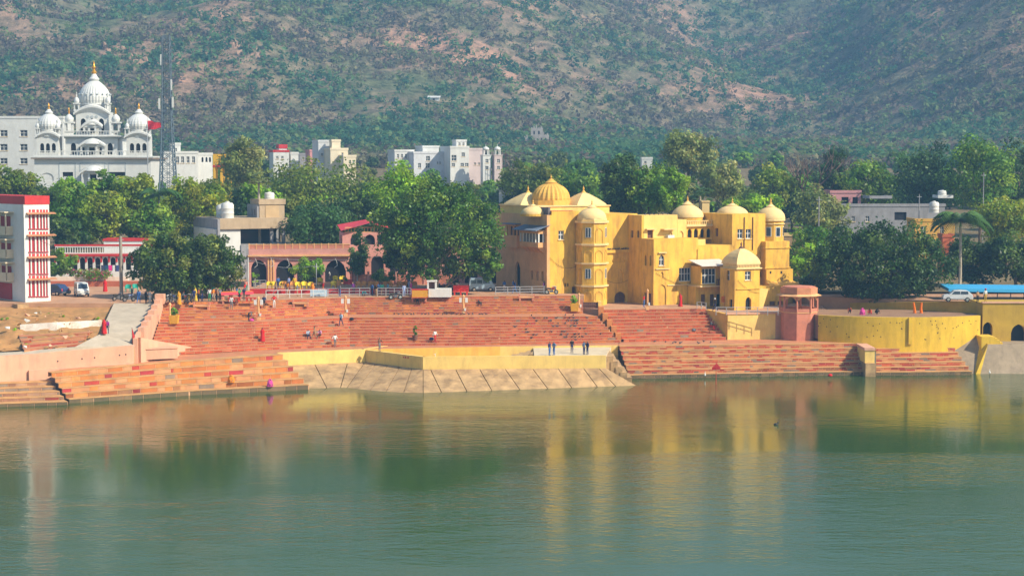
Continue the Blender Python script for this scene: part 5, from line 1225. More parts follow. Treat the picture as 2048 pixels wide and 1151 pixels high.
for k, px in enumerate((974, 997)):
    F = house('hotel_turret', 'slender white hotel turret with a little domed kiosk' if k == 0 else 'half painted pink hotel turret beside scaffold poles', px-8, px+8, 311, 440, M_WHITE if k == 0 else MATS['pinkish_hotel'], 2.2, [(318, 326, [(px-3, px+3)]), (332, 339, [(px-3, px+3)])], R(17), zb=8, parapet=.2)
    LB('kiosk', M_WHITE, F.root, lambda mb: [mb.box(F.u1/2+a-.1, F.u1/2+a+.1, 1+b-.1, 1+b+.1, F.z1, F.z1+1.3) for a in (-.6, .6) for b in (-.6, .6)])
    dome(F.root, (F.u1/2, 1.0, F.z1+1.3), .85, 1.0, 'onion', 12, M_WHITE, finh=.6, fin=M_WHITE, collar=False)
def scaffold():
    a = W(1004, 300, 438); t = thing('scaffold', 'thin scaffold poles beside the unfinished hotel turret', 'scaffold', (a.x, 438, 8))
    for k in range(3):
        x = a.x+k*.9; bld('pole', M_WOOD, t, lambda mb: mb.tube((x, 438, 8), (x, 438, a.z), .06, .06, 4))
    for k in range(9): z = 10+k*(a.z-10)/9; bld('ledger', M_WOOD, t, lambda mb: mb.tube((a.x, 438, z), (a.x+1.8, 438, z), .05, .05, 4))
scaffold()
def ruin():
    q = hit_hill(1075, 296); Y = q.y; Ms = mat('old_stone_house', (.40, .36, .33), 1, .3, .4, (.2, .18, .17), .5, .3)
    for x0, x1, py, dy, lab in ((1044, 1066, 276, 4, 'grey ruined stone house low on the hillside'), (1062, 1086, 256, 8, 'tall grey stone ruin block with broken top on the hillside'), (1078, 1098, 270, 2, 'pale lit stone wall of the hillside ruin'), (1040, 1084, 290, 0, 'long low terrace wall of the hillside ruin')):
        a, b = W(x0, py, Y+dy), W(x1, 304, Y+dy); t = thing('stone_ruin', lab, 'ruin', ((a.x+b.x)/2, Y+dy, b.z))
        z0 = float(hill_z((a.x+b.x)/2, Y+dy))-6
        wf = bld('wall', Ms, t, lambda mb: (mb.box(a.x, b.x, Y+dy, Y+dy+3, min(z0, b.z-3), a.z), [mb.box(a.x+(b.x-a.x)*k/5, a.x+(b.x-a.x)*(k+.6)/5, Y+dy+.1, Y+dy+2.8, a.z+.001, a.z+.3+.5*((k*7) % 3)) for k in range(5)]))
        bld('window', M_DARK, t, lambda mb: [mb.box(a.x+(b.x-a.x)*f, a.x+(b.x-a.x)*(f+.12), Y+dy-.03, Y+dy+.2, a.z-2.6, a.z-1.2) for f in (.2, .6)])
ruin()
def hill_hut():
    q = hit_hill(868, 200); t = thing('hill_hut', 'tiny white shed with a pale roof alone on the hillside', 'hut', q)
    bld('wall', M_WHITE, t, lambda mb: mb.box(q.x-2.6, q.x+2.6, q.y-2, q.y+2, q.z-1.5, q.z+1.0)); bld('roof', M_WHITE, t, lambda mb: mb.faces([(q.x-3, q.y-2.6, q.z+1.0), (q.x+3, q.y-2.6, q.z+1.0), (q.x+3, q.y+2.4, q.z+2.0), (q.x-3, q.y+2.4, q.z+2.0)], [(0, 1, 2, 3)])); bld('door', M_DARK, t, lambda mb: mb.box(q.x-.5, q.x+.5, q.y-2.03, q.y-1.9, q.z-1.4, q.z+.6))
hill_hut()
# beige modern house with roof tanks
def beige_house():
    F = Frame('villa', 'beige flat roofed modern house with dark veranda and roof tanks', 'building', 441, 520, Y=256, z=8.4, yaw=R(26)); r = F.root; M = M_BEIGE
    u1 = F.uz(576, 450, 0)[0]; zt, zb = F.z(437, 2, 0), F.z(458, 2, 0)
    LB('roof_band', M, r, lambda mb: mb.box(0, u1, 0, 12, zb, zt))
    LB('white_wall', M_WHITE, r, lambda mb: mb.box(F.uz(431, 470, .4)[0], F.uz(481, 470, .4)[0], .4, 11.8, 0, zb-.002))
    LB('back_wall', M_GREY, r, lambda mb: mb.box(F.uz(482, 470, 3)[0], u1-.1, 4.2, 4.5, 0, zb-.002)); LB('veranda_glass', M_GLASS, r, lambda mb: mb.box(F.uz(482, 470, 3)[0], u1-.5, 4.0, 4.15, F.z(489, 3, 0), zb-.004))
    for px in (541, 565): LB('pillar', M_GREY, r, lambda mb: mb.box(F.uz(px, 470, .5)[0], F.uz(px, 470, .5)[0]+.45, .5, .95, 0, zb-.002))
    LB('veranda_floor', M_GREY, r, lambda mb: mb.box(F.uz(482, 490, .3)[0], u1, .2, 4, 0, F.z(489, 3, 0)))
    # left wing, in shade
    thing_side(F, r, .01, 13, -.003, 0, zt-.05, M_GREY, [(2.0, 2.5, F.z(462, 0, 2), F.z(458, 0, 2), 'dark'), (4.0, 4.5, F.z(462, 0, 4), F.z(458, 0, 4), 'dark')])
    # penthouse
    a, b, c, d = F.rect(519, 569, 398, 436, 2.5)
    LB('penthouse', M, r, lambda mb: (mb.box(a, b, 2.5, 6.5, zt, d-.8), mb.box(a-.15, b+.15, 2.35, 6.6, d-.799, d))); LB('penthouse_panel', mat('tan_panel', (.52, .36, .20), .9, .15, .8), r, lambda mb: mb.box(a+.9, b-.9, 2.42, 2.5, zt, d-.95))
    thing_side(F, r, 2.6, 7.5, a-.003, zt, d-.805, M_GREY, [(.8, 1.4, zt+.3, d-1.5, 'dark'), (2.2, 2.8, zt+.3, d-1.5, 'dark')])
    water_tank(455, 436, 259, .95, 2.4, M_WHITE, 'white plastic water tank on the beige roof'); water_tank(444, 436, 261, .85, 2.1, M_WHITE, 'white water tank half hidden by tree on the beige roof')
    p = F.xy((a+b)/2-.6, 4.2); water_tank(539, 398.5, p.y, .75, 1.1, M_WHITE, 'short white water tank on top of the penthouse')
beige_house()
def cafe():
    F = Frame('cafe', 'pink sandstone lakeside cafe with arched veranda and roof terrace balustrade', 'building', 498, 565, Y=241, z=8.5, yaw=R(6)); r = F.root; S = mat('cafe_pink', (.60, .28, .23), .88, .16, .8, (.3, .12, .1), .3, .15)
    u1 = F.uz(700, 540, 0)[0]; zt = F.z(498, 6, 0); zb = F.z(516, 6, 0)
    LB('terrace_slab', S, r, lambda mb: mb.box(0, u1, 0, 9, zb+.5, zt)); LB('frieze', M_PALP, r, lambda mb: mb.box(-.1, u1+.1, -.25, 9, zb+.25, zb+.499))
    hl = []; 
    for a, b in ((502, 533), (552, 588), (594, 642), (650, 692)): hl.append((*F.rect(a, b, 519, 570, .3)[:2], 0.0, zb-.15, 'arch'))
    wall(r, 0, u1, 0, zb+.249, .3, S, hl, thick=.6, name='arcade'); LB('dark_veranda', M_DARK, r, lambda mb: mb.box(0.02, u1-.02, 5, 5.3, 0, zb))
    # balustrade of carved panels
    n = 14; zp = zt+.001; hh = F.z(488, 6, 0)-zt
    for k in range(n):
        a, b = u1*k/n+.12, u1*(k+1)/n-.02
        LB('balustrade_panel', M_REDST, r, lambda mb: mb.box(a, b, .1, .2, zp+.06, zp+hh*.86)); LB('balustrade_post', M_PALP, r, lambda mb: mb.box(a-.13, a-.002, .04, .26, zp, zp+hh*1.15))
    LB('balustrade_rail', M_PALP, r, lambda mb: mb.box(0, u1, .05, .25, zp+hh*.861, zp+hh))
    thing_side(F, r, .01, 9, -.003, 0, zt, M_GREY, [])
    for a, b in ((534, 551),):
        q = F.rect(a, b, 519, 570, -.1); LB('carved_pier', M_PALP, r, lambda mb: [mb.box(q[0]+.1+k*.36, q[0]+.3+k*.36, .1, .29, 0, zb) for k in range(3)])
    # upper pavilion with red roof
    F2 = Frame('pavilion', 'small pink rooftop pavilion with arches and a bright red roof', 'building', 690, 490, Y=246, z=F.z0+zb, yaw=R(10)); r2 = F2.root
    u2 = F2.uz(768, 470, 0)[0]; za = F2.z(465, 2, 0)
    hl = [(*F2.rect(a, b, 468, 489, 0), 'arch') for a, b in ((701, 722), (729, 750), (755, 767))]; hl = [(h[0], h[1], max(h[2], .2), h[3], h[4]) for h in hl]
    wall(r2, 0, u2, 0, za, 0, S, hl, thick=.4, name='arcade'); LB('dark_room', M_DARK, r2, lambda mb: mb.box(.02, u2-.02, 3.5, 3.7, 0, za))
    thing_side(F2, r2, .01, 6, -.003, 0, za, S, [(1.2, 3.4, .8, za-.5, 'dark')])
    balustrade(r2, 0, u2, .1, za+.001, F2.z(454, 2, 0)-za, M_PALP, .45)
    LB('roof', plain('red_sheet_roof', (.62, .03, .04), .5), r2, lambda mb: mb.faces([(-.6, -.8, za+.3), (u2*.62, -.8, F2.z(447, 2, 0)+.1), (u2+.8, -.6, za+.6), (u2*.62, 6.5, F2.z(445, 2, 0)+.2), (-.6, 6.5, za+.9), (u2+.8, 6.5, za+.9)], [(0, 1, 3, 4), (1, 2, 5, 3)]))
    # platform with red band in front
    a, b = G(500, 587, Z_PLZ), G(868, 585, Z_PLZ)
    t = thing('cafe_platform', 'low red edged platform with chairs in front of the cafe', 'platform', (a+b)/2)
    bld('kerb', M_RED, t, lambda mb: mb.box(a.x, b.x, a.y, a.y+.4, Z_PLZ, Z_PLZ+.62)); bld('deck', M_PAVE, t, lambda mb: mb.box(a.x, b.x, a.y+.401, a.y+14, Z_PLZ+.005, Z_PLZ+.55))
    # lower pink parapet walls right of the arcade
    c = W(708, 560, 239); d = W(800, 575, 239); t = thing('garden_wall', 'pink panelled garden wall between cafe and big tree', 'wall', (c.x, 239, Z_PLZ))
    for k in range(7):
        x = c.x+k*(W(905, 560, 239).x-c.x)/7; w = (W(905, 560, 239).x-c.x)/7
        bld('panel', M_REDST, t, lambda mb: mb.box(x+.2, x+w-.02, 239, 239.15, Z_PLZ+.5, Z_PLZ+1.9)); bld('post', S, t, lambda mb: mb.box(x-.1, x+.18, 238.9, 239.3, Z_PLZ+.5, Z_PLZ+2.3))
    F3 = Frame('back_building', 'dim pink building with pillars behind the big tree', 'building', 700, 560, Y=249, z=8.4); u3 = F3.uz(1000, 540, 0)[0]; z3 = F3.z(496, 5, 0)
    wall(F3.root, 0, u3, 0, z3, 0, S, [(u3*(k+.12)/8, u3*(k+.8)/8, 0, z3-.9, 'arch') for k in range(8)], depth=6, thick=.4)
    return F
CAFE = cafe()
def red_white_house():
    F = Frame('balcony_house', 'white house with red arcaded front and red railed roof behind the van', 'building', 112, 580, Y=252, z=8.4, yaw=R(3)); r = F.root
    u1 = F.uz(310, 530, 0)[0]; z1 = F.z(512, 5, 0); za = F.z(528, 5, 0); n = 13
    wall(r, 0, u1, 0, z1, 0, M_WHITE, [(u1*(k+.15)/n, u1*(k+.85)/n, F.z(540, 5, 0), F.z(514, 5, 0), 'arch') for k in range(n)], depth=8, thick=.35)
    for k in range(n+1): LB('red_pilaster', M_RED, r, lambda mb: mb.box(u1*k/n-.12, u1*k/n+.12, -.12, 0, F.z(524, 5, 0), z1))
    LB('red_band', M_RED, r, lambda mb: mb.box(-.1, u1+.1, -.35, .2, z1+.001, z1+.35)); balustrade(r, 0, u1, 0, z1+.351, 1.1, M_WHITE, .35); LB('red_rail', M_RED, r, lambda mb: mb.box(-.1, u1+.1, -.12, .12, z1+1.452, z1+1.7))
    LB('roof_room', M_WHITE, r, lambda mb: mb.box(u1*.45, u1*.95, 3, 7.5, z1+.3, z1+2.0)); LB('roof_band', M_RED, r, lambda mb: mb.box(u1*.44, u1*.96, 2.9, 7.6, z1+2.001, z1+2.35))
    # washing on a line
    t = thing('washing_line', 'washing hung on a line below the red arcade', 'laundry', (F.O.x+9, 250, 10)); p0, p1 = W(180, 530, 250), W(240, 531, 250)
    bld('line', M_METAL, t, lambda mb: mb.tube(p0, p1, .02, .02, 4))
    for k, (px, c) in enumerate(((206, (.05, .06, .12)), (213, (.02, .08, .16)), (221, (.75, .03, .25)), (228, (.7, .68, .66)), (234, (.05, .07, .2)))):
        q = W(px, 530, 249.98); bld('cloth', plain('cloth_%d' % k, c, .9), t, lambda mb: mb.box(q.x-.28, q.x+.28, 249.96, 250.0, q.z-1.0+.1*(k % 3), q.z))
    # low compound wall
    a, b = W(96, 575, 243), W(256, 575, 243); t = thing('compound_wall', 'cream low compound wall with red footing behind the white van', 'wall', ((a.x+b.x)/2, 243, 8.5))
    bld('wall', M_CREAM if False else mat('pale_compound', (.72, .60, .48), .9, .12, .5, (.4, .25, .15), .35, .1, True), t, lambda mb: mb.box(a.x, b.x, 243, 243.4, 8.5, ZP(553, 243))); bld('footing', mat('red_footing', (.45, .13, .07), .9, .15, 1), t, lambda mb: mb.box(a.x, b.x+3, 242.4, 243, 8.5, 8.5+.75))
    a2, b2 = W(256.5, 575, 243), W(430, 575, 243)
    t = thing('cafe_side_wall', 'long terracotta low wall under the bushy tree', 'wall', ((a2.x+b2.x)/2, 243, 8.5)); bld('wall', MATS['red_footing'], t, lambda mb: mb.box(a2.x+3, b2.x, 242.4, 243, 8.5, 9.3)); bld('back_wall', MATS['pale_compound'], t, lambda mb: mb.box(a2.x, b2.x, 244, 244.3, 8.5, 10.4))
red_white_house()
# right-hand houses
F = house('grey_house', 'long grey flat roofed house with dark doorway behind the round tree', 1679, 1890, 413, 300, M_GREY, 10, [(432, 443, [(1703, 1710), (1731, 1739)]), (424, 440, [(1789, 1813)], 'dark')], R(2), M_GREY)
house('roof_room', 'grey and ochre roof room standing on the grey house', 1739, 1783, 397, 303, M_GREY, 5, [], R(2), zb=19.5)
house('pink_house', 'pink house with red door behind the grey flat roof', 1660, 1722, 386, 318, MATS['pink_house'], 6, [(394, 412, [(1683, 1697), (1705, 1716)], 'dark')], 0)
house('roof_room', 'white roof room with a small tank on the grey house end', 1876, 1905, 396, 302, M_WHITE, 4, [], 0, zb=19.5)
house('ochre_house', 'ochre walled house half hidden by the round tree and palm', 1830, 1910, 443, 285, M_RIM, 6, [(452, 468, [(1842, 1852), (1880, 1888)])], 0)
house('lane_house', 'tan house with pale roof edge just right of the palace', 1566, 1606, 472, 262, mat('tan_house', (.34, .22, .12), .9, .15, .5), 6, [(488, 500, [(1586, 1593)])], 0, M_PALW)
house('red_shed', 'small orange red shed wall behind the round tree', 1886, 1908, 474, 262, mat('rust_wall', (.50, .12, .05), .9, .2, .8), 3, [], 0)
p = F.xy(F.u1*.93, 3); water_tank(1884, 396, 303, .75, 1.4, M_WHITE, 'white water tank on the white roof room at right')
water_tank(1868, 425, 295, .8, 1.9, M_WHITE, 'white water tank standing before the grey house end')
water_tank(1162, 427, 239, .62, 1.5, mat('silver_tank', (.45, .55, .66), .5, .1, 1), 'bluish silver water tank behind the octagonal palace tower')
house('far_house', 'white and pink far house peeping above trees left of palace domes', 998, 1030, 381, 330, M_WHITE, 5, [], 0)
house('far_house', 'small white far house among trees above the palace', 1283, 1305, 318, 460, M_WHITE, 5, [(322, 327, [(1288, 1293)])], 0)
house('far_house', 'cream plastered wall block right of the yellow loggia dome', 1404, 1419, 404, 262, M_PALW, 3, [], 0, parapet=.2)
house('far_house', 'long low pale rooftop among the far trees above the palace', 1566, 1590, 368, 380, M_PALW, 5, [], 0, parapet=.2)
house('far_house', 'little white house behind bushes right of the palace turrets', 1646, 1678, 428, 320, M_WHITE, 5, [], 0)
def canopy():
    z1 = ZP(570, 229); z0 = ZP(576, 226); a, b = W(1888, 572, 228), W(2130, 578, 228)
    t = thing('canopy', 'long blue sheet canopy on thin dark posts by the street', 'canopy', ((a.x+b.x)/2, 228, 7.8)); Mb = plain('blue_sheet', (.05, .36, .66), .45)
    bld('roof', Mb, t, lambda mb: mb.faces([(a.x, 225.5, z0), (b.x, 225.5, z0-.2), (b.x, 230, z1-.1), (a.x, 230, z1+.1), (a.x, 225.5, z0-.4), (b.x, 225.5, z0-.6), (b.x, 230, z1-.4), (a.x, 230, z1-.3)], [(0, 1, 2, 3), (7, 6, 5, 4), (0, 4, 5, 1), (3, 7, 4, 0)]))
    for k in range(9):
        x = a.x+1.2+k*(b.x-a.x-2)/8; bld('post', M_DARK, t, lambda mb: mb.tube((x, 225.8, 7.5), (x, 225.8, z0-.3), .06, .06, 6))
    solid('street', M_PAVE, [Vector((W(1640, 600, 233).x, 233.5, 7.75)), Vector((W(1964, 600, 222).x, 222.6, 7.95)), Vector((b.x+20, 222.6, 7.95)), Vector((b.x+20, 260, 7.95)), Vector((W(1580, 600, 240).x, 240, 7.95))], 2.5)
canopy()
# ================================================================ trees and plants
PALV = {'grey': [(.022, .050, .012), (.038, .070, .016), (.066, .095, .025), (.016, .040, .010)],
        'deep': [(.014, .046, .009), (.022, .062, .010), (.032, .078, .012), (.055, .10, .016)],
        'dark': [(.008, .026, .009), (.012, .036, .010), (.018, .046, .012), (.032, .062, .016)],
        'mid': [(.022, .070, .009), (.034, .092, .010), (.052, .112, .013), (.070, .125, .015)],
        'bright': [(.050, .125, .010), (.080, .170, .012), (.110, .200, .015), (.065, .150, .012)],
        'olive': [(.040, .075, .013), (.060, .095, .016), (.080, .108, .020), (.034, .065, .012)],
        'yellow': [(.065, .115, .010), (.085, .13, .012), (.05, .10, .010), (.11, .14, .014)],
        'pale': [(.070, .105, .040), (.090, .125, .050), (.055, .090, .035), (.11, .13, .06)],
        'blue': [(.013, .042, .018), (.020, .055, .022), (.032, .070, .028), (.016, .048, .018)],
        'dry': [(.10, .075, .045), (.13, .10, .06), (.09, .085, .04), (.12, .09, .05)]}
LEAF = leafmat('tree_leaves')
BARK = mat('bark', (.16, .11, .07), .95, .3, 2, None, 0, .4)
BARKP = mat('pale_bark', (.42, .36, .28), .9, .3, 1.5, None, 0, .3)
def crown_mesh(name, rx, ry, rz, pal, nclump, per, leaf, seed, shape='round', tight=1.3):
    rng = np.random.RandomState(seed); pal = np.array(PALV[pal])*np.array([2.7, 2.25, 1.35])
    d = rng.normal(size=(nclump, 3)); d /= np.linalg.norm(d, axis=1)[:, None]
    rad = 0.42+0.50*rng.rand(nclump)**0.6
    c = d*rad[:, None]
    if shape == 'flat': c[:, 2] = np.where(c[:, 2] < 0, c[:, 2]*.35, c[:, 2])
    if shape == 'tall': c[:, 0] *= 1-.25*np.clip(c[:, 2], 0, 1); c[:, 1] *= 1-.25*np.clip(c[:, 2], 0, 1)
    if shape == 'skirt': c[:, 2] = np.where(c[:, 2] < -.2, c[:, 2]*.9, c[:, 2]); 
    # bumpy outline
    lk = .18 if tight < 1 else 1.0
    lob = 1+.16*lk*np.sin(3*np.arctan2(c[:, 1], c[:, 0])+seed)+.12*lk*np.sin(5*np.arctan2(c[:, 2], c[:, 0])+seed*2)
    c *= lob[:, None]
    cr = (.17+.15*rng.rand(nclump))
    S = np.array([rx, ry, rz]); cc = c*S*(.92 if tight > 1 else 1.04); r = cr*(rx*ry*rz)**(1/3)*tight
    # lighter, younger leaves in some clumps
    ci = rng.randint(0, len(pal), nclump); cols = pal[ci]*(.7+.75*rng.rand(nclump)**1.3)[:, None]
    v, col = leaf_cloud(cc, r, per, leaf, cols, .85, rng, .35)
    # a sparse fill inside so that the crown is not hollow
    return v, col, cc
def tree(label, x0, x1, yt, yb, Y, pal='mid', nclump=55, per=90, leaf=.5, seed=1, shape='round', zb=None, group=None, name='tree', trunkpx=None, bark=None, depth=.9, limbs=7, tight=1.25):
    a, b = W(x0, (yt+yb)/2, Y), W(x1, (yt+yb)/2, Y); zt, zl = ZP(yt, Y), ZP(yb, Y)
    c = Vector(((a.x+b.x)/2, Y, (zt+zl)/2)); rx, rz = (b.x-a.x)/2, (zt-zl)/2; ry = rx*depth
    base = Vector((c.x if trunkpx is None else XP(trunkpx, Y), Y, (float(gz(0., Y)) if Y > 252 else Z_PLZ) if zb is None else zb))
    root = thing(name, label, 'tree', base, 0, group)
    v, col, cc = crown_mesh('crown', rx, ry, rz, pal, nclump, per, leaf, seed, shape, tight)
    off = np.array(c-base); v = v+off
    lo = .15; v[:, :, 2] = np.maximum(v[:, :, 2], lo+.0*v[:, :, 2])
    o = bpy.data.objects.new('crown', quads_mesh('crown', v, col, LEAF)); COL.objects.link(o); o.parent = root
    rng = random.Random(seed); H = off[2]; tr = max(.13, rx*.05)
    def tk(mb):
        pts = [Vector((0, 0, -.3))]; n = 5; tip = Vector(off)*1.0
        for k in range(1, n+1): t = k/n; pts.append(Vector((tip.x*t**1.5+rng.uniform(-.15, .15)*t, rng.uniform(-.15, .15)*t, tip.z*t)))
        mb.path(pts, tr, tr*.45, 8)
        for k in range(limbs):
            e = Vector(cc[rng.randrange(len(cc))])+Vector(off); s = pts[rng.randint(2, n-1)]; m_ = s.lerp(e, .5)+Vector((rng.uniform(-.3, .3), rng.uniform(-.3, .3), .25*rx*.3))
            mb.path([s, m_, e], tr*.5, tr*.12, 5)
    LB('trunk', bark or BARK, root, tk, smooth=True)
    return root
# --- three big trees on the bank
tree('broad bushy dark green tree shading the parked scooters on the plaza', 250, 492, 462, 602, 222, 'grey', 250, 95, .40, 21, 'skirt', zb=Z_PLZ, depth=.62, tight=.72)
tree('large leafy tree with a pale trunk between the cafe and the palace', 738, 1016, 360, 562, 229, 'deep', 330, 90, .40, 22, 'tall', zb=Z_PLZ, tight=.72, trunkpx=870, bark=BARKP, depth=.7, limbs=12)
tree('large round dark tree standing behind the curved yellow terrace', 1618, 1912, 440, 612, 231, 'dark', 280, 95, .40, 23, 'skirt', zb=6.9, depth=.6, tight=.72)
tree('low bough of leaves hanging over the silver van', 930, 1010, 490, 560, 227, 'deep', 26, 90, .45, 24, 'round', zb=Z_PLZ, trunkpx=880)
tree('leafy lower left boughs of the big tree near the garden wall', 757, 850, 470, 545, 230, 'dark', 30, 90, .45, 25, 'round', zb=Z_PLZ, trunkpx=868)
# --- middle distance, one by one
T = [
 ('dark tree behind the white and red block', 100, 190, 352, 500, 266, 'mid', 60, 95, .5, 'round'),
 ('tall yellowish green tree left of the bushy plaza tree', 165, 262, 372, 490, 262, 'yellow', 60, 95, .5, 'round'),
 ('shady tree over the red arcaded house', 92, 175, 430, 505, 258, 'dark', 36, 90, .48, 'round'),
 ('dense green tree between arcaded house and beige villa', 250, 352, 400, 500, 262, 'mid', 55, 90, .5, 'round'),
 ('small green tree by the corner of the white and red block', 92, 150, 498, 556, 248, 'mid', 26, 80, .42, 'round'),
 ('grey green tree at the left before the temple', -20, 72, 330, 400, 285, 'olive', 45, 80, .55, 'round'),
 ('leafy tree top before the temple left porch', 104, 178, 352, 410, 280, 'bright', 40, 80, .55, 'round'),
 ('leafy tree top before the temple entrance', 180, 250, 345, 420, 276, 'mid', 40, 80, .55, 'round'),
 ('bright tree top before the temple right tower', 225, 315, 342, 430, 272, 'yellow', 50, 80, .55, 'round'),
 ('round yellow green tree left of the beige villa tanks', 330, 448, 352, 442, 270, 'yellow', 65, 85, .5, 'round'),
 ('tall airy eucalyptus right of the yellow water tower', 440, 527, 268, 378, 322, 'pale', 70, 80, .55, 'tall'),
 ('wide flat topped acacia behind the villa penthouse', 528, 752, 318, 440, 300, 'olive', 95, 85, .55, 'flat'),
 ('dark glossy tree right of the beige villa', 572, 705, 398, 505, 258, 'blue', 70, 95, .46, 'round'),
 ('tall bright green tree left of the big plaza tree', 735, 862, 322, 470, 268, 'bright', 80, 90, .5, 'tall'),
 ('dark tree between villa and cafe pavilion', 660, 760, 380, 500, 264, 'dark', 50, 90, .5, 'round'),
 ('wide olive acacia behind the left palace domes', 1005, 1145, 322, 410, 330, 'olive', 70, 80, .6, 'flat'),
 ('green tree behind the big ribbed dome', 1105, 1212, 345, 425, 315, 'mid', 55, 80, .6, 'round'),
 ('tall dark eucalyptus behind the octagonal palace tower', 1200, 1290, 296, 440, 266, 'dark', 85, 80, .48, 'tall'),
 ('airy tall tree behind the palace upper storey', 1255, 1340, 325, 440, 262, 'mid', 70, 80, .48, 'tall'),
 ('slim bright green tree behind the palace loggia', 1325, 1377, 322, 425, 258, 'bright', 40, 90, .45, 'tall'),
 ('tall pale eucalyptus high above the palace roofs', 1325, 1430, 250, 360, 330, 'pale', 80, 75, .6, 'tall'),
 ('thin leaved pale tree behind the palace right domes', 1405, 1490, 318, 410, 310, 'pale', 55, 70, .55, 'round'),
 ('low bright bush trees behind the last palace dome', 1455, 1570, 385, 440, 275, 'bright', 45, 90, .5, 'flat'),
 ('yellow green tree right of the palace turret', 1500, 1600, 325, 420, 330, 'yellow', 50, 75, .6, 'round'),
 ('loose green tree in front of the pink house', 1585, 1690, 372, 480, 285, 'pale', 60, 85, .5, 'round'),
 ('tall slim dark tree left of the grey house trees', 1640, 1695, 294, 400, 330, 'blue', 40, 80, .6, 'tall'),
 ('rounded green tree above the pink house', 1680, 1795, 314, 420, 325, 'mid', 65, 80, .6, 'round'),
 ('very dark tall tree behind the grey house roof', 1785, 1915, 286, 430, 312, 'blue', 95, 80, .55, 'tall'),
 ('huge green tree right of the very dark tree', 1895, 2030, 264, 430, 306, 'mid', 95, 80, .55, 'round'),
 ('high tree at the right end of the tree line', 1985, 2090, 276, 420, 320, 'dark', 60, 80, .55, 'round'),
 ('yellowish tree right of the royal palm', 1955, 2075, 380, 500, 262, 'yellow', 65, 90, .48, 'round'),
 ('deep shade tree behind the blue canopy', 1890, 2000, 470, 572, 246, 'dark', 65, 95, .45, 'round'),
 ('dense dark tree over the canopy end', 1970, 2095, 460, 575, 243, 'dark', 65, 95, .45, 'round'),
 ('sunny light green bush tree right of the palace', 1575, 1640, 490, 560, 244, 'bright', 36, 90, .42, 'round'),
 ('mid green trees over the lane right of the palace', 1570, 1690, 452, 530, 256, 'mid', 45, 90, .45, 'round'),
 ('small leafy tree in the lane beside the round tree', 1590, 1660, 540, 600, 238, 'dark', 26, 90, .42, 'round'),
]
for k in range(22):
    px = (-30+k*42) if k < 22 else 1560+(k-22)*60
    rg = random.Random(500+k); w = rg.uniform(42, 66); yt = rg.uniform(352, 392); nm = rg.choice(['mid', 'olive', 'dark', 'yellow', 'bright', 'pale'])
    if 980 < px < 1560: continue
    near = ['temple', 'villa', 'cafe pavilion', 'palace', 'grey house'][0 if px < 330 else 1 if px < 600 else 2 if px < 800 else 3 if px < 1600 else 4]
    T.append(('%s tree number filling the gap behind the %s gardens' % ({'mid': 'green', 'olive': 'olive', 'dark': 'dark', 'yellow': 'yellowish', 'bright': 'bright green', 'pale': 'dusty pale'}[nm].replace('number ', ''), near), px-w, px+w, yt, yt+rg.uniform(85, 120), 288+rg.uniform(-8, 14), nm, 46, 80, .55, 'round'))
T = [(t[0].replace(' number', ''),)+t[1:] for t in T]
for k, (lab, x0, x1, yt, yb, Y, pal, nc, per, leaf, sh) in enumerate(T):
    wx = (x1-x0)*.07; x0, x1 = x0-wx, x1+wx
    tree(lab, x0, x1, yt, yb, Y, pal, nc, per, leaf, 40+k, sh, group='trees in the town')
# --- far tree belt below the hill: six crowns shared by many single trees
def belt():
    rng = random.Random(9); protos = []
    for k, pal in enumerate(('mid', 'olive', 'blue', 'pale', 'dark', 'mid', 'olive', 'bright')):
        v, col, cc = crown_mesh('crown', 1, .9, .85, pal, 40, 44, .24, 300+k, ('round', 'flat', 'tall')[k % 3]); v[:, :, 2] += .95
        me = quads_mesh('crown', v, col, LEAF); mb = MB(); mb.path([(0, 0, -.15), (.03, .02, .5), (0, 0, 1.0)], .06, .03, 6)
        for a in range(4): mb.path([(.02, .02, .5), (.5*math.cos(a*1.7), .5*math.sin(a*1.7), 1.05)], .03, .01, 4)
        tm = mb.build('trunk', BARK); tme = tm.data; bpy.data.objects.remove(tm); protos.append((pal, me, tme))
    names = {'mid': 'mid green', 'olive': 'olive', 'blue': 'dark bluish', 'pale': 'pale dusty', 'dark': 'dark', 'bright': 'fresh green'}
    spots = []
    for row, (Y, dy, step) in enumerate(((345, 16, 46), (395, 22, 42), (450, 28, 38), (520, 34, 60))):
        px = -40+row*17
        while px < 2090:
            spots.append((px+rng.uniform(-.4, .4)*step, Y+rng.uniform(-dy, dy)/1.2)); px += step*rng.uniform(.75, 1.5)
    keep = [(60, 305, 350), (318, 362, 320), (395, 460, 365)]
    for px, Y in spots:
        if any(a < px < b and Y < c for a, b, c in keep): continue
        low = (Y < 470 and 785 < px < 1012) or (Y < 425 and (540 < px < 716 or 325 < px < 425))
        if Y < 345 and 1655 < px < 1910: continue
        X = XP(px, Y); z = float(gz(0., Y)) if Y < 640 else float(hill_z(X, Y)); s = rng.uniform(3.0, 5.2)*(1 if Y < 430 else .72)
        if low: s = rng.uniform(2.1, 3.0)
        pal, me, tme = rng.choice(protos)
        r = thing('tree', '%s crowned tree in the far belt below the hills' % names[pal], 'tree', (X, Y, z), rng.uniform(0, 6.28), 'far %s trees below the hills' % names[pal])
        r.scale = (s*rng.uniform(.9, 1.25), s, s*rng.uniform(.8, 1.15))
        for n, m_ in (('crown', me), ('trunk', tme)):
            o = bpy.data.objects.new(n, m_); COL.objects.link(o); o.parent = r
belt()
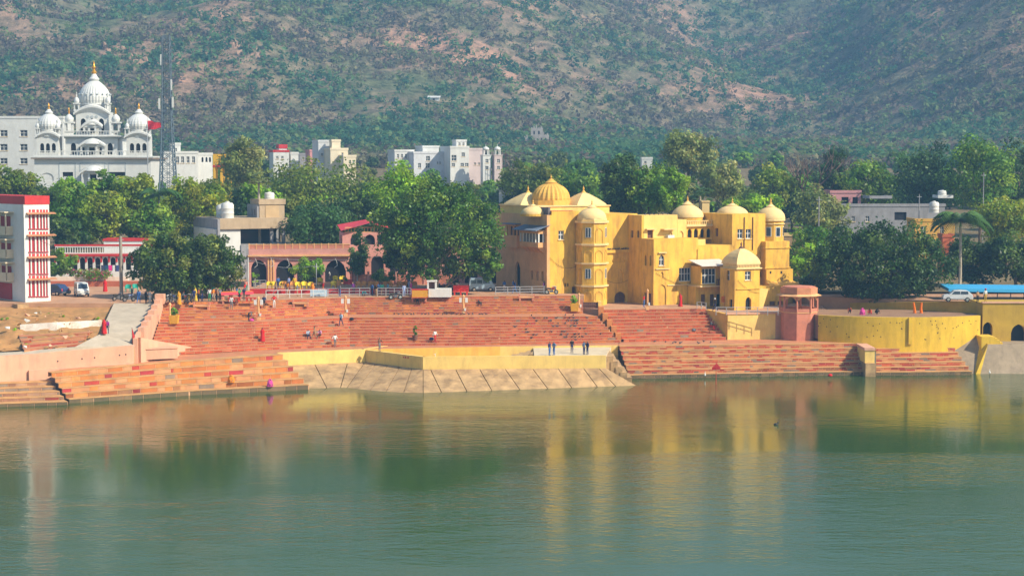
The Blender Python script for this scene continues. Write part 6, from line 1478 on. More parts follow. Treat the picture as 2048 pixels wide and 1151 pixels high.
# --- bare tree
def bare_tree(px, py_b, py_t, Y, label, seed):
    rng = random.Random(seed); b = W(px, py_b, Y); b.z = float(gz(0., Y)); h = ZP(py_t, Y)-b.z; r = thing('bare_tree', label, 'tree', b)
    def grow(mb, p, d, L, rad, n):
        q = p+d*L; mb.tube(p, q, rad, rad*.7, 5)
        if n == 0: return
        for _ in range(3 if n > 2 else 2):
            e = (d+Vector((rng.uniform(-.75, .75), rng.uniform(-.75, .75), rng.uniform(-.1, .5)))).normalized(); grow(mb, q, e, L*rng.uniform(.62, .82), rad*.62, n-1)
    trunk = MB(); grow(trunk, Vector((0, 0, 0)), Vector((0, 0, 1)), h*.34, h*.025, 5)
    trunk.build('branches', mat('dry_bark', (.20, .13, .10), .95, .2, 2), r, local=True)
bare_tree(1615, 400, 300, 330, 'leafless grey brown tree above the right palace roofs', 4)
bare_tree(1662, 400, 318, 328, 'smaller leafless tree next to the tall slim dark tree', 8)
# --- palms
def palm(px, py_crown, Y, label, L=3.4, n=16, zb=None, seed=1, kind='feather', tr=.2, bark=None):
    rng = random.Random(seed); c = W(px, py_crown, Y); base = Vector((c.x, Y, zb if zb is not None else float(gz(0., Y)))); r = thing('palm_tree', label, 'tree', base); H = c.z-base.z
    LB('trunk', bark or BARKP, r, lambda mb: mb.path([(0, 0, -.2), (.1, 0, H*.3), (.05, .05, H*.7), (0, 0, H)], tr*1.25, tr*.8, 8), smooth=True)
    if kind == 'feather': LB('crownshaft', plain('palm_green', (.10, .17, .03), .5), r, lambda mb: mb.path([(0, 0, H-.05), (0, 0, H+.9)], tr*.85, tr*.4, 8))
    fm = plain('palm_frond_%d' % (seed % 3), ((.06, .13, .015), (.17, .22, .04), (.05, .12, .02))[seed % 3], .5)
    for k in range(n):
        a = 2*math.pi*k/n+rng.uniform(-.2, .2); up = rng.uniform(.2, 1.55) if kind == 'feather' else rng.uniform(-.3, 3.0); l = L*rng.uniform(.85, 1.1); dirv = Vector((math.cos(a), math.sin(a), 0)); side = Vector((-math.sin(a), math.cos(a), 0)); mb = MB()
        pts = []; N = 9
        for i in range(N+1):
            t = i/N; pts.append(Vector((0, 0, H+(.8 if kind == 'feather' else .1)))+dirv*l*t*(1-.18*t)+Vector((0, 0, l*(up*.75*t-(.5+.5*up)*t*t))))
        mb.path(pts, .035, .012, 4)
        if kind == 'feather':
            for i in range(1, N*2):
                t = i/(N*2); p = pts[int(t*N)].lerp(pts[min(N, int(t*N)+1)], t*N-int(t*N)); ll = l*.34*math.sin(math.pi*(.15+.8*t)); w = .17
                for s in (-1, 1):
                    e = p+side*s*ll*.8+dirv*ll*.45-Vector((0, 0, ll*.45)); mb.quad(p-dirv*w, p+dirv*w, e)
        else:
            for i in range(11):
                t = (i-5)/5*1.1; dd = (dirv*math.cos(t)+side*math.sin(t)); p = pts[N*5//9]; e = p+dd*l*.55-Vector((0, 0, l*.16*abs(t)+.1)); w = side*math.cos(t)*.12-dirv*math.sin(t)*.12; mb.quad(p, p.lerp(e, .55)+w, e, p.lerp(e, .55)-w)
        mb.build('frond', fm, r, local=True)
palm(1921, 452, 240, 'tall royal palm with a smooth pale trunk right of the round tree', 5.0, 30, zb=7.9, seed=3)
palm(517, 360, 262, 'fan palm with drooping dry fronds above the villa penthouse', 2.5, 26, seed=4, kind='fan')
palm(318, 400, 264, 'feathery coconut palm behind the bushy plaza tree', 4.2, 14, seed=5)
palm(268, 372, 274, 'coconut palm fronds before the temple right tower', 4.0, 14, seed=7)
palm(1400, 392, 268, 'fan palm behind the yellow loggia dome', 2.4, 18, seed=6, kind='fan')
palm(1385, 398, 272, 'shorter fan palm beside the loggia dome', 2.2, 18, seed=8, kind='fan')
# --- small garden plants
def bush(label, x0, x1, yt, yb, Y, pal, nc, per, leaf, seed, zb=Z_PLZ, name='bush', group=None, stem=True, cat='plant', cols=None):
    a, b = W(x0, (yt+yb)/2, Y), W(x1, (yt+yb)/2, Y); zt, zl = ZP(yt, Y), ZP(yb, Y); c = Vector(((a.x+b.x)/2, Y, (zt+zl)/2)); base = Vector((c.x, Y, zb))
    r = thing(name, label, cat, base, 0, group); v, col, cc = crown_mesh('f', (b.x-a.x)/2, max(.4, (b.x-a.x)*.35), (zt-zl)/2, pal, nc, per, leaf, seed)
    v = v+np.array(c-base); o = bpy.data.objects.new('foliage', quads_mesh('foliage', v, col, LEAF)); COL.objects.link(o); o.parent = r
    if cols:
        rng = np.random.RandomState(seed+1); k = rng.choice(len(v), int(len(v)*.3)); f = v[k]+rng.normal(size=(len(k), 1, 3))*.05
        o = bpy.data.objects.new('flowers', quads_mesh('flowers', f, np.tile(np.array(cols), (len(k), 1)), LEAF)); COL.objects.link(o); o.parent = r; o['kind'] = 'stuff'
    if stem: LB('stem', BARKP, r, lambda mb: mb.path([(0, 0, -.1), (.03, 0, (c.z-base.z)*.5), (0, 0, c.z-base.z)], .09, .05, 6))
    return r
bush('clipped round light green tree on the cafe platform', 582, 652, 514, 560, 237.5, 'bright', 40, 90, .28, 71)
bush('spreading shrub beside the orange cafe chairs', 740, 798, 538, 566, 236.5, 'mid', 24, 70, .28, 72)
bush('dark layered conifer in front of the cafe pavilion', 690, 738, 455, 560, 238.5, 'blue', 40, 80, .3, 73)
bush('flowering pink bougainvillea hedge on the compound wall', 130, 240, 540, 558, 243.6, 'mid', 40, 60, .26, 74, cols=(.55, .05, .18))
bush('light leafy potted plant beside the metal railing', 503, 517, 540, 572, 236, 'bright', 8, 60, .22, 75)
bush('yellow green sapling with long leaves on the plaza', 392, 414, 558, 588, 228, 'bright', 10, 60, .25, 76)
bush('banana plant with pale leaves left of the metal railing', 432, 462, 555, 580, 232, 'bright', 14, 50, .32, 77)
bush('leafy young tree growing from the white shrine planter', 848, 872, 535, 566, 224.5, 'mid', 16, 80, .26, 78)
for k, (px, py) in enumerate(((664, 578), (708, 578), (690, 560), (640, 575))): bush('small green pot plant at the cafe platform edge', px-8, px+8, py-8, py+6, 236, 'mid', 6, 50, .22, 80+k, zb=Z_PLZ+.5, group='pot plants along the cafe platform', stem=False)
for k, (px, py) in enumerate(((30, 660), (125, 636), (10, 640), (190, 640), (100, 630), (60, 690))):
    tt = (py-606)/98; bush('weedy tuft growing on the earth bank', px-11, px+11, py-6, py+5, G(px, py, 8.3-3.5*tt).y, 'bright', 5, 40, .25, 90+k, zb=8.2-3.5*tt, group='weeds on the earth bank', stem=False, name='weed')
# ================================================================ where things stand: look along the sight line, then drop to the floor
bpy.context.view_layer.update()
DG = bpy.context.evaluated_depsgraph_get()
SKIPN = ('crown', 'foliage', 'trunk', 'haze', 'flowers', 'frond', 'hillside', 'person', 'sari', 'turban')
def cast(o, d):
    o = Vector(o); d = Vector(d).normalized(); 
    for _ in range(40):
        ok, loc, nor, idx, ob, mt = SC.ray_cast(DG, o, d)
        if not ok: return None
        if ob.name.split('.')[0].startswith(SKIPN): o = loc+d*.02; continue
        return loc
    return None
def spot(px, py, off=.12):
    h = cast((0, 0, CAMZ), ray(px, py))
    if h is None: return G(px, py, Z_PLZ)
    g = cast((h.x, h.y+off, h.z+1.2), (0, 0, -1))
    return g if g is not None and abs(g.z-h.z) < 1.3 else h

# ================================================================ people
SK = dict(pelvis=(0, 0, .92), spine=(0, .01, 1.14), chest=(0, 0, 1.34), neck=(0, -.01, 1.46), head=(0, -.02, 1.545), crown=(0, -.015, 1.635),
          shL=(-.17, 0, 1.39), elL=(-.23, .03, 1.12), wrL=(-.24, -.06, .88), haL=(-.235, -.09, .79), shR=(.17, 0, 1.39), elR=(.23, .03, 1.12), wrR=(.24, -.06, .88), haR=(.235, -.09, .79),
          hipL=(-.09, 0, .88), knL=(-.10, -.02, .48), anL=(-.10, .03, .09), toL=(-.115, -.12, .04), hipR=(.09, 0, .88), knR=(.10, -.02, .48), anR=(.10, .03, .09), toR=(.115, -.12, .04))
RAD = dict(pelvis=.135, spine=.125, chest=.145, neck=.055, head=.092, crown=.075, shL=.07, elL=.047, wrL=.033, haL=.036, shR=.07, elR=.047, wrR=.033, haR=.036,
           hipL=.088, knL=.06, anL=.042, toL=.038, hipR=.088, knR=.06, anR=.042, toR=.038)
ED = [('pelvis', 'spine'), ('spine', 'chest'), ('chest', 'neck'), ('neck', 'head'), ('head', 'crown'), ('chest', 'shL'), ('shL', 'elL'), ('elL', 'wrL'), ('wrL', 'haL'), ('chest', 'shR'), ('shR', 'elR'), ('elR', 'wrR'), ('wrR', 'haR'),
      ('pelvis', 'hipL'), ('hipL', 'knL'), ('knL', 'anL'), ('anL', 'toL'), ('pelvis', 'hipR'), ('hipR', 'knR'), ('knR', 'anR'), ('anR', 'toR')]
POSES = {'stand': {}, 'hips': dict(elL=(-.38, .06, 1.16), wrL=(-.22, -.06, .99), haL=(-.17, -.08, .97), elR=(.36, .06, 1.17), wrR=(.22, -.05, 1.0), haR=(.17, -.08, .98)),
 'phone': dict(elR=(.25, -.06, 1.15), wrR=(.17, -.20, 1.32), haR=(.13, -.18, 1.42)),
 'walk': dict(knL=(-.09, -.20, .50), anL=(-.09, -.22, .10), toL=(-.10, -.38, .07), knR=(.10, .10, .47), anR=(.10, .34, .14), toR=(.11, .24, .04), elL=(-.24, .12, 1.13), wrL=(-.25, .10, .89), haL=(-.25, .07, .80), elR=(.24, -.08, 1.13), wrR=(.24, -.22, .92), haR=(.23, -.27, .85)),
 'sit': dict(pelvis=(0, 0, .13), spine=(0, .0, .36), chest=(0, -.06, .56), neck=(0, -.09, .68), head=(0, -.12, .765), crown=(0, -.12, .855), shL=(-.17, -.06, .60), elL=(-.22, -.14, .36), wrL=(-.15, -.34, .27), haL=(-.12, -.42, .25), shR=(.17, -.06, .60), elR=(.22, -.14, .36), wrR=(.15, -.34, .27), haR=(.12, -.42, .25),
   hipL=(-.10, -.05, .13), knL=(-.14, -.46, .20), anL=(-.13, -.52, -.20), toL=(-.14, -.66, -.26), hipR=(.10, -.05, .13), knR=(.14, -.46, .20), anR=(.13, -.52, -.20), toR=(.14, -.66, -.26)),
 'bend': dict(spine=(0, -.10, 1.05), chest=(0, -.28, 1.10), neck=(0, -.40, 1.08), head=(0, -.49, 1.05), crown=(0, -.56, 1.0), shL=(-.17, -.31, 1.09), elL=(-.20, -.36, .82), wrL=(-.15, -.44, .60), haL=(-.12, -.47, .52), shR=(.17, -.31, 1.09), elR=(.20, -.36, .82), wrR=(.15, -.44, .60), haR=(.12, -.47, .52)),
 'crouch': dict(pelvis=(0, .12, .24), spine=(0, .05, .44), chest=(0, -.08, .60), neck=(0, -.17, .68), head=(0, -.24, .73), crown=(0, -.30, .79), shL=(-.17, -.09, .62), elL=(-.24, -.30, .42), wrL=(-.12, -.46, .22), haL=(-.09, -.52, .15), shR=(.17, -.09, .62), elR=(.24, -.30, .42), wrR=(.12, -.46, .22), haR=(.09, -.52, .15),
   hipL=(-.10, .10, .24), knL=(-.16, -.26, .44), anL=(-.13, -.04, .09), toL=(-.15, -.20, .04), hipR=(.10, .10, .24), knR=(.16, -.26, .44), anR=(.13, -.04, .09), toR=(.15, -.20, .04))}
GRP = dict(head=0, neck=0, crown=3, haL=0, haR=0, wrL=0, wrR=0, toL=4, toR=4, anL=2, anR=2, knL=2, knR=2, hipL=2, hipR=2, pelvis=2)
BODY = {}
def body(pose):
    if pose in BODY: return BODY[pose]
    J = dict(SK); J.update(POSES[pose]); names = list(J); ix = {n: i for i, n in enumerate(names)}
    me = bpy.data.meshes.new('skeleton'); me.from_pydata([J[n] for n in names], [(ix[a], ix[b]) for a, b in ED], []); o = bpy.data.objects.new('skeleton', me); COL.objects.link(o)
    o.modifiers.new('Skin', 'SKIN'); 
    for i, n in enumerate(names):
        v = me.skin_vertices[0].data[i]; r = RAD[n]; v.radius = (r*(1.2 if n in ('chest', 'pelvis', 'spine') else 1), r*(.8 if n in ('chest', 'spine') else 1)); v.use_root = (n == 'pelvis')
    s = o.modifiers.new('Sub', 'SUBSURF'); s.levels = 1; s.render_levels = 1
    dg = bpy.context.evaluated_depsgraph_get(); m2 = bpy.data.meshes.new_from_object(o.evaluated_get(dg)); bpy.data.objects.remove(o)
    # nearest bone decides skin, shirt, trousers, hair, shoes
    segs = [(Vector(J[a]), Vector(J[b]), a, b) for a, b in ED]; idx = []
    for p in m2.polygons:
        c = p.center; best = 9; g = 1
        for A, B, a, b in segs:
            ab = B-A; t = max(0, min(1, (c-A).dot(ab)/ab.length_squared)); d = (c-(A+ab*t)).length
            if d < best:
                best = d; n = a if t < .5 else b; g = GRP.get(n, 1)
                if n in ('elL', 'elR') and t > .5 and a[:2] == 'sh': g = 1
        if g == 0 and (c-Vector(J['head'])).length < .14 and c.y > Vector(J['head']).y+.015: g = 3
        idx.append(g)
    m2.polygons.foreach_set('material_index', idx); m2.polygons.foreach_set('use_smooth', [True]*len(idx)); m2.name = 'person'; m2.materials.clear()
    for _ in range(5): m2.materials.append(None)
    m2.polygons.foreach_set('material_index', idx)
    BODY[pose] = m2; return m2
SKIN = plain('brown_skin', (.20, .10, .06), .6); HAIR = plain('black_hair', (.012, .010, .010), .5); SHOE = plain('dark_shoes', (.03, .025, .02), .6)
def cl(c): return plain('cloth_%.2f_%.2f_%.2f' % c, c, .9, 0, .15)
def person(px, py, pose, rot, top, bot, label, h=1.0, wrap=None, hat=None, at_=None):
    p = at_ or spot(px, py); b = body(pose); me = b.copy(); ids = [0]*len(b.polygons); b.polygons.foreach_get('material_index', ids)
    me.materials.clear()
    for m in (SKIN, cl(top), cl(bot), HAIR, SHOE): me.materials.append(m)
    me.polygons.foreach_set('material_index', ids)
    o = bpy.data.objects.new('person', me); COL.objects.link(o); o.location = p+Vector((0, 0, -.01 if pose != 'sit' else .02)); o.rotation_euler = (0, 0, rot); o.scale = (h, h, h)
    tag(o, label, 'person')
    if wrap:      # sari / shawl over head and body
        def f(mb):
            n = 18; prof = [(.30, .03), (.27, .25), (.24, .55), (.22, .85), (.20, 1.05), (.235, 1.25), (.21, 1.40), (.13, 1.50), (.125, 1.60), (.09, 1.68), (.02, 1.71)] if pose != 'crouch' else [(.36, .02), (.36, .2), (.32, .42), (.26, .62), (.17, .76), (.10, .86), (.02, .88)]
            vs = []
            for r_, z in prof:
                for k in range(n):
                    a = 2*math.pi*k/n; q = r_*(1+.08*math.sin(a*6+z*3)*(1.2-z/1.7)); vs.append((q*math.cos(a)*1.05, q*math.sin(a)*.85+(.03 if z > 1.4 else -.02 if pose != 'crouch' else -.12), z))
            m = len(prof); fs = [(i*n+k, i*n+(k+1) % n, (i+1)*n+(k+1) % n, (i+1)*n+k) for i in range(m-1) for k in range(n) if not (pose != 'crouch' and i in (7, 8) and k in (12, 13, 14))]
            mb.faces(vs, fs)
        LB('sari', cl(wrap), o, f, smooth=True)
    if hat: LB('turban', cl(hat), o, lambda mb: mb.lathe((0, -.02, 1.58), [(.10, 0), (.135, .04), (.13, .10), (.07, .15), (.01, .16)], 12), smooth=True)
    return o
NAVY, WHT, RED_, BLK, GRY, BLU, PNK, ORG_, TAN = (.02, .03, .10), (.62, .62, .60), (.50, .02, .02), (.015, .015, .02), (.16, .16, .17), (.05, .13, .35), (.55, .06, .25), (.65, .20, .02), (.36, .22, .12)
PEO = [(208, 669, 'walk', 3.4, RED_, RED_, 'woman in a bright red sari walking down the ramp', RED_, None), (214, 669, 'walk', 3.2, (.25, .03, .2), NAVY, 'woman with a red shawl and dark trousers walking on the ramp', None, None),
 (210, 583, 'stand', .4, RED_, RED_, 'person wrapped in red standing by the cream compound wall', RED_, None), (463, 623, 'phone', .3, WHT, GRY, 'man in white shirt and grey trousers on the upper steps', None, None),
 (497, 642, 'bend', 1.6, GRY, BLK, 'man bending over a bundle on the middle landing', None, None), (528, 617, 'stand', 0, NAVY, BLK, 'man in navy clothes standing below the long table', None, None),
 (548, 618, 'hips', .3, RED_, WHT, 'woman in red top and white skirt on the upper steps', None, None), (525, 684, 'stand', .3, RED_, RED_, 'woman wrapped in red sari standing alone on the pink steps', RED_, None),
 (616, 674, 'sit', .3, (.45, .5, .6), NAVY, 'man in pale shirt sitting on the pink steps', None, None), (629, 680, 'walk', -1.2, TAN, TAN, 'man in tan clothes standing between two seated men', None, None),
 (640, 674, 'sit', -.2, (.6, .25, .4), BLK, 'man in pink shirt sitting on the pink steps', None, None), (670, 694, 'hips', .6, WHT, GRY, 'man in white shirt above the cream wing wall', None, None),
 (682, 653, 'walk', -.5, (.35, .5, .65), NAVY, 'man in light blue shirt striding down the steps', None, None), (759, 704, 'phone', .9, (.18, .08, .05), GRY, 'bare chested man standing by the pier corner', None, None),
 (870, 687, 'walk', .8, WHT, RED_, 'man in white shirt and red shorts near the pier', None, None), (1099, 711, 'stand', 1.0, NAVY, BLU, 'man in dark blue jacket and jeans on the pier', None, None),
 (1108, 710, 'hips', -.9, (.10, .2, .35), BLU, 'man in teal shirt beside the dark blue jacket', None, None), (1144, 706, 'stand', .2, BLK, NAVY, 'man in open black jacket standing apart on the pier', None, None),
 (1168, 709, 'phone', .8, (.08, .12, .2), NAVY, 'man in grey blue jacket chatting on the pier', None, None), (1175, 709, 'stand', -.9, NAVY, NAVY, 'man in deep navy suit chatting on the pier', None, None),
 (462, 765, 'crouch', .2, ORG_, ORG_, 'person wrapped in orange squatting on the waterside steps', ORG_, None), (539, 779, 'crouch', .6, PNK, PNK, 'woman in magenta crouching at the edge of the water', PNK, None),
 (1288, 614, 'stand', 1.2, RED_, BLU, 'woman in red top and blue jeans by the palace stairs post', None, None), (1361, 613, 'walk', 1.4, RED_, RED_, 'woman in red sari walking before the palace arches', RED_, None),
 (1430, 622, 'walk', -1.4, BLK, NAVY, 'man with a white headcloth and dark bag by the terrace rail', None, WHT), (1971, 606, 'stand', .2, WHT, (.5, .3, .03), 'man with red turban and yellow lungi under the blue canopy', None, RED_),
 (1955, 606, 'stand', .4, TAN, BLK, 'person in brown shawl under the blue canopy', None, None), (277, 607, 'walk', 3.0, BLU, BLU, 'person in blue walking beside parked scooters', None, None),
 (292, 608, 'stand', 2.5, BLK, BLK, 'person in black beside the ramp head', None, None), (299, 608, 'stand', 1.0, (.1, .1, .12), GRY, 'person in grey beside the ramp head', None, None),
 (488, 602, 'phone', .2, NAVY, (.12, .06, .05), 'person in navy shorts at the end of the orange table', None, None), (492, 585, 'stand', .5, (.5, .2, .15), (.1, .35, .3), 'woman in mint skirt carrying a bundle by the orange table', None, None),
 (388, 606, 'stand', .4, NAVY, NAVY, 'person in dark blue in the group under the tree', None, None), (397, 606, 'hips', 2, (.5, .12, .06), BLK, 'person in orange red top in the group under the tree', None, None),
 (404, 605, 'stand', 1.0, BLK, NAVY, 'person in black top in the group under the tree', None, None), (419, 603, 'stand', .1, WHT, (.05, .25, .1), 'person in white and green by the orange table', None, None),
 (427, 603, 'walk', 1.2, ORG_, TAN, 'person in orange top by the orange table', None, None), (433, 603, 'stand', 2.2, (.3, .12, .05), BLK, 'person in brown top by the orange table', None, None),
 (358, 609, 'stand', 1, (.55, .3, .03), (.5, .25, .02), 'woman in mustard yellow robe at the top of the steps', (.55, .27, .02), None),
 (556, 586, 'stand', .3, BLU, NAVY, 'man in bright blue shirt before the cafe platform', None, None), (551, 588, 'walk', 2.2, TAN, GRY, 'man in tan shirt before the cafe platform', None, None), (573, 588, 'stand', .8, GRY, WHT, 'person in grey behind the white handrail', None, None),
 (578, 586, 'stand', 1, (.2, .25, .45), NAVY, 'person in slate blue by the cafe kerb', None, None), (589, 584, 'stand', .2, (.6, .35, .03), (.5, .2, .02), 'waiter in yellow by the cafe chairs', None, None), (646, 588, 'walk', -.8, RED_, ORG_, 'woman in red and orange by the pale blue screen', None, None),
 (645, 560, 'stand', .5, BLU, BLK, 'man in blue in the dark cafe doorway', None, None), (657, 560, 'stand', -.5, WHT, GRY, 'man in white in the dark cafe doorway', None, None), (758, 590, 'stand', .6, (.2, .35, .6), NAVY, 'man in sky blue shirt behind the grey railing', None, None),
 (764, 591, 'stand', .1, (.05, .35, .22), TAN, 'woman in green top behind the grey railing', None, None), (776, 590, 'stand', 1.2, (.12, .3, .4), BLK, 'woman in teal behind the grey railing', None, None), (727, 592, 'crouch', .4, (.05, .25, .28), NAVY, 'seated person in teal behind the grey railing', None, None),
 (808, 593, 'stand', .3, (.3, .38, .6), (.3, .38, .6), 'woman in lilac blue by the ochre stall', None, None), (818, 586, 'hips', 1.0, BLU, (.3, .4, .7), 'man in blue patterned shirt by the orange chairs', None, None), (834, 604, 'sit', .2, (.1, .12, .2), BLK, 'man in dark clothes sitting on a stone bench', None, None),
 (1035, 581, 'sit', .6, WHT, WHT, 'man in white sitting by the plaza railing', None, None), (1724, 629, 'crouch', .5, PNK, PNK, 'woman in pink squatting on the round terrace', PNK, None), (1741, 629, 'crouch', -.6, (.55, .1, .03), RED_, 'person in orange red squatting on the round terrace', None, None), (1753, 628, 'crouch', .9, BLK, BLK, 'person in black squatting on the round terrace', None, None),
 (1422, 655, 'sit', .9, (.06, .06, .07), RED_, 'person sitting in the shade beside the palace stairs', None, None), (1699, 626, 'crouch', 0, (.4, .1, .05), BLK, 'person in rust cloth squatting under the round tree', None, None)]
for q in PEO: person(q[0], q[1], q[2], q[3], q[4], q[5], q[6], .97+.06*((q[0]*7) % 5)/5, q[7], q[8])

CN = {'navy': NAVY, 'white': WHT, 'red': RED_, 'black': BLK, 'grey': GRY, 'blue': BLU, 'pink': PNK, 'orange': ORG_, 'tan': TAN, 'green': (.04, .28, .10), 'purple': (.2, .04, .25), 'yellow': (.65, .42, .04)}
rg = random.Random(31); used = set()
for k in range(34):
    while True:
        a, b = rg.choice(list(CN)), rg.choice(['navy', 'black', 'grey', 'white', 'tan', 'blue'])
        if (a, b) not in used and a != b: used.add((a, b)); break
    if k < 20: px, py, where = 345+rg.random()*170, 588+rg.random()*15, 'in the crowd around the orange table'
    elif k < 30: px, py, where = 530+rg.random()*320, 588+rg.random()*5, 'near the cafe kerb'
    else: px, py, where = 980+rg.random()*120, 582+rg.random()*6, 'before the palace left wing'
    person(px, py, rg.choice(['stand', 'walk', 'hips', 'phone', 'stand']), rg.uniform(0, 6.28), CN[a], CN[b], 'person in %s top and %s trousers %s' % (a, b, where), rg.uniform(.93, 1.04), CN[a] if (a in ('red', 'pink', 'orange', 'yellow', 'green', 'purple') and rg.random() < .45) else None, at_=G(px, py, Z_PLZ))
# ================================================================ birds
def pigeon_mesh():
    mb = MB(); mb.lathe((0, 0, 0), [(.01, -.19), (.05, -.10), (.075, 0), (.065, .08), (.035, .13), (.04, .17), (.03, .20), (.005, .23)], 8)
    me_v = [Vector((v[0], -v[2], v[1]*.9+.11+max(0, v[2]-.08)*.8)) for v in mb.v]; mb.v = [tuple(v) for v in me_v]
    mb.tube((.02, 0, .06), (.02, 0, 0), .008, .008, 4); mb.tube((-.02, 0, .06), (-.02, 0, 0), .008, .008, 4)
    o = mb.build('pigeon', mat('pigeon_grey', (.07, .065, .075), .7, .2, 6)); return o
PIG = pigeon_mesh(); first = True; rng = random.Random(77)
def bird_at(p, lab, grp, s=1.0):
    global first
    o = PIG if first else PIG.copy()
    if not first: COL.objects.link(o)
    first = False; o.location = p; o.rotation_euler = (0, 0, rng.uniform(0, 6.28)); o.scale = (1.25*s,)*3; tag(o, lab, 'pigeon', grp)
for k in range(64):
    x = min(1215, max(1030, rng.gauss(1130, 48))); y = 634+(rng.random()**1.0)*48
    if x > 1180+(y-632)*.6: x -= 60
    bird_at(spot(x, y), 'grey pigeon resting on the pink steps below the palace', 'pigeons on the lower main steps')
for k in range(22): bird_at(spot(786+k*9+rng.uniform(-4, 4), 629.5), 'grey pigeon lined up on the middle landing', 'pigeons along the middle landing')
for k in range(10): bird_at(spot(1340+rng.uniform(-60, 110), 686+rng.uniform(-2, 2)), 'grey pigeon pecking on the lower landing before the palace stairs', 'pigeons on the lower landing')
def palace_birds():
    F = PALF; va = 6.3; ua = F.uz(1205, 428, va)[0]
    for k in range(14): q = F.xy(ua+.6+k*.33+rng.uniform(-.1, .1), va-.15); bird_at((q.x, q.y, Z_FORE+F.z(500, ua, va)), 'pigeon perched on the ledge between the palace towers', 'pigeons on the palace ledge')
    ud = F.uz(1288, 430.5, 2.9)[0]; zr = Z_FORE+F.z(430.5, ud, 2.9)
    for k in range(6): q = F.xy(ud+.3+k*.7, 3.1); bird_at((q.x, q.y, zr), 'pigeon perched on the palace upper roof edge', 'pigeons on the palace roof edge')
    def sag(a, b, s, n=12): return [a.lerp(b, k/n)-Vector((0, 0, s*4*(k/n)*(1-k/n))) for k in range(n+1)]
    def w3(px, py, v): u, z = F.uz(px, py, v); q = F.xy(u, v); return Vector((q.x, q.y, z+Z_FORE))
    for a, b, s, lab in ((w3(1312, 545, -.1), w3(1396, 572, -.1), .5, 'black cable sagging across the palace front wall'), (w3(1100, 515, 6.5), w3(1153, 532, 6.5), .7, 'black cable sagging across the palace left wing'), (w3(1476, 560, -7.3), w3(1519, 585, -7.3), .4, 'black cable sagging across the square palace tower'), (w3(1213, 560, 6.2), w3(1262, 556, 6.2), .5, 'black cable sagging below the palace ledge')):
        o = MB().path(sag(a, b, s), .022, .022, 4).build('cable', SHOE); tag(o, lab, 'cable')
palace_birds()
def egret(px, py, lab, z=0.0):
    p = G(px, py, z); t = thing('egret', lab, 'bird', p, .8); Mw = plain('egret_white', (.75, .75, .74), .8)
    LB('body', Mw, t, lambda mb: (mb.lathe((0, 0, .32), [(.02, 0), (.09, .08), (.11, .18), (.06, .30), (.03, .36)], 10), mb.path([(0, 0, .64), (.05, 0, .78), (.02, 0, .9)], .03, .02, 6)), smooth=True)
    LB('beak', plain('egret_beak', (.6, .4, .05), .5), t, lambda mb: mb.tube((.02, 0, .9), (.16, 0, .86), .018, .004, 5)); LB('leg', HAIR, t, lambda mb: mb.tube((.02, .03, -.05), (.02, .03, .36), .012, .012, 4)); LB('leg', HAIR, t, lambda mb: mb.tube((.02, -.03, -.05), (.02, -.03, .36), .012, .012, 4))
egret(1410, 757, 'white egret at the water below the weathered steps'); egret(1979, 752, 'white egret at the foot of the grey quay wall')
def duck():
    p = G(1552, 849, 0); o = MB().lathe((0, 0, -.05), [(.16, 0), (.24, .08), (.2, .18), (.08, .24), (.01, .26)], 12).lathe((.2, 0, .12), [(.05, 0), (.07, .12), (.06, .2), (.01, .26)], 8).build('duck', plain('duck_dark', (.03, .025, .02), .6), smooth=True); o.location = p; tag(o, 'dark duck swimming alone on the open lake', 'duck')
duck()
def dog(px, py, rz, lab, c):
    p = spot(px, py); m = plain('dog_%.2f' % c[0], c, .9); o = thing('dog', lab, 'dog', p, rz)
    def f(mb):
        mb.path([(-.32, 0, .48), (-.1, 0, .47), (.12, 0, .49), (.3, 0, .52)], .10, .13, 8); mb.path([(.3, 0, .52), (.42, 0, .62), (.46, 0, .68)], .09, .08, 8); mb.path([(.46, 0, .68), (.6, 0, .66)], .075, .04, 8)
        for s in (-1, 1):
            mb.path([(.26, s*.07, .48), (.27, s*.08, .25), (.27, s*.08, .02)], .055, .03, 6); mb.path([(-.28, s*.07, .46), (-.22, s*.08, .30), (-.32, s*.08, .2), (-.29, s*.08, .02)], .075, .03, 6); mb.tube((.44, s*.05, .73), (.42, s*.07, .82), .035, .008, 5)
        mb.path([(-.38, 0, .5), (-.5, 0, .56), (-.58, 0, .68)], .03, .012, 5)
    LB('body', m, o, f, smooth=True)
dog(866, 697, .1, 'white dog standing by the sunken pier floor', (.6, .58, .54)); dog(960, 612, 2.0, 'dark dog resting on the upper steps', (.06, .05, .04))

# ================================================================ street things
def railing(label, a, b, h=1.0, n=6, rails=3, m=None, z=None):
    m = m or M_METAL; t = thing('railing', label, 'railing', (a+b)/2)
    for k in range(n+1): p = a.lerp(b, k/n); bld('post', m, t, lambda mb: mb.tube(p, p+Vector((0, 0, h)), .045, .045, 6))
    for j in range(rails): zz = Vector((0, 0, h*(j+1)/rails-.02)); bld('rail', m, t, lambda mb: mb.tube(a+zz, b+zz, .04, .04, 6))
    return t
gp = lambda x, y: G(x, y, Z_PLZ)
railing('white double handrail sloping beside the long orange table', gp(532, 596), gp(650, 594), 1.0, 5, 2, M_WHITE); railing('grey metal railing at the top of the main steps', gp(636, 593), gp(740, 592), 1.05, 5); railing('grey metal railing beside the ochre stall', gp(755, 592), gp(822, 592), 1.05, 4)
railing('grey metal railing before the palace left wing', gp(991, 589), gp(1112, 587), 1.0, 5); railing('slatted grey railing on the cafe platform end', gp(508, 584), gp(532, 584), 1.6, 2, 5)
zt = 6.6; railing('thin grey railing along the palace tower terrace', G(1432, 630, zt), G(1556, 630, zt), 1.0, 6, 2); railing('short grey railing by the palace bay doors', G(1394, 617, Z_FORE), G(1412, 619, Z_FORE), .9, 2, 2)
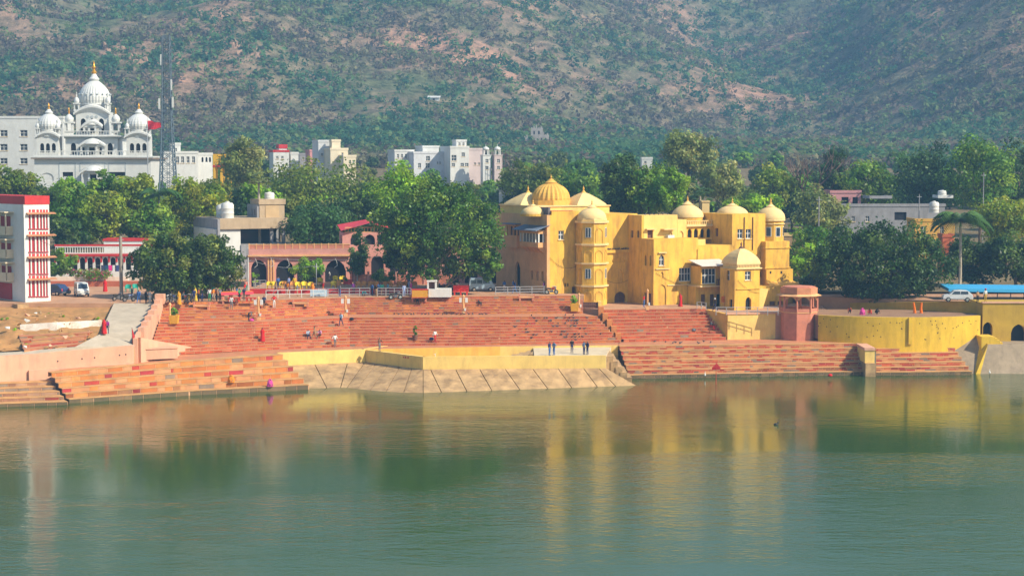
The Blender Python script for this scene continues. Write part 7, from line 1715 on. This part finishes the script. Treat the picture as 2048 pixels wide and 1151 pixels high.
def lamp_post(px, py_top, py_base, label, boxes=True):
    p = spot(px, py_base); h = ZP(py_top, p.y)-p.z; t = thing('lamp_post', label, 'post', p)
    LB('base', M_PALP, t, lambda mb: mb.box(-.2, .2, -.2, .2, -.1, .35)); LB('shaft', M_PALP, t, lambda mb: mb.tube((0, 0, .35), (0, 0, h-.35), .13, .11, 8)); LB('cap', M_PALP, t, lambda mb: mb.lathe((0, 0, h-.35), [(.16, 0), (.17, .1), (.1, .2), (.02, .35)], 8))
    if boxes:
        for s in (-1, 1): LB('lamp_box', M_WHITE, t, lambda mb: mb.box(s*.38-.16, s*.38+.16, -.14, .14, h-1.05, h-.45)); LB('arm', M_METAL, t, lambda mb: mb.tube((0, 0, h-.5), (s*.3, 0, h-.5), .03, .03, 5))
    LB('switch_box', M_WHITE, t, lambda mb: mb.box(.1, .32, -.18, -.02, .5, .85))
lamp_post(517, 592, 640, 'pink lamp post beside the bending man'); lamp_post(691, 590, 632, 'pink lamp post with white boxes beside the striding man'); lamp_post(927, 588, 629, 'pink lamp post with white boxes before the red bench'); lamp_post(340, 604, 650, 'pink post beside the ochre planter', False); lamp_post(1158, 585, 622, 'pink post by the wooden gate below the octagonal tower', False); lamp_post(1295, 577, 620, 'pink post at the top of the palace stairs', False)
def stone_bench(px, py, label):
    p = spot(px, py); t = thing('stone_bench', label, 'bench', p)
    LB('seat', M_PALP, t, lambda mb: mb.box(-1.0, 1.0, -.25, .25, .42, .54))
    for s in (-1, 1): LB('leg', M_REDST, t, lambda mb: mb.box(s*.85-.12, s*.85+.12, -.22, .22, 0, .419)); LB('armrest', M_REDST, t, lambda mb: mb.box(s*.95-.1, s*.95+.1, -.22, .22, .541, .9))
for px, py, lab in ((403, 619, 'pink stone bench on the upper steps left of the white shirted man'), (601, 614, 'pink stone bench on the upper steps right of the red topped woman'), (1053, 604, 'pink stone bench on the upper steps before the palace left wing'), (838, 606, 'grey shaded stone bench with a seated man'), (460, 612, 'low stone bench near the orange table')): stone_bench(px, py, lab)
def planter(px, py, label, seed):
    p = spot(px, py); t = thing('planter', label, 'planter', p); mo = mat('ochre_planter', (.62, .32, .03), .85, .2, 2)
    LB('box', mo, t, lambda mb: mb.frustum([(-.45, -.45), (.45, -.45), (.45, .45), (-.45, .45)], 0, [(-.55, -.55), (.55, -.55), (.55, .55), (-.55, .55)], 1.0)); v, c, cc = crown_mesh('f', .55, .5, .6, 'bright', 10, 30, .3, seed); v[:, :, 2] += 1.5
    o = bpy.data.objects.new('foliage', quads_mesh('foliage', v, c, LEAF)); COL.objects.link(o); o.parent = t
planter(348, 651, 'ochre planter with a tall plant on the left steps', 1); planter(1149, 622, 'ochre planter with a yellow plant by the wooden gate', 2)
def potted_tree(px, py):
    p = spot(px, py); t = thing('potted_shrub', 'narrow potted shrub in a dark pot at the foot of the steps', 'plant', p); LB('pot', M_WOOD, t, lambda mb: mb.lathe((0, 0, 0), [(.25, 0), (.34, .5), (.36, .6), (.3, .62)], 12))
    v, c, cc = crown_mesh('f', .3, .3, .75, 'mid', 10, 40, .22, 4); v[:, :, 2] += 1.2; o = bpy.data.objects.new('foliage', quads_mesh('foliage', v, c, LEAF)); COL.objects.link(o); o.parent = t
potted_tree(830, 681)
def table(a, b, label, c, legs=4, h=.75, drop=.35):
    t = thing('table', label, 'table', (a+b)/2); d = b-a; L = d.length; u = Vector((d.x, d.y)).normalized(); cc = (a+b)/2
    bld('top_cloth', cl(c), t, lambda mb: mb.obox(cc[:2], u, L, 1.1, cc.z+h, cc.z+h+.06)); bld('cloth_drop', cl((c[0], c[1]*.35, c[2]+.1)), t, lambda mb: mb.obox((cc.x+u.y*.56, cc.y-u.x*.56), u, L, .03, cc.z+h-drop, cc.z+h+.05))
    for k in range(legs):
        p = a.lerp(b, (k+.5)/legs); bld('leg', M_REDST, t, lambda mb: mb.obox((p.x, p.y), u, .35, .7, cc.z, cc.z+h-.002))
table(gp(436, 598), gp(505, 596), 'long table under an orange and magenta cloth on the plaza', (.80, .22, .01), 4, .85, .3); 
def bench_red(px0, px1, py, label, c):
    a, b = gp(px0, py), gp(px1, py); t = thing('bench', label, 'bench', (a+b)/2); m = plain('bench_red_%d' % px0, c, .6); cx = (a.x+b.x)/2; w = b.x-a.x
    bld('seat', m, t, lambda mb: mb.box(a.x, b.x, a.y, a.y+.6, Z_PLZ+.42, Z_PLZ+.52)); px0 not in (455, 490) and bld('backrest', m, t, lambda mb: mb.box(a.x, b.x, a.y+.55, a.y+.66, Z_PLZ+.56, Z_PLZ+1.25))
    for x in (a.x+.2, cx, b.x-.2): bld('leg', m, t, lambda mb: mb.box(x-.09, x+.09, a.y+.05, a.y+.5, Z_PLZ, Z_PLZ+.418))
bench_red(906, 937, 590, 'bright red bench beside the white shrine block', (.70, .03, .02)); bench_red(455, 480, 603, 'red bench below the orange table left end', (.55, .06, .03)); bench_red(490, 512, 603, 'red bench below the orange table right end', (.55, .06, .03)); bench_red(686, 704, 577, 'red cushioned seat on the cafe platform', (.62, .02, .03))
def shrine():
    a, b = gp(857, 594), gp(902, 594); t = thing('shrine_block', 'white painted shrine block with a small framed niche', 'shrine', (a+b)/2)
    bld('block', M_WHITE, t, lambda mb: mb.box(a.x, b.x, a.y, a.y+2, Z_PLZ, Z_PLZ+1.05)); x0, x1 = XP(854, a.y), XP(873, a.y)
    for x in (x0, x1-.22): bld('pillar', M_WHITE, t, lambda mb: mb.box(x, x+.22, a.y+.1, a.y+.9, Z_PLZ+1.051, Z_PLZ+1.95))
    bld('lintel', M_WHITE, t, lambda mb: mb.box(x0-.05, x1+.05, a.y+.05, a.y+.95, Z_PLZ+1.951, Z_PLZ+2.15)); bld('niche', M_WOOD, t, lambda mb: mb.box(x0+.221, x1-.221, a.y+.6, a.y+.8, Z_PLZ+1.052, Z_PLZ+1.95))
    c, d = gp(823, 595), gp(856, 595); t = thing('stall', 'ochre fronted low stall counter beside the white shrine block', 'stall', (c+d)/2); bld('counter', mat('ochre_panel', (.62, .30, .03), .8, .12, 1), t, lambda mb: mb.box(c.x+.06, d.x-.1, c.y, c.y+1, Z_PLZ+.06, Z_PLZ+.98)); bld('frame', M_RED, t, lambda mb: (mb.box(c.x, d.x-.04, c.y-.03, c.y+1.03, Z_PLZ+.981, Z_PLZ+1.06), mb.box(c.x, d.x-.04, c.y-.03, c.y+1.03, Z_PLZ, Z_PLZ+.058)))
    c, d = gp(620, 594), gp(654, 594); t = thing('screen', 'pale blue cloth screen behind the handrail', 'screen', (c+d)/2); bld('cloth', mat('pale_blue_cloth', (.42, .55, .66), .8, .12, 2), t, lambda mb: mb.box(c.x, d.x, c.y+.4, c.y+.46, Z_PLZ+.1, Z_PLZ+.95))
    for x in (c.x, d.x): bld('post', M_METAL, t, lambda mb: mb.tube((x, c.y+.43, Z_PLZ), (x, c.y+.43, Z_PLZ+1.0), .04, .04, 6))
shrine()
# --- chairs
def chair_proto(m):
    t = thing('chair', 'x', 'chair', (0, 0, 0)); LB('seat', m, t, lambda mb: mb.box(-.26, .26, -.26, .24, .40, .46))
    def bk(mb):
        n = 8
        for k in range(n):
            a0, a1 = R(10+160*k/n), R(10+160*(k+1)/n); f = lambda a, r_, z: (r_*math.cos(a), r_*math.sin(a)*.95, z); h = .82-.24*abs((k+.5)/n*2-1)**3
            mb.faces([f(a0, .27, .44), f(a1, .27, .44), f(a1, .34, h), f(a0, .34, h), f(a0, .31, .44), f(a1, .31, .44), f(a1, .38, h), f(a0, .38, h)], [(0, 1, 2, 3), (7, 6, 5, 4), (3, 2, 6, 7)])
    LB('backrest', m, t, bk)
    for sx in (-1, 1):
        for sy in (-1, 1): LB('leg', m, t, lambda mb: mb.tube((sx*.22, sy*.21, .40), (sx*.26, sy*.25, 0), .035, .025, 5))
    return t
def chairs(m, pts, label, grp, z=None):
    first_ = None
    for k, (px, py, rz) in enumerate(pts):
        if first_ is None: first_ = chair_proto(m); o = first_
        else: o = copy_tree(first_)
        o.location = G(px, py, z or Z_PLZ+.55); o.rotation_euler = (0, 0, rz); o.scale = (1.25, 1.25, 1.25); o['label'] = label; o['group'] = grp
chairs(plain('yellow_plastic', (.72, .52, .02), .4), [(539, 578, 0), (549, 578, .4), (563, 578, -.3), (596, 579, .2), (609, 578, .3), (620, 579, -.5), (667, 577, 0), (671, 566, .3), (684, 566, -.2), (640, 570, .2)], 'yellow tub chair on the cafe platform', 'yellow chairs on the cafe platform')
chairs(mat('wicker_orange', (.62, .26, .06), .6, .2, 8), [(570, 578, .2), (584, 578, .3), (676, 577, -.3), (717, 578, .2), (727, 578, -.2), (741, 578, .1), (752, 578, .3), (771, 578, 0), (780, 578, .4), (799, 578, -.2), (812, 578, .2), (828, 578, .1)], 'orange wicker chair on the cafe platform', 'wicker chairs on the cafe platform')
chairs(plain('green_plastic', (.02, .32, .24), .4), [(256, 584, 0), (271, 583, .4), (304, 584, .2), (342, 583, .6), (444, 580, .3), (454, 580, -.2), (373, 590, .3)], 'green plastic chair by the terracotta low wall', 'green chairs under the bushy tree', z=Z_PLZ)
# --- vehicles
TYRE = plain('tyre_rubber', (.015, .015, .015), .8); CHROME = plain('chrome', (.5, .5, .5), .2, .8)
def vehicle(name, label, cat, p, rz, paint, prof, win, L, Wd, wheels, wr, lamps=True):
    t = thing(name, label, cat, p, rz); h = Wd/2; n = len(prof)
    def b(mb):
        inset = lambda z: h*(1-.10*max(0, (z-.95))/.8)
        vs = [(x, -inset(z), z) for x, z in prof]+[(x, inset(z), z) for x, z in prof]; mb.faces(vs, [tuple(range(n-1, -1, -1)), tuple(range(n, 2*n))]+[(i, (i+1) % n, n+(i+1) % n, n+i) for i in range(n)])
    body_ = LB('body', plain('paint_'+name+'_%.2f' % paint[0], paint, .25, .1, .6), t, b)
    bv = body_.modifiers.new('Bevel', 'BEVEL'); bv.width = .05; bv.segments = 2; bv.limit_method = 'ANGLE'
    for (x0, x1, z0, z1, sl) in win:
        for s in (-1, 1):
            y = s*(h*(1-.10*max(0, ((z0+z1)/2-.95))/.8)+.015)
            LB('side_window', M_GLASS, t, lambda mb: mb.quad(*([(x0, y+s*.018, z0), (x1+sl, y+s*.018, z0), (x1, y-s*.018, z1), (x0, y-s*.018, z1)][::s])))
    # windscreen and rear window from the profile
    pf = sorted([q for q in prof if q[0] > 0 and q[1] > .9], key=lambda q: q[1]); a, c = pf[0], pf[-1]; o_ = .03
    LB('windscreen', M_GLASS, t, lambda mb: mb.quad((a[0]*.97+c[0]*.03+o_, -h*.82, a[1]+.06+o_*.4), (a[0]*.97+c[0]*.03+o_, h*.82, a[1]+.06+o_*.4), (pf[-2][0]+o_, h*.74, pf[-2][1]-.04+o_*.4), (pf[-2][0]+o_, -h*.74, pf[-2][1]-.04+o_*.4)))
    for x in wheels:
        for s in (-1, 1):
            w = LB('wheel', TYRE, t, lambda mb: mb.tube((x, s*(h-.14), wr), (x, s*(h+.02), wr), wr, wr, 16)); LB('rim', CHROME, w, lambda mb: mb.tube((x, s*(h+.021), wr), (x, s*(h+.04), wr), wr*.58, wr*.5, 12))
    LB('bumper', plain('bumper_grey', (.10, .10, .11), .5), t, lambda mb: mb.box(L/2-.02, L/2+.10, -h*.98, h*.98, .32, .52)); LB('bumper', MATS['bumper_grey'], t, lambda mb: mb.box(-L/2-.10, -L/2+.02, -h*.98, h*.98, .32, .52))
    for s in (-1, 1):
        LB('headlight', CHROME, t, lambda mb: mb.box(L/2-.03, L/2+.04, s*h*.72-.14, s*h*.72+.14, .62, .82)); LB('tail_light', M_RED, t, lambda mb: mb.box(-L/2-.04, -L/2+.03, s*h*.85-.07, s*h*.85+.07, .62, .95))
    LB('number_plate', M_WHITE, t, lambda mb: mb.box(L/2+.10, L/2+.115, -.25, .25, .36, .48))
    return t
VAN = [(-1.68, .34), (-1.70, .95), (-1.62, 1.60), (-1.45, 1.80), (.85, 1.80), (1.12, 1.70), (1.52, 1.02), (1.70, .86), (1.70, .34)]
VW = [(-1.5, -.75, 1.08, 1.55, 0), (-.65, .05, 1.08, 1.55, 0), (.15, .80, 1.08, 1.55, .35)]
vehicle('van', 'silver blue minivan parked in the shade of the big tree', 'van', G(963, 582, Z_PLZ), R(6), (.30, .40, .50), VAN, VW, 3.4, 1.5, (-1.05, 1.15), .29)
vehicle('van', 'small white minivan parked before the cream compound wall', 'van', G(163, 592, Z_PLZ), R(-68), (.66, .66, .64), VAN, VW, 3.4, 1.5, (-1.05, 1.15), .29)
CAR = [(-1.85, .34), (-1.88, .80), (-1.75, .98), (-1.2, 1.42), (-.2, 1.50), (.5, 1.42), (1.05, .98), (1.75, .82), (1.86, .62), (1.86, .34)]
CW = [(-1.25, -.35, 1.0, 1.36, 0), (-.25, .45, 1.0, 1.36, .35)]
vehicle('car', 'white hatchback parked under the blue canopy', 'car', spot(1915, 609), R(172), (.68, .68, .68), CAR, CW, 3.75, 1.6, (-1.15, 1.2), .30)
vehicle('car', 'dark blue car behind the white and red block', 'car', G(108, 590, Z_PLZ), R(155), (.03, .05, .13), CAR, CW, 3.75, 1.6, (-1.15, 1.2), .30)
def bike(px, py, rz, label, c, grp, z=Z_PLZ, p=None):
    t = thing('motorcycle', label, 'motorcycle', p or G(px, py, z), rz, grp); m = plain('bike_%.2f_%.2f' % c[:2], c, .3)
    for x in (-.62, .62):
        w = LB('wheel', TYRE, t, lambda mb: mb.tube((x, -.05, .3), (x, .05, .3), .30, .30, 14)); LB('rim', CHROME, w, lambda mb: mb.tube((x, -.06, .3), (x, .06, .3), .17, .17, 10))
    LB('frame', MATS['bumper_grey'], t, lambda mb: (mb.path([(.62, 0, .3), (.45, 0, .95)], .04, .04, 6), mb.path([(-.62, 0, .3), (-.1, 0, .45), (.4, 0, .8)], .05, .04, 6), mb.box(-.2, .2, -.13, .13, .25, .55)))
    LB('tank', m, t, lambda mb: mb.path([(-.05, 0, .72), (.2, 0, .80), (.42, 0, .76)], .13, .11, 8), smooth=True); LB('seat', SHOE, t, lambda mb: mb.path([(-.72, 0, .76), (-.35, 0, .74), (-.05, 0, .72)], .11, .12, 8), smooth=True)
    LB('handlebar', CHROME, t, lambda mb: mb.path([(.32, -.34, 1.02), (.44, 0, .98), (.32, .34, 1.02)], .02, .02, 5)); LB('headlight', CHROME, t, lambda mb: mb.tube((.48, 0, .86), (.6, 0, .86), .09, .10, 10))
rng = random.Random(4)
BC = [(.02, .02, .03), (.03, .05, .14), (.30, .02, .02), (.10, .10, .11)]
for k, (px, py) in enumerate(((236, 601), (258, 603), (312, 603), (322, 604), (334, 603), (346, 605), (372, 606), (382, 604), (264, 592), (318, 592), (338, 590), (420, 590))): bike(px, py, rng.uniform(.6, 2.2), 'motorcycle parked in the shade under the bushy tree', BC[k % 4], 'motorcycles under the bushy tree')
for k, px in enumerate((876, 884, 892, 901, 910, 918)): bike(px, 581+(k % 2), rng.uniform(1.0, 2.0), 'motorcycle parked behind the white shrine block', BC[(k+1) % 4], 'motorcycles behind the shrine block')
bike(1103, 588, .1, 'motorcycle leaning by the plaza railing end', BC[2], None); bike(791, 604, .3, 'black motorcycle standing on the shaded upper step', BC[0], None, p=spot(791, 603)); bike(128, 588, .3, 'motorcycle beside the dark blue car', BC[0], None)
def pole(px, pyt, pyb, Y, label, m, r_=.09, z=Z_PLZ):
    p = W(px, pyb, Y); p.z = z; h = ZP(pyt, Y)-z; t = thing('pole', label, 'pole', p); LB('shaft', m, t, lambda mb: mb.tube((0, 0, -.1), (0, 0, h), r_, r_*.75, 8)); LB('crossarm', M_METAL, t, lambda mb: mb.box(-.4, .4, -.04, .04, h-.5, h-.42)); return p, h
pole(243, 472, 600, 221, 'weathered grey wooden utility pole beside the bushy tree', mat('grey_wood', (.30, .25, .20), .95, .2, 3), .24)
pole(497, 515, 575, 236, 'slim white lamp pole before the cafe arches', M_WHITE, .07); pole(633, 526, 580, 236, 'slim grey pole beside the clipped round tree', M_METAL, .09)
pole(1637, 393, 480, 270, 'grey concrete utility pole right of the palace', M_GREY, .12, 9.1); pole(1838, 388, 430, 296, 'utility pole behind the grey house roof', M_GREY, .1, 10.3); pole(1966, 345, 420, 290, 'tall street light pole among the right hand trees', M_GREY, .1, 10.2)
def cables():
    def sag(a, b, s, n=10): return [a.lerp(b, k/n)-Vector((0, 0, s*4*(k/n)*(1-k/n))) for k in range(n+1)]
    for k, (a, b, lab) in enumerate(((W(497, 518, 236), W(633, 530, 236), 'cable of string lights hung before the cafe arches'), (W(485, 508, 238.5), W(768, 512, 238.5), 'cable of string lights along the cafe terrace edge'), (W(243, 476, 221), W(60, 470, 216), 'overhead cable from the wooden pole to the white and red block'))):
        o = MB().path(sag(a, b, .7), .025, .025, 4).build('cable', M_METAL if k < 2 else SHOE); tag(o, lab, 'cable')
    for k in range(7):
        a = W(510+k*32, 516, 238); o = MB().path([a, a+Vector((.25, 0, -.5)), a+Vector((.3, 0, -1.0)), a+Vector((-.1, 0, -1.3))], .035, .03, 4).build('light_swag', M_WHITE); tag(o, 'white curved light swag hung before the cafe arches', 'light', 'light swags before the cafe')
cables()
def gate():
    p = spot(1166, 626); a, b = W(1166, 626, p.y), W(1196, 626, p.y); z0, z1 = ZP(626, p.y), ZP(603, p.y); t = thing('wooden_gate', 'brown plank gate with cream posts below the octagonal tower', 'gate', a)
    n = 8
    for k in range(n): bld('plank', M_WOOD, t, lambda mb: mb.box(a.x+(b.x-a.x)*k/n+.02, a.x+(b.x-a.x)*(k+1)/n-.02, p.y, p.y+.06, z0, z1-.1))
    bld('crossbar', M_WOOD, t, lambda mb: mb.box(a.x, b.x, p.y-.06, p.y-.002, z1-.5, z1-.38)); bld('post', M_CREAM, t, lambda mb: mb.box(b.x+.02, b.x+.45, p.y-.2, p.y+1.5, z0-.4, z1)); bld('post', M_REDST, t, lambda mb: mb.box(a.x-.35, a.x-.02, p.y-.2, p.y+.2, z0-.4, z1+.3))
    bld('backing', M_DARK, t, lambda mb: mb.box(a.x, b.x, p.y+.5, p.y+.55, z0, z1-.1))
gate()
def water_pole():
    p = G(1432, 768, 0); t = thing('flag_pole', 'thin red pole with a red pennant standing in the lake', 'flag', p); m = plain('red_pole', (.45, .02, .02), .6); zt = ZP(722, p.y)
    bld('pole', m, t, lambda mb: mb.tube((p.x, p.y, -1), (p.x, p.y, zt), .045, .035, 6)); bld('pennant', M_RED, t, lambda mb: mb.faces([(p.x-.5, p.y-.02, zt-.75), (p.x+.5, p.y-.02, zt-.7), (p.x+.05, p.y-.02, zt-.2), (p.x-.5, p.y+.02, zt-1.0), (p.x+.5, p.y+.02, zt-.95)], [(0, 1, 2), (0, 3, 4, 1)]))
water_pole()
for k, (px, py, lab) in enumerate(((497, 642, 'pink and green cloth bundle on the middle landing'), (434, 768, 'dark cloth bag on the waterside steps'), (1382, 664, 'grey sack in the shade beside the palace stairs'), (857, 683, 'dark bag left near the potted shrub'), (697, 640, 'small dark bag on the middle landing'), (1660, 752, 'red cloth bundle at the edge of the water'))):
    p = spot(px+6, py) if py < 750 else G(px, py, .35); c = [PNK, BLK, GRY, NAVY, BLK, RED_][k]
    o = MB().lathe((0, 0, 0), [(.22, 0), (.30, .08), (.27, .2), (.15, .3), (.03, .33)], 10).build('bundle', cl(c), smooth=True); o.location = p; tag(o, lab, 'bundle')
for k, px in enumerate((1830, 1843)):
    p = spot(px, 626); o = MB().path([(0, 0, 0), (-.05, 0, .6), (-.18+.2*k, 0, 1.35)], .2, .12, 8).build('folded_umbrella', cl((.72, .16, .01))); o.location = p; tag(o, 'folded orange umbrella leaning on the terrace back wall' if k == 0 else 'upright folded orange umbrella by the terrace back wall', 'umbrella')
for k in range(5):
    p = W(1926+k*6.5, 652.5, 218.4); o = MB().lathe((0, 0, 0), [(.14, 0), (.2, .15), (.17, .32), (.08, .42), (.05, .5)], 10).build('clay_pot', mat('dark_clay', (.10, .06, .04), .8, .2, 4), smooth=True); o.location = p+Vector((0, 0, .02)); tag(o, 'dark clay pot standing on the yellow stepped block', 'pot', 'clay pots on the yellow block')
